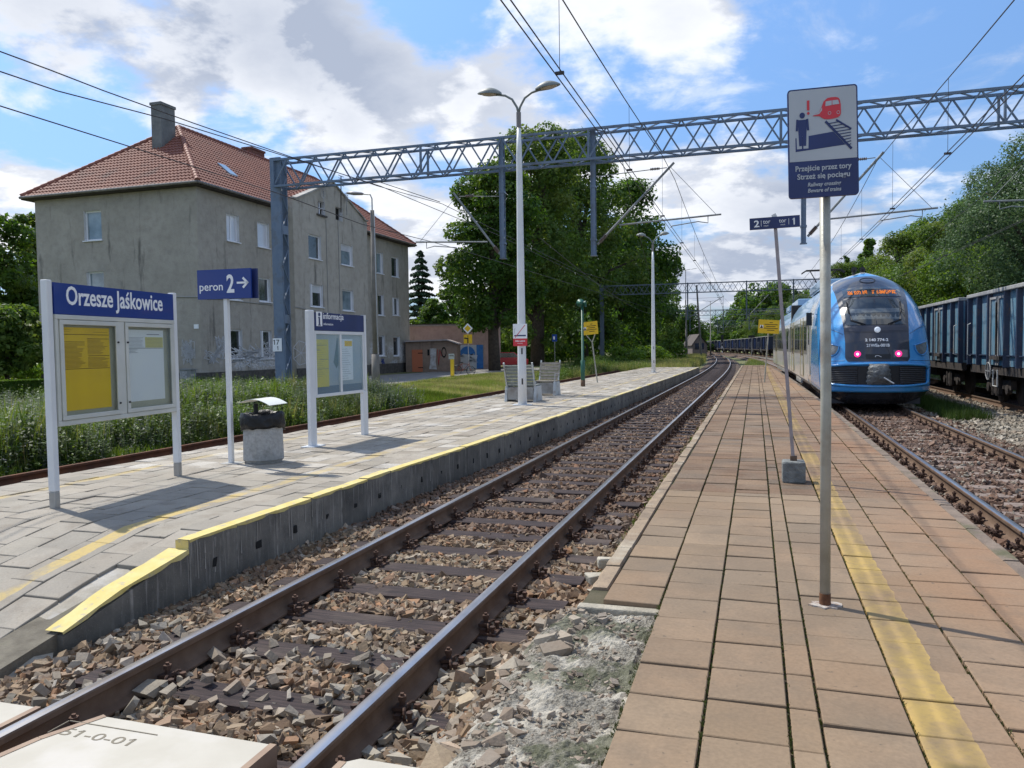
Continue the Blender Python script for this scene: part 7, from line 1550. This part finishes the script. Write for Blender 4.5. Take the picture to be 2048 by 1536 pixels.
# ================================================================== road, lawn, plants, trees
ASPH = mat('road asphalt', (.105, .10, .10), (.14, .135, .13), rough=.9, ns=2, bump=.3, bs=60)
def sheet(name, pts, z, m, kind='structure', grid=None):
    mb = MB(); P_ = [loc(G(px, py, z)) if len(pt) == 2 else None for pt in pts for px, py in [pt]]; mb.add([(p.x, p.y, z) for p in P_], [tuple(range(len(P_)))]); return tag(mb.build(name, m, M=FR), kind=kind)
sheet('road', [(560, 790), (735, 776), (800, 766), (900, 753.5), (960, 748.5), (1010, 745), (1180, 739), (1180, 734), (1000, 736.5), (925, 740), (880, 742.5), (800, 748), (735, 752), (640, 760), (560, 772)], .012, mat('pale grey road', (.22, .21, .195), (.17, .16, .15), rough=.9, ns=1, bump=.3, bs=60))  # road surface in two pale greys mixed by noise
sheet('kerb', [(560, 794), (735, 780), (800, 770), (900, 756.5), (960, 750.5), (1000, 747.5), (960, 748.6), (900, 753.6), (800, 766.1), (735, 776.1), (560, 790)], .03, mat('pale road kerb', (.42, .40, .36), rough=.9))
sheet('yard', [(735, 752), (800, 748), (822, 745), (760, 745), (700, 750), (560, 764), (560, 772), (640, 760)], .008, SOIL)

def blade_proto(h, n, spread, wd_, seed, lean=.35, seg=1):
    r = random.Random(seed); V = []; Fa = []
    for i in range(n):
        a = r.uniform(0, 6.283); x, y = r.uniform(-spread, spread), r.uniform(-spread, spread); hh = h*r.uniform(.5, 1.1); lx, ly = math.cos(a)*lean*hh*r.random(), math.sin(a)*lean*hh*r.random(); b = r.uniform(0, 3.14); dx_, dy_ = math.cos(b)*wd_/2, math.sin(b)*wd_/2; o = len(V)
        V += [(x-dx_, y-dy_, 0), (x+dx_, y+dy_, 0), (x+lx*.5+dx_*.7, y+ly*.5+dy_*.7, hh*.6), (x+lx*.5-dx_*.7, y+ly*.5-dy_*.7, hh*.6), (x+lx+dx_*.2, y+ly+dy_*.2, hh), (x+lx-dx_*.2, y+ly-dy_*.2, hh)]
        Fa += [(o, o+1, o+2, o+3), (o+3, o+2, o+4, o+5)]
    return np.array(V), np.array(Fa)
def weed_proto(h, stems, leaves, lsz, seed, spread=.18, up=.5):
    r = random.Random(seed); V = []; Fa = []
    for i in range(stems):
        x, y = r.gauss(0, spread), r.gauss(0, spread); hh = h*r.uniform(.6, 1.1); lx, ly = r.uniform(-.25, .25)*hh, r.uniform(-.25, .25)*hh; w_ = .006; o = len(V)
        V += [(x-w_, y, 0), (x+w_, y, 0), (x+lx+w_*.4, y+ly, hh), (x+lx-w_*.4, y+ly, hh)]; Fa.append((o, o+1, o+2, o+3))
        for k in range(leaves):
            t = r.uniform(.12, 1); px, py, pz = x+lx*t, y+ly*t, hh*t; a = r.uniform(0, 6.283); s_ = lsz*r.uniform(.5, 1.2)*(1.2-.6*t); d = Vector((math.cos(a), math.sin(a), r.uniform(-.2, up)*1.4)).normalized()*s_; sd_ = Vector((-math.sin(a), math.cos(a), r.uniform(-.3, .3)))*s_*.28; o = len(V)
            c = Vector((px, py, pz)); V += [tuple(c), tuple(c+d*.5+sd_), tuple(c+d), tuple(c+d*.5-sd_)]; Fa.append((o, o+1, o+2, o+3))
    return np.array(V), np.array(Fa)
def leaf_mat(name, cols, trans=.35, hue=.02, patchc=None, rough=.5):
    m, n, b = new_mat(name); co = n.coord(); r = n.island(); col = n.ramp(r, [(i/(len(cols)-1), c) for i, c in enumerate(cols)])
    col = n.hsv(col, v=n.map(n.noise(co, .5, 3), .3, .7, .58, 1.5))
    if patchc: col = n.mix(n.map(n.noise(co, .35, 4), .52, .62, 0, .8), col, patchc)
    n.put(b.inputs['Base Color'], col); b.inputs['Roughness'].default_value = rough; b.inputs['Specular IOR Level'].default_value = .2
    tr_ = n.node('ShaderNodeBsdfTranslucent'); n.put(tr_.inputs[0], n.hsv(col, h=.485, sat=1.15, v=1.5)); mx = n.node('ShaderNodeMixShader'); mx.inputs[0].default_value = trans
    n.l.new(b.outputs[0], mx.inputs[1]); n.l.new(tr_.outputs[0], mx.inputs[2]); o = [x for x in n.n if x.type == 'OUTPUT_MATERIAL'][0]; n.l.new(mx.outputs[0], o.inputs[0]); return m
GR_G = leaf_mat('fresh grass', [(.07, .13, .018), (.12, .19, .03), (.17, .24, .045), (.10, .16, .03)], patchc=(.28, .25, .10)); GR_S = leaf_mat('straw grass', [(.36, .31, .15), (.27, .27, .09), (.18, .24, .055), (.42, .36, .20)], patchc=(.18, .25, .055))
WEED = leaf_mat('grey green weeds', [(.07, .10, .05), (.12, .145, .09), (.16, .18, .13), (.10, .15, .04), (.17, .16, .20)], patchc=(.085, .14, .03)); WEEDG = leaf_mat('green weeds', [(.06, .11, .02), (.10, .17, .03), (.05, .09, .02), (.15, .21, .05)])
def _roadpoly():
    return [(p.x, p.y) for p in (loc(G(px, py, 0)) for px, py in [(480, 800), (560, 795), (735, 781), (800, 771), (900, 757), (960, 751), (1000, 748), (1180, 741), (1180, 733), (1000, 735.5), (925, 739), (880, 741.5), (822, 744), (740, 748), (640, 758), (560, 770)])]
ROADP = _roadpoly()
def off_road(q, s):
    ins = np.zeros(len(q), bool); n = len(ROADP)
    for i in range(n):
        x1, y1 = ROADP[i]; x2, y2 = ROADP[(i+1) % n]; c = ((y1 > s) != (y2 > s)) & (q < (x2-x1)*(s-y1)/(y2-y1+1e-9)+x1); ins ^= c
    return ~ins
def field(name, protos, n, region, m, sc0, sc1, zf=None, power=1., mask=None, var=0.):
    q0, q1, s0, s1 = region; u = RS.rand(n)**power; s = s0+(s1-s0)*u; q = q0+(q1-q0)*RS.rand(n)
    if mask is not None: k = mask(q, s); q, s = q[k], s[k]
    k = off_road(q, s); q, s = q[k], s[k]
    z = np.array([gz(a, b) if zf is None else zf(a, b) for a, b in zip(q, s)]); pos = np.stack([q, s, z-.01], 1); n = len(q)
    scl = sc0+(sc1-sc0)*RS.rand(n)
    if var: scl *= np.clip(1+var*2*np.array([mnoise.noise(Vector((a*.9, b*.6, 4.))) for a, b in zip(q, s)]), .35, 1.7)
    V, Fa = scatter(protos, pos, RS.rand(n)*6.283, scl); return tag(fastmesh(name, V, Fa, m, M=FR), kind='stuff')
TUFT = [blade_proto(.16, 12, .10, .012, i) for i in range(6)]; TALLT = [blade_proto(.55, 12, .12, .014, 20+i, .45) for i in range(6)]
WP = [weed_proto(.75, 5, 14, .10, 40+i) for i in range(6)]; WPL = [weed_proto(.6, 6, 14, .11, 60+i, .22) for i in range(5)]
np_noise = lambda q, s, k=1.: np.array([mnoise.noise(Vector((a*k, b*k, 1.7))) for a, b in zip(q, s)])
# weeds behind the siding, near
field('tall_grass', TALLT, 2600, (-13.5, -8.5, 5, 26), GR_G, .6, 1.3, var=.6)
field('tall_weeds', WP, 3900, (-13.2, -8.6, 5, 23), WEED, .4, 1.0, var=.45)
field('tall_weeds', WP, 2600, (-19, -12.5, 8, 26), WEED, .5, 1.0, var=.4)
field('tall_weeds', WP, 1500, (-13.5, -8.6, 23, 29), WEED, .7, 1.15, mask=lambda q, s: s+q*.6 < 20.5)
field('green_weeds', WPL, 2000, (-11, -8.45, 5, 24), WEEDG, .4, 1.0, var=.6); field('dry_stalks', TALLT, 350, (-14, -8.6, 5, 24), GR_S, .6, 1.2, var=.5); field('grass', TUFT, 9000, (-11, -8.3, 6, 30), GR_G, .8, 1.8)
field('green_weeds', WPL, 900, (-24, -14, 22, 34), WEEDG, .7, 1.1)
field('grass', TUFT, 16000, (-34, -13, 18, 48), GR_G, .7, 1.4, mask=lambda q, s: ~((q < -28.5) & (s > 36)))
# lawn between the siding and the road
RDQ = lambda q, s: (q > -19.2)
field('grass', TUFT, 46000, (-22, -8.3, 23, 66), GR_S, .6, 1.3, power=.9, mask=lambda q, s: ~((q < -16.8) & (np_noise(q, s, .2) < .1)))
field('grass', TUFT, 14000, (-21.5, -14.5, 26, 70), GR_G, .5, 1.1)
field('green_weeds', WPL, 1300, (-14, -8.6, 44, 80), WEEDG, .8, 1.3, mask=lambda q, s: q > -9.5-(s-44)*.12)
field('dry_grass', TALLT, 6000, (-15.5, -8.4, 50, 100), GR_S, .7, 1.3, mask=lambda q, s: q > -9-(s-50)*.12)
field('green_weeds', WPL, 2600, (-14, -5, 60, 105), WEEDG, .9, 1.6, mask=lambda q, s: q < -5.2-(60-s)*.0)
field('dry_grass', TALLT, 9000, (-8, -2.4, 60, 135), GR_S, .9, 1.7, mask=lambda q, s: q < -2.3-((s-45).clip(0)**2)/2500)
field('grass', TUFT, 2500, (-6.6, -5.2, 44, 60), GR_S, 1., 2.)
# strip between the two tracks beyond the platforms, and between train and wagons
field('dry_grass', TALLT, 1500, (1.8, 3.6, 62.5, 110), GR_S, .5, 1.0, mask=lambda q, s: q < 3.9-((s-25)**2)/2500+1)
field('green_weeds', WPL, 500, (1.9, 3.4, 62.5, 90), WEEDG, .5, .9)
field('dark_grass', [blade_proto(.34, 16, .16, .012, 80+i, .5) for i in range(4)], 800, (7.3, 8.15, 22.5, 30), leaf_mat('dull dark grass', [(.03, .06, .015), (.05, .09, .02), (.08, .12, .035)]), .6, 1.1, zf=lambda q, s: -.23)
field('grass', TUFT, 260, (1.57, 1.66, 6, 26), GR_G, .12, .3, zf=lambda q, s: .19)
field('green_weeds', WPL, 2500, (12.2, 20, 20, 120), WEEDG, .9, 1.7)
# tiny moss and weeds in paving joints
def joint_moss():
    n = 5200; bq = np.array(bounds[1:-1]); q = bq[RS.randint(0, len(bq), n)]+RS.randn(n)*.004; s = 2+RS.rand(n)**1.3*18; k = RS.rand(n) < .9; pos = np.stack([q, s, np.full(n, ZR-.012)], 1)[k]; n = len(pos)
    V, Fa = scatter([blade_proto(.014, 6, .009, .005, 90+i, .8) for i in range(3)], pos, RS.rand(n)*6.3, .5+RS.rand(n)*.7); return tag(fastmesh('joint_moss', V, Fa, leaf_mat('moss', [(.05, .07, .015), (.08, .10, .025), (.04, .045, .02)], .1), M=FR), kind='stuff')
joint_moss()
# ---- trees
BARK = mat('bark', (.055, .042, .032), (.10, .08, .06), rough=.95, ns=5, bump=.8, bs=14)
def crown(seed, H, R, n, lsz, z0=.22, lobes=26, conic=False, flat=.75, droop=.0, thin=1.):
    """leaf quads in clumps over a crown of height H (z0*H..H) and radius R"""
    r = np.random.RandomState(seed); C = []
    for i in range(lobes):
        t = r.rand(); z = z0*H+(H*(1-z0))*t; prof = (1-t)**.9 if conic else math.sin(math.pi*min(1, (t*.86+.12)))**.55
        rad = R*prof*(.50+.62*r.rand()**.6); a = r.rand()*6.283; k = R*(.22+.20*r.rand())*(1 if not conic else (1.25-t)*.95); C.append((rad*math.cos(a), rad*math.sin(a), min(z, H-k*.5), k))
    C = np.array(C); w_ = C[:, 3]**2; idx = r.choice(len(C), n, p=w_/w_.sum()); c = C[idx]
    d = r.randn(n, 3); d /= np.linalg.norm(d, axis=1)[:, None]; rr_ = (.55+.5*r.rand(n))**.8; P_ = c[:, :3]+d*(c[:, 3]*rr_)[:, None]*np.array([1, 1, flat])
    if not conic:                                   # looser leaves between the clumps
        m_ = int(n*.30); dd = r.randn(m_, 3); dd /= np.linalg.norm(dd, axis=1)[:, None]; k_ = (.45+.48*r.rand(m_)); hz = H*(1-z0)/2
        wob = 1+.22*np.sin(dd[:, 0]*6+seed)*np.cos(dd[:, 2]*7+seed*2)+.12*np.sin(dd[:, 1]*13+seed)
        P_[:m_] = np.stack([dd[:, 0]*R*.92*k_*wob, dd[:, 1]*R*.92*k_*wob, z0*H+hz+dd[:, 2]*hz*.98*k_*wob], 1); d[:m_] = dd
    else:
        t = r.rand(n)**1.25; lay = np.floor(t*16); a = r.rand(n)*6.283; rad = R*(1-t)**.7*(.25+.75*np.sqrt(r.rand(n)))*(.82+.18*np.sin(a*5+lay*2.3)); z = z0*H+H*(1-z0)*(lay+.9-.75*rad/np.maximum(R*(1-t)**.7, .05)+.25*r.rand(n))/16
        P_ = np.stack([rad*np.cos(a), rad*np.sin(a), z], 1); d = np.stack([np.cos(a), np.sin(a), -.2+0*a], 1); droop = 0
    P_[:, 2] -= droop*np.abs(r.randn(n))*np.hypot(P_[:, 0], P_[:, 1])*.3; keep = P_[:, 2] > z0*H*.55; P_, d = P_[keep], d[keep]; n = len(P_)
    nrm = d*.7+r.randn(n, 3)*.55+np.array([0, 0, .5]); nrm /= np.linalg.norm(nrm, axis=1)[:, None]; u = np.cross(nrm, r.randn(n, 3)); u /= np.linalg.norm(u, axis=1)[:, None]+1e-9; v = np.cross(nrm, u); s_ = lsz*(.6+.8*r.rand(n))[:, None]
    V = np.stack([P_-u*s_, P_-v*s_*.62+u*s_*.1, P_+u*s_, P_+v*s_*.62+u*s_*.1], 1).reshape(-1, 3); return V, np.arange(4*n).reshape(-1, 4), C
def tree(name, label, M, seed, H, R, n, lsz, lm, group=None, z0=.2, conic=False, lobes=26, cat='tree', tr_r=.028, flat=.75, droop=0.):
    root = thing(name, label, cat, M, group); V, Fa, C = crown(seed, H, R, n, lsz, z0, lobes, conic, flat, droop); fastmesh('crown', V, Fa, lm, root)
    mb = MB(); r = random.Random(seed); rt = H*tr_r; pts = [(0, 0, -.2), (.05*R*r.uniform(-1, 1), .05*R*r.uniform(-1, 1), H*.3), (.1*R*r.uniform(-1, 1), .1*R*r.uniform(-1, 1), H*.82)]; mb.tube(pts, [rt*1.15, rt*.8, rt*.15], 10)
    for i in range(min(12, len(C))):
        c = C[i]; z = max(H*.12, min(H*.75, c[2]*.6)); b = Vector((0, 0, z)); mb.tube([b, b.lerp(Vector(c[:3]), .5)+Vector((0, 0, .04*H)), Vector(c[:3])], [rt*.42, rt*.25, rt*.06], 6)
    mb.build('trunk', BARK, root, smooth=True); return root
L_DK = leaf_mat('dark lime leaves', [(.030, .072, .014), (.052, .108, .020), (.080, .150, .027), (.040, .088, .018)], .45, patchc=(.12, .18, .035)); L_MD = leaf_mat('mid green leaves', [(.050, .102, .022), (.080, .140, .030), (.120, .180, .04), (.060, .115, .024)], .45, patchc=(.16, .20, .05)); L_LT = leaf_mat('light green leaves', [(.07, .14, .022), (.11, .19, .03), (.15, .23, .04), (.06, .12, .02)], .4)
L_GY = leaf_mat('greyish leaves', [(.045, .085, .035), (.07, .12, .05), (.10, .15, .07)], .35); L_CO = leaf_mat('conifer needles', [(.022, .045, .022), (.036, .068, .032), (.055, .09, .04)], .12)
def at(px, Y, z=0.): return PY(px, Y, z)
def HT_(px, py, Y): return PYz(px, py, Y).z
def R_of(wpx, Y): return wpx*Y/F_PX/2
big = 'old broadleaf trees in the row behind the left platform'
tree('lime_tree', 'dark broadleaf tree at the left end of the row, trunk beside the road', Matrix.Translation(at(990, 63)), 1, HT_(990, 335, 63), R_of(172, 63), 26000, .155, L_DK, big, .24, lobes=60)
tree('lime_tree', 'tallest broadleaf tree of the row, behind the nearest lamp pole', Matrix.Translation(at(1075, 78)), 2, HT_(1075, 256, 78), R_of(205, 78), 36000, .175, L_MD, big, .10, lobes=64)
tree('lime_tree', 'tall broadleaf tree of the row between the two central gantry hangers', Matrix.Translation(at(1165, 98)), 3, HT_(1165, 272, 98), R_of(195, 98), 32000, .22, L_MD, big, .10, lobes=64)
tree('lime_tree', 'broadleaf tree of the row whose crown rises right of the second central gantry hanger', Matrix.Translation(at(1238, 122)), 4, HT_(1238, 365, 122), R_of(185, 122), 24000, .27, L_DK, big, .08, lobes=60)
tree('lime_tree', 'dark broadleaf tree of the row directly behind the second white lamp', Matrix.Translation(at(1278, 146)), 5, HT_(1278, 455, 146), R_of(135, 146), 16000, .30, L_DK, big, .08, lobes=30)
tree('lime_tree', 'low rounded broadleaf tree just right of the second white lamp', Matrix.Translation(at(1315, 176)), 6, HT_(1315, 535, 176), R_of(100, 176), 8000, .26, L_MD, big, .06, lobes=24)
tree('lime_tree', 'last small tree of the row, beside the dark twin-arm lamp', Matrix.Translation(at(1344, 205)), 7, HT_(1344, 580, 205), R_of(62, 205), 6000, .26, L_DK, big, .05, lobes=20)
for i, (px, Y, lab) in enumerate(((1040, 92, 'dense green underwood behind the bench'), (1120, 112, 'dark underwood beneath the tallest trees'), (1210, 135, 'dark underwood left of the second white lamp'))):
    tree('understorey_tree', lab, Matrix.Translation(at(px, Y)), 30+i, 8.5, 7.5+i, 14000, .22, L_DK, 'low trees under the old row', .02, lobes=26)
for i, (px, Y, H, R, lab) in enumerate(((1340, 88, 2.6, 1.6, 'bright green bush at the foot of the dark twin-arm lamp'), (1262, 76, 1.8, 2.0, 'low bright bush behind the end of the left platform'), (1312, 82, 1.7, 2.0, 'low spreading bush right of the second white lamp base'))):
    tree('bush', lab, Matrix.Translation(at(px, Y)), 50+i, H, R, 2200, .13, L_LT, 'bushes behind the left platform end', .0, cat='bush', lobes=14)
tree('spruce_tree', 'dark spruce between the grey block and the row of trees', Matrix.Translation(at(845, 90)), 8, HT_(845, 502, 90), R_of(118, 90), 16000, .17, L_CO, None, .06, conic=True, lobes=60, flat=.5, droop=.3)
tree('birch_tree', 'light green tree behind the pink building', Matrix.Translation(at(912, 100)), 9, HT_(912, 575, 100), R_of(80, 100), 6000, .22, L_MD, None, .1)
tree('birch_tree', 'dark tree behind the roof of the shed', Matrix.Translation(at(868, 84)), 10, HT_(868, 600, 84), R_of(70, 84), 5000, .2, L_DK, None, .1)
# left of the block
tree('maple_tree', 'broad dark tree at the left edge behind the grey block', Matrix.Translation(at(-5, 56)), 11, HT_(0, 432, 56), R_of(190, 56), 15000, .19, L_DK, None, .08, lobes=34)
tree('maple_tree', 'taller tree rising close to the left corner of the grey block', Matrix.Translation(at(78, 62)), 12, HT_(78, 425, 62), R_of(110, 62), 11000, .19, L_MD, None, .1)
tree('maple_tree', 'small round tree with a dark trunk above the hedge', Matrix.Translation(at(15, 38)), 13, HT_(15, 615, 38), R_of(170, 38), 9000, .13, L_MD, None, .28)
tree('bush', 'bright green bush under the trees at the left edge', Matrix.Translation(at(62, 44)), 14, 2.0, 2.2, 3500, .12, L_LT, None, .0, cat='bush', lobes=16)
def hedge():
    p0, p1 = loc(at(-140, 27)), loc(at(98, 30)); root_M = FR; n = 26000; t = RS.rand(n); q = p0.x+(p1.x-p0.x)*t; s = p0.y+(p1.y-p0.y)*t+RS.rand(n)*1.3; z = RS.rand(n)*.82
    f_ = RS.rand(n); z = np.where(f_ < .45, .80+RS.randn(n)*.02, z); s = np.where((f_ >= .45), p0.y+(p1.y-p0.y)*t+RS.randn(n)*.03, s); P_ = np.stack([q, s, z], 1); nr = RS.randn(n, 3); nr /= np.linalg.norm(nr, axis=1)[:, None]; u = np.cross(nr, RS.randn(n, 3)); u /= np.linalg.norm(u, axis=1)[:, None]; v = np.cross(nr, u); s_ = .035
    V = np.stack([P_-u*s_, P_-v*s_*.6, P_+u*s_, P_+v*s_*.6], 1).reshape(-1, 3); o = fastmesh('hedge', V, np.arange(4*n).reshape(-1, 4), L_DK, M=FR); return tag(o, 'low clipped dark green hedge at the left edge', 'hedge')
hedge()
# right-hand wood
NT_ = [tree('wood_tree', None, Matrix(), 70+i, 16, 5.2, [26000, 26000, 26000, 44000, 26000][i], [.155, .155, .155, .10, .155][i], [L_MD, L_DK, L_LT, L_GY, L_MD][i], None, .04, lobes=34, droop=[0, 0, 0, .4, 0][i]) for i in range(5)]
spots = [(57, 19.2, 3, .86), (50, 24, 0, .75), (66, 18.2, 2, .55), (70, 21, 3, .90), (78, 18.6, 0, .70), (84, 22, 1, .88), (90, 18.5, 0, .78), (98, 22.5, 1, .86), (104, 18.5, 2, .60), (112, 21.5, 0, .88), (121, 18, 0, .78), (130, 22, 1, .84), (140, 18, 2, .60), (150, 20.5, 0, .78), (162, 17.5, 3, .66), (175, 20, 0, .70), (190, 17.5, 0, .66), (206, 19.5, 1, .66), (224, 17.5, 0, .60), (245, 19, 0, .60),
         (61, 27, 1, .82), (74, 28, 0, .92), (88, 29, 1, .92), (103, 29, 0, .90), (120, 28, 1, .90), (45, 30, 1, .7), (140, 26, 1, .8)]
for i, (s, q, k, sc_) in enumerate(spots):
    M = vframe(s, q, gz(q, s)-.1, 35) @ Matrix.Rotation(i*1.7, 4, 'Z') @ Matrix.Diagonal((sc_*rnd.uniform(.9, 1.1), sc_*rnd.uniform(.9, 1.1), sc_, 1)); base = NT_[k]
    row = 'front' if q < 23.5 else 'back'; lab = '%s tree number %s' % (row, i)
    o = dup(base, M); o['group'] = 'trees of the wood behind the freight wagons'; o['label'] = 'broadleaf tree in the wood behind the freight wagons'
    if i == 0: o['label'] = 'tall greyish drooping tree at the right edge of the photo'
    if i == 2: o['label'] = 'small bright green tree just above the wagons at the right edge'
for b in NT_:
    for c in kids_of(b): bpy.data.objects.remove(c)
    bpy.data.objects.remove(b)
# far tree line at the bend, and poplars
far = [(1300, 190, 8, 6), (1440, 330, 9, 9), (1458, 300, 11, 8), (1478, 285, 15, 8), (1500, 270, 20, 8), (1524, 260, 22, 9), (1548, 250, 20, 9), (1572, 240, 20, 8), (1596, 240, 18, 8), (1620, 250, 18, 8), (1428, 360, 9, 9), (1415, 380, 9, 9), (1400, 390, 10, 9), (1380, 230, 10, 6), (1366, 180, 11, 4)]
fp = tree('distant_tree', None, Matrix(), 95, 16, 7, 6000, .42, L_DK, None, .0, lobes=24)
for i, (px, Y, H, R) in enumerate(far):
    o = dup(fp, Matrix.Translation(at(px, Y, -1)) @ Matrix.Rotation(i*2.1, 4, 'Z') @ Matrix.Diagonal((R/7, R/7, (H+1)/16, 1)), 'dark distant tree in the line closing the view at the bend', 'distant trees at the bend of the line')
for c in kids_of(fp): bpy.data.objects.remove(c)
bpy.data.objects.remove(fp)
tree('poplar_tree', 'narrow poplar standing above the far trees left of the leaning pole', Matrix.Translation(at(1531, 215)), 96, HT_(1531, 585, 215), R_of(24, 215), 4000, .38, L_DK, None, .3, lobes=20, flat=1.6)
tree('poplar_tree', 'airy tree right of the poplar beside the train roof', Matrix.Translation(at(1594, 190)), 97, HT_(1594, 582, 190), R_of(30, 190), 1800, .34, L_GY, None, .3, lobes=16, flat=1.4)
tree('poplar_tree', 'slim dark poplar above the wood left of the train roof', Matrix.Translation(at(1692, 185)), 98, HT_(1692, 512, 185), R_of(16, 185), 2500, .34, L_DK, None, .3, lobes=16, flat=1.8)
tree('pine_tree', 'dark pine with mistletoe-like clumps above the wood behind the train', Matrix.Translation(at(1735, 165)), 99, HT_(1735, 480, 165), R_of(50, 165), 3000, .36, L_DK, None, .3, lobes=20)
def treeline():
    n = 60000; px = RS.rand(n); X = -400+900*px; Y = 330+RS.rand(n)*60+np.abs(X)*.15; Z = RS.rand(n)**1.2*(9+4*np.array([mnoise.noise(Vector((x*.03, 0, 0))) for x in X])); P_ = np.stack([X, Y, Z], 1); nr = RS.randn(n, 3); nr /= np.linalg.norm(nr, axis=1)[:, None]; u = np.cross(nr, RS.randn(n, 3)); u /= np.linalg.norm(u, axis=1)[:, None]; v = np.cross(nr, u); s_ = .9
    V = np.stack([P_-u*s_, P_-v*s_*.6, P_+u*s_, P_+v*s_*.6], 1).reshape(-1, 3); return tag(fastmesh('far_woods', V, np.arange(4*n).reshape(-1, 4), L_DK), kind='stuff')
treeline()
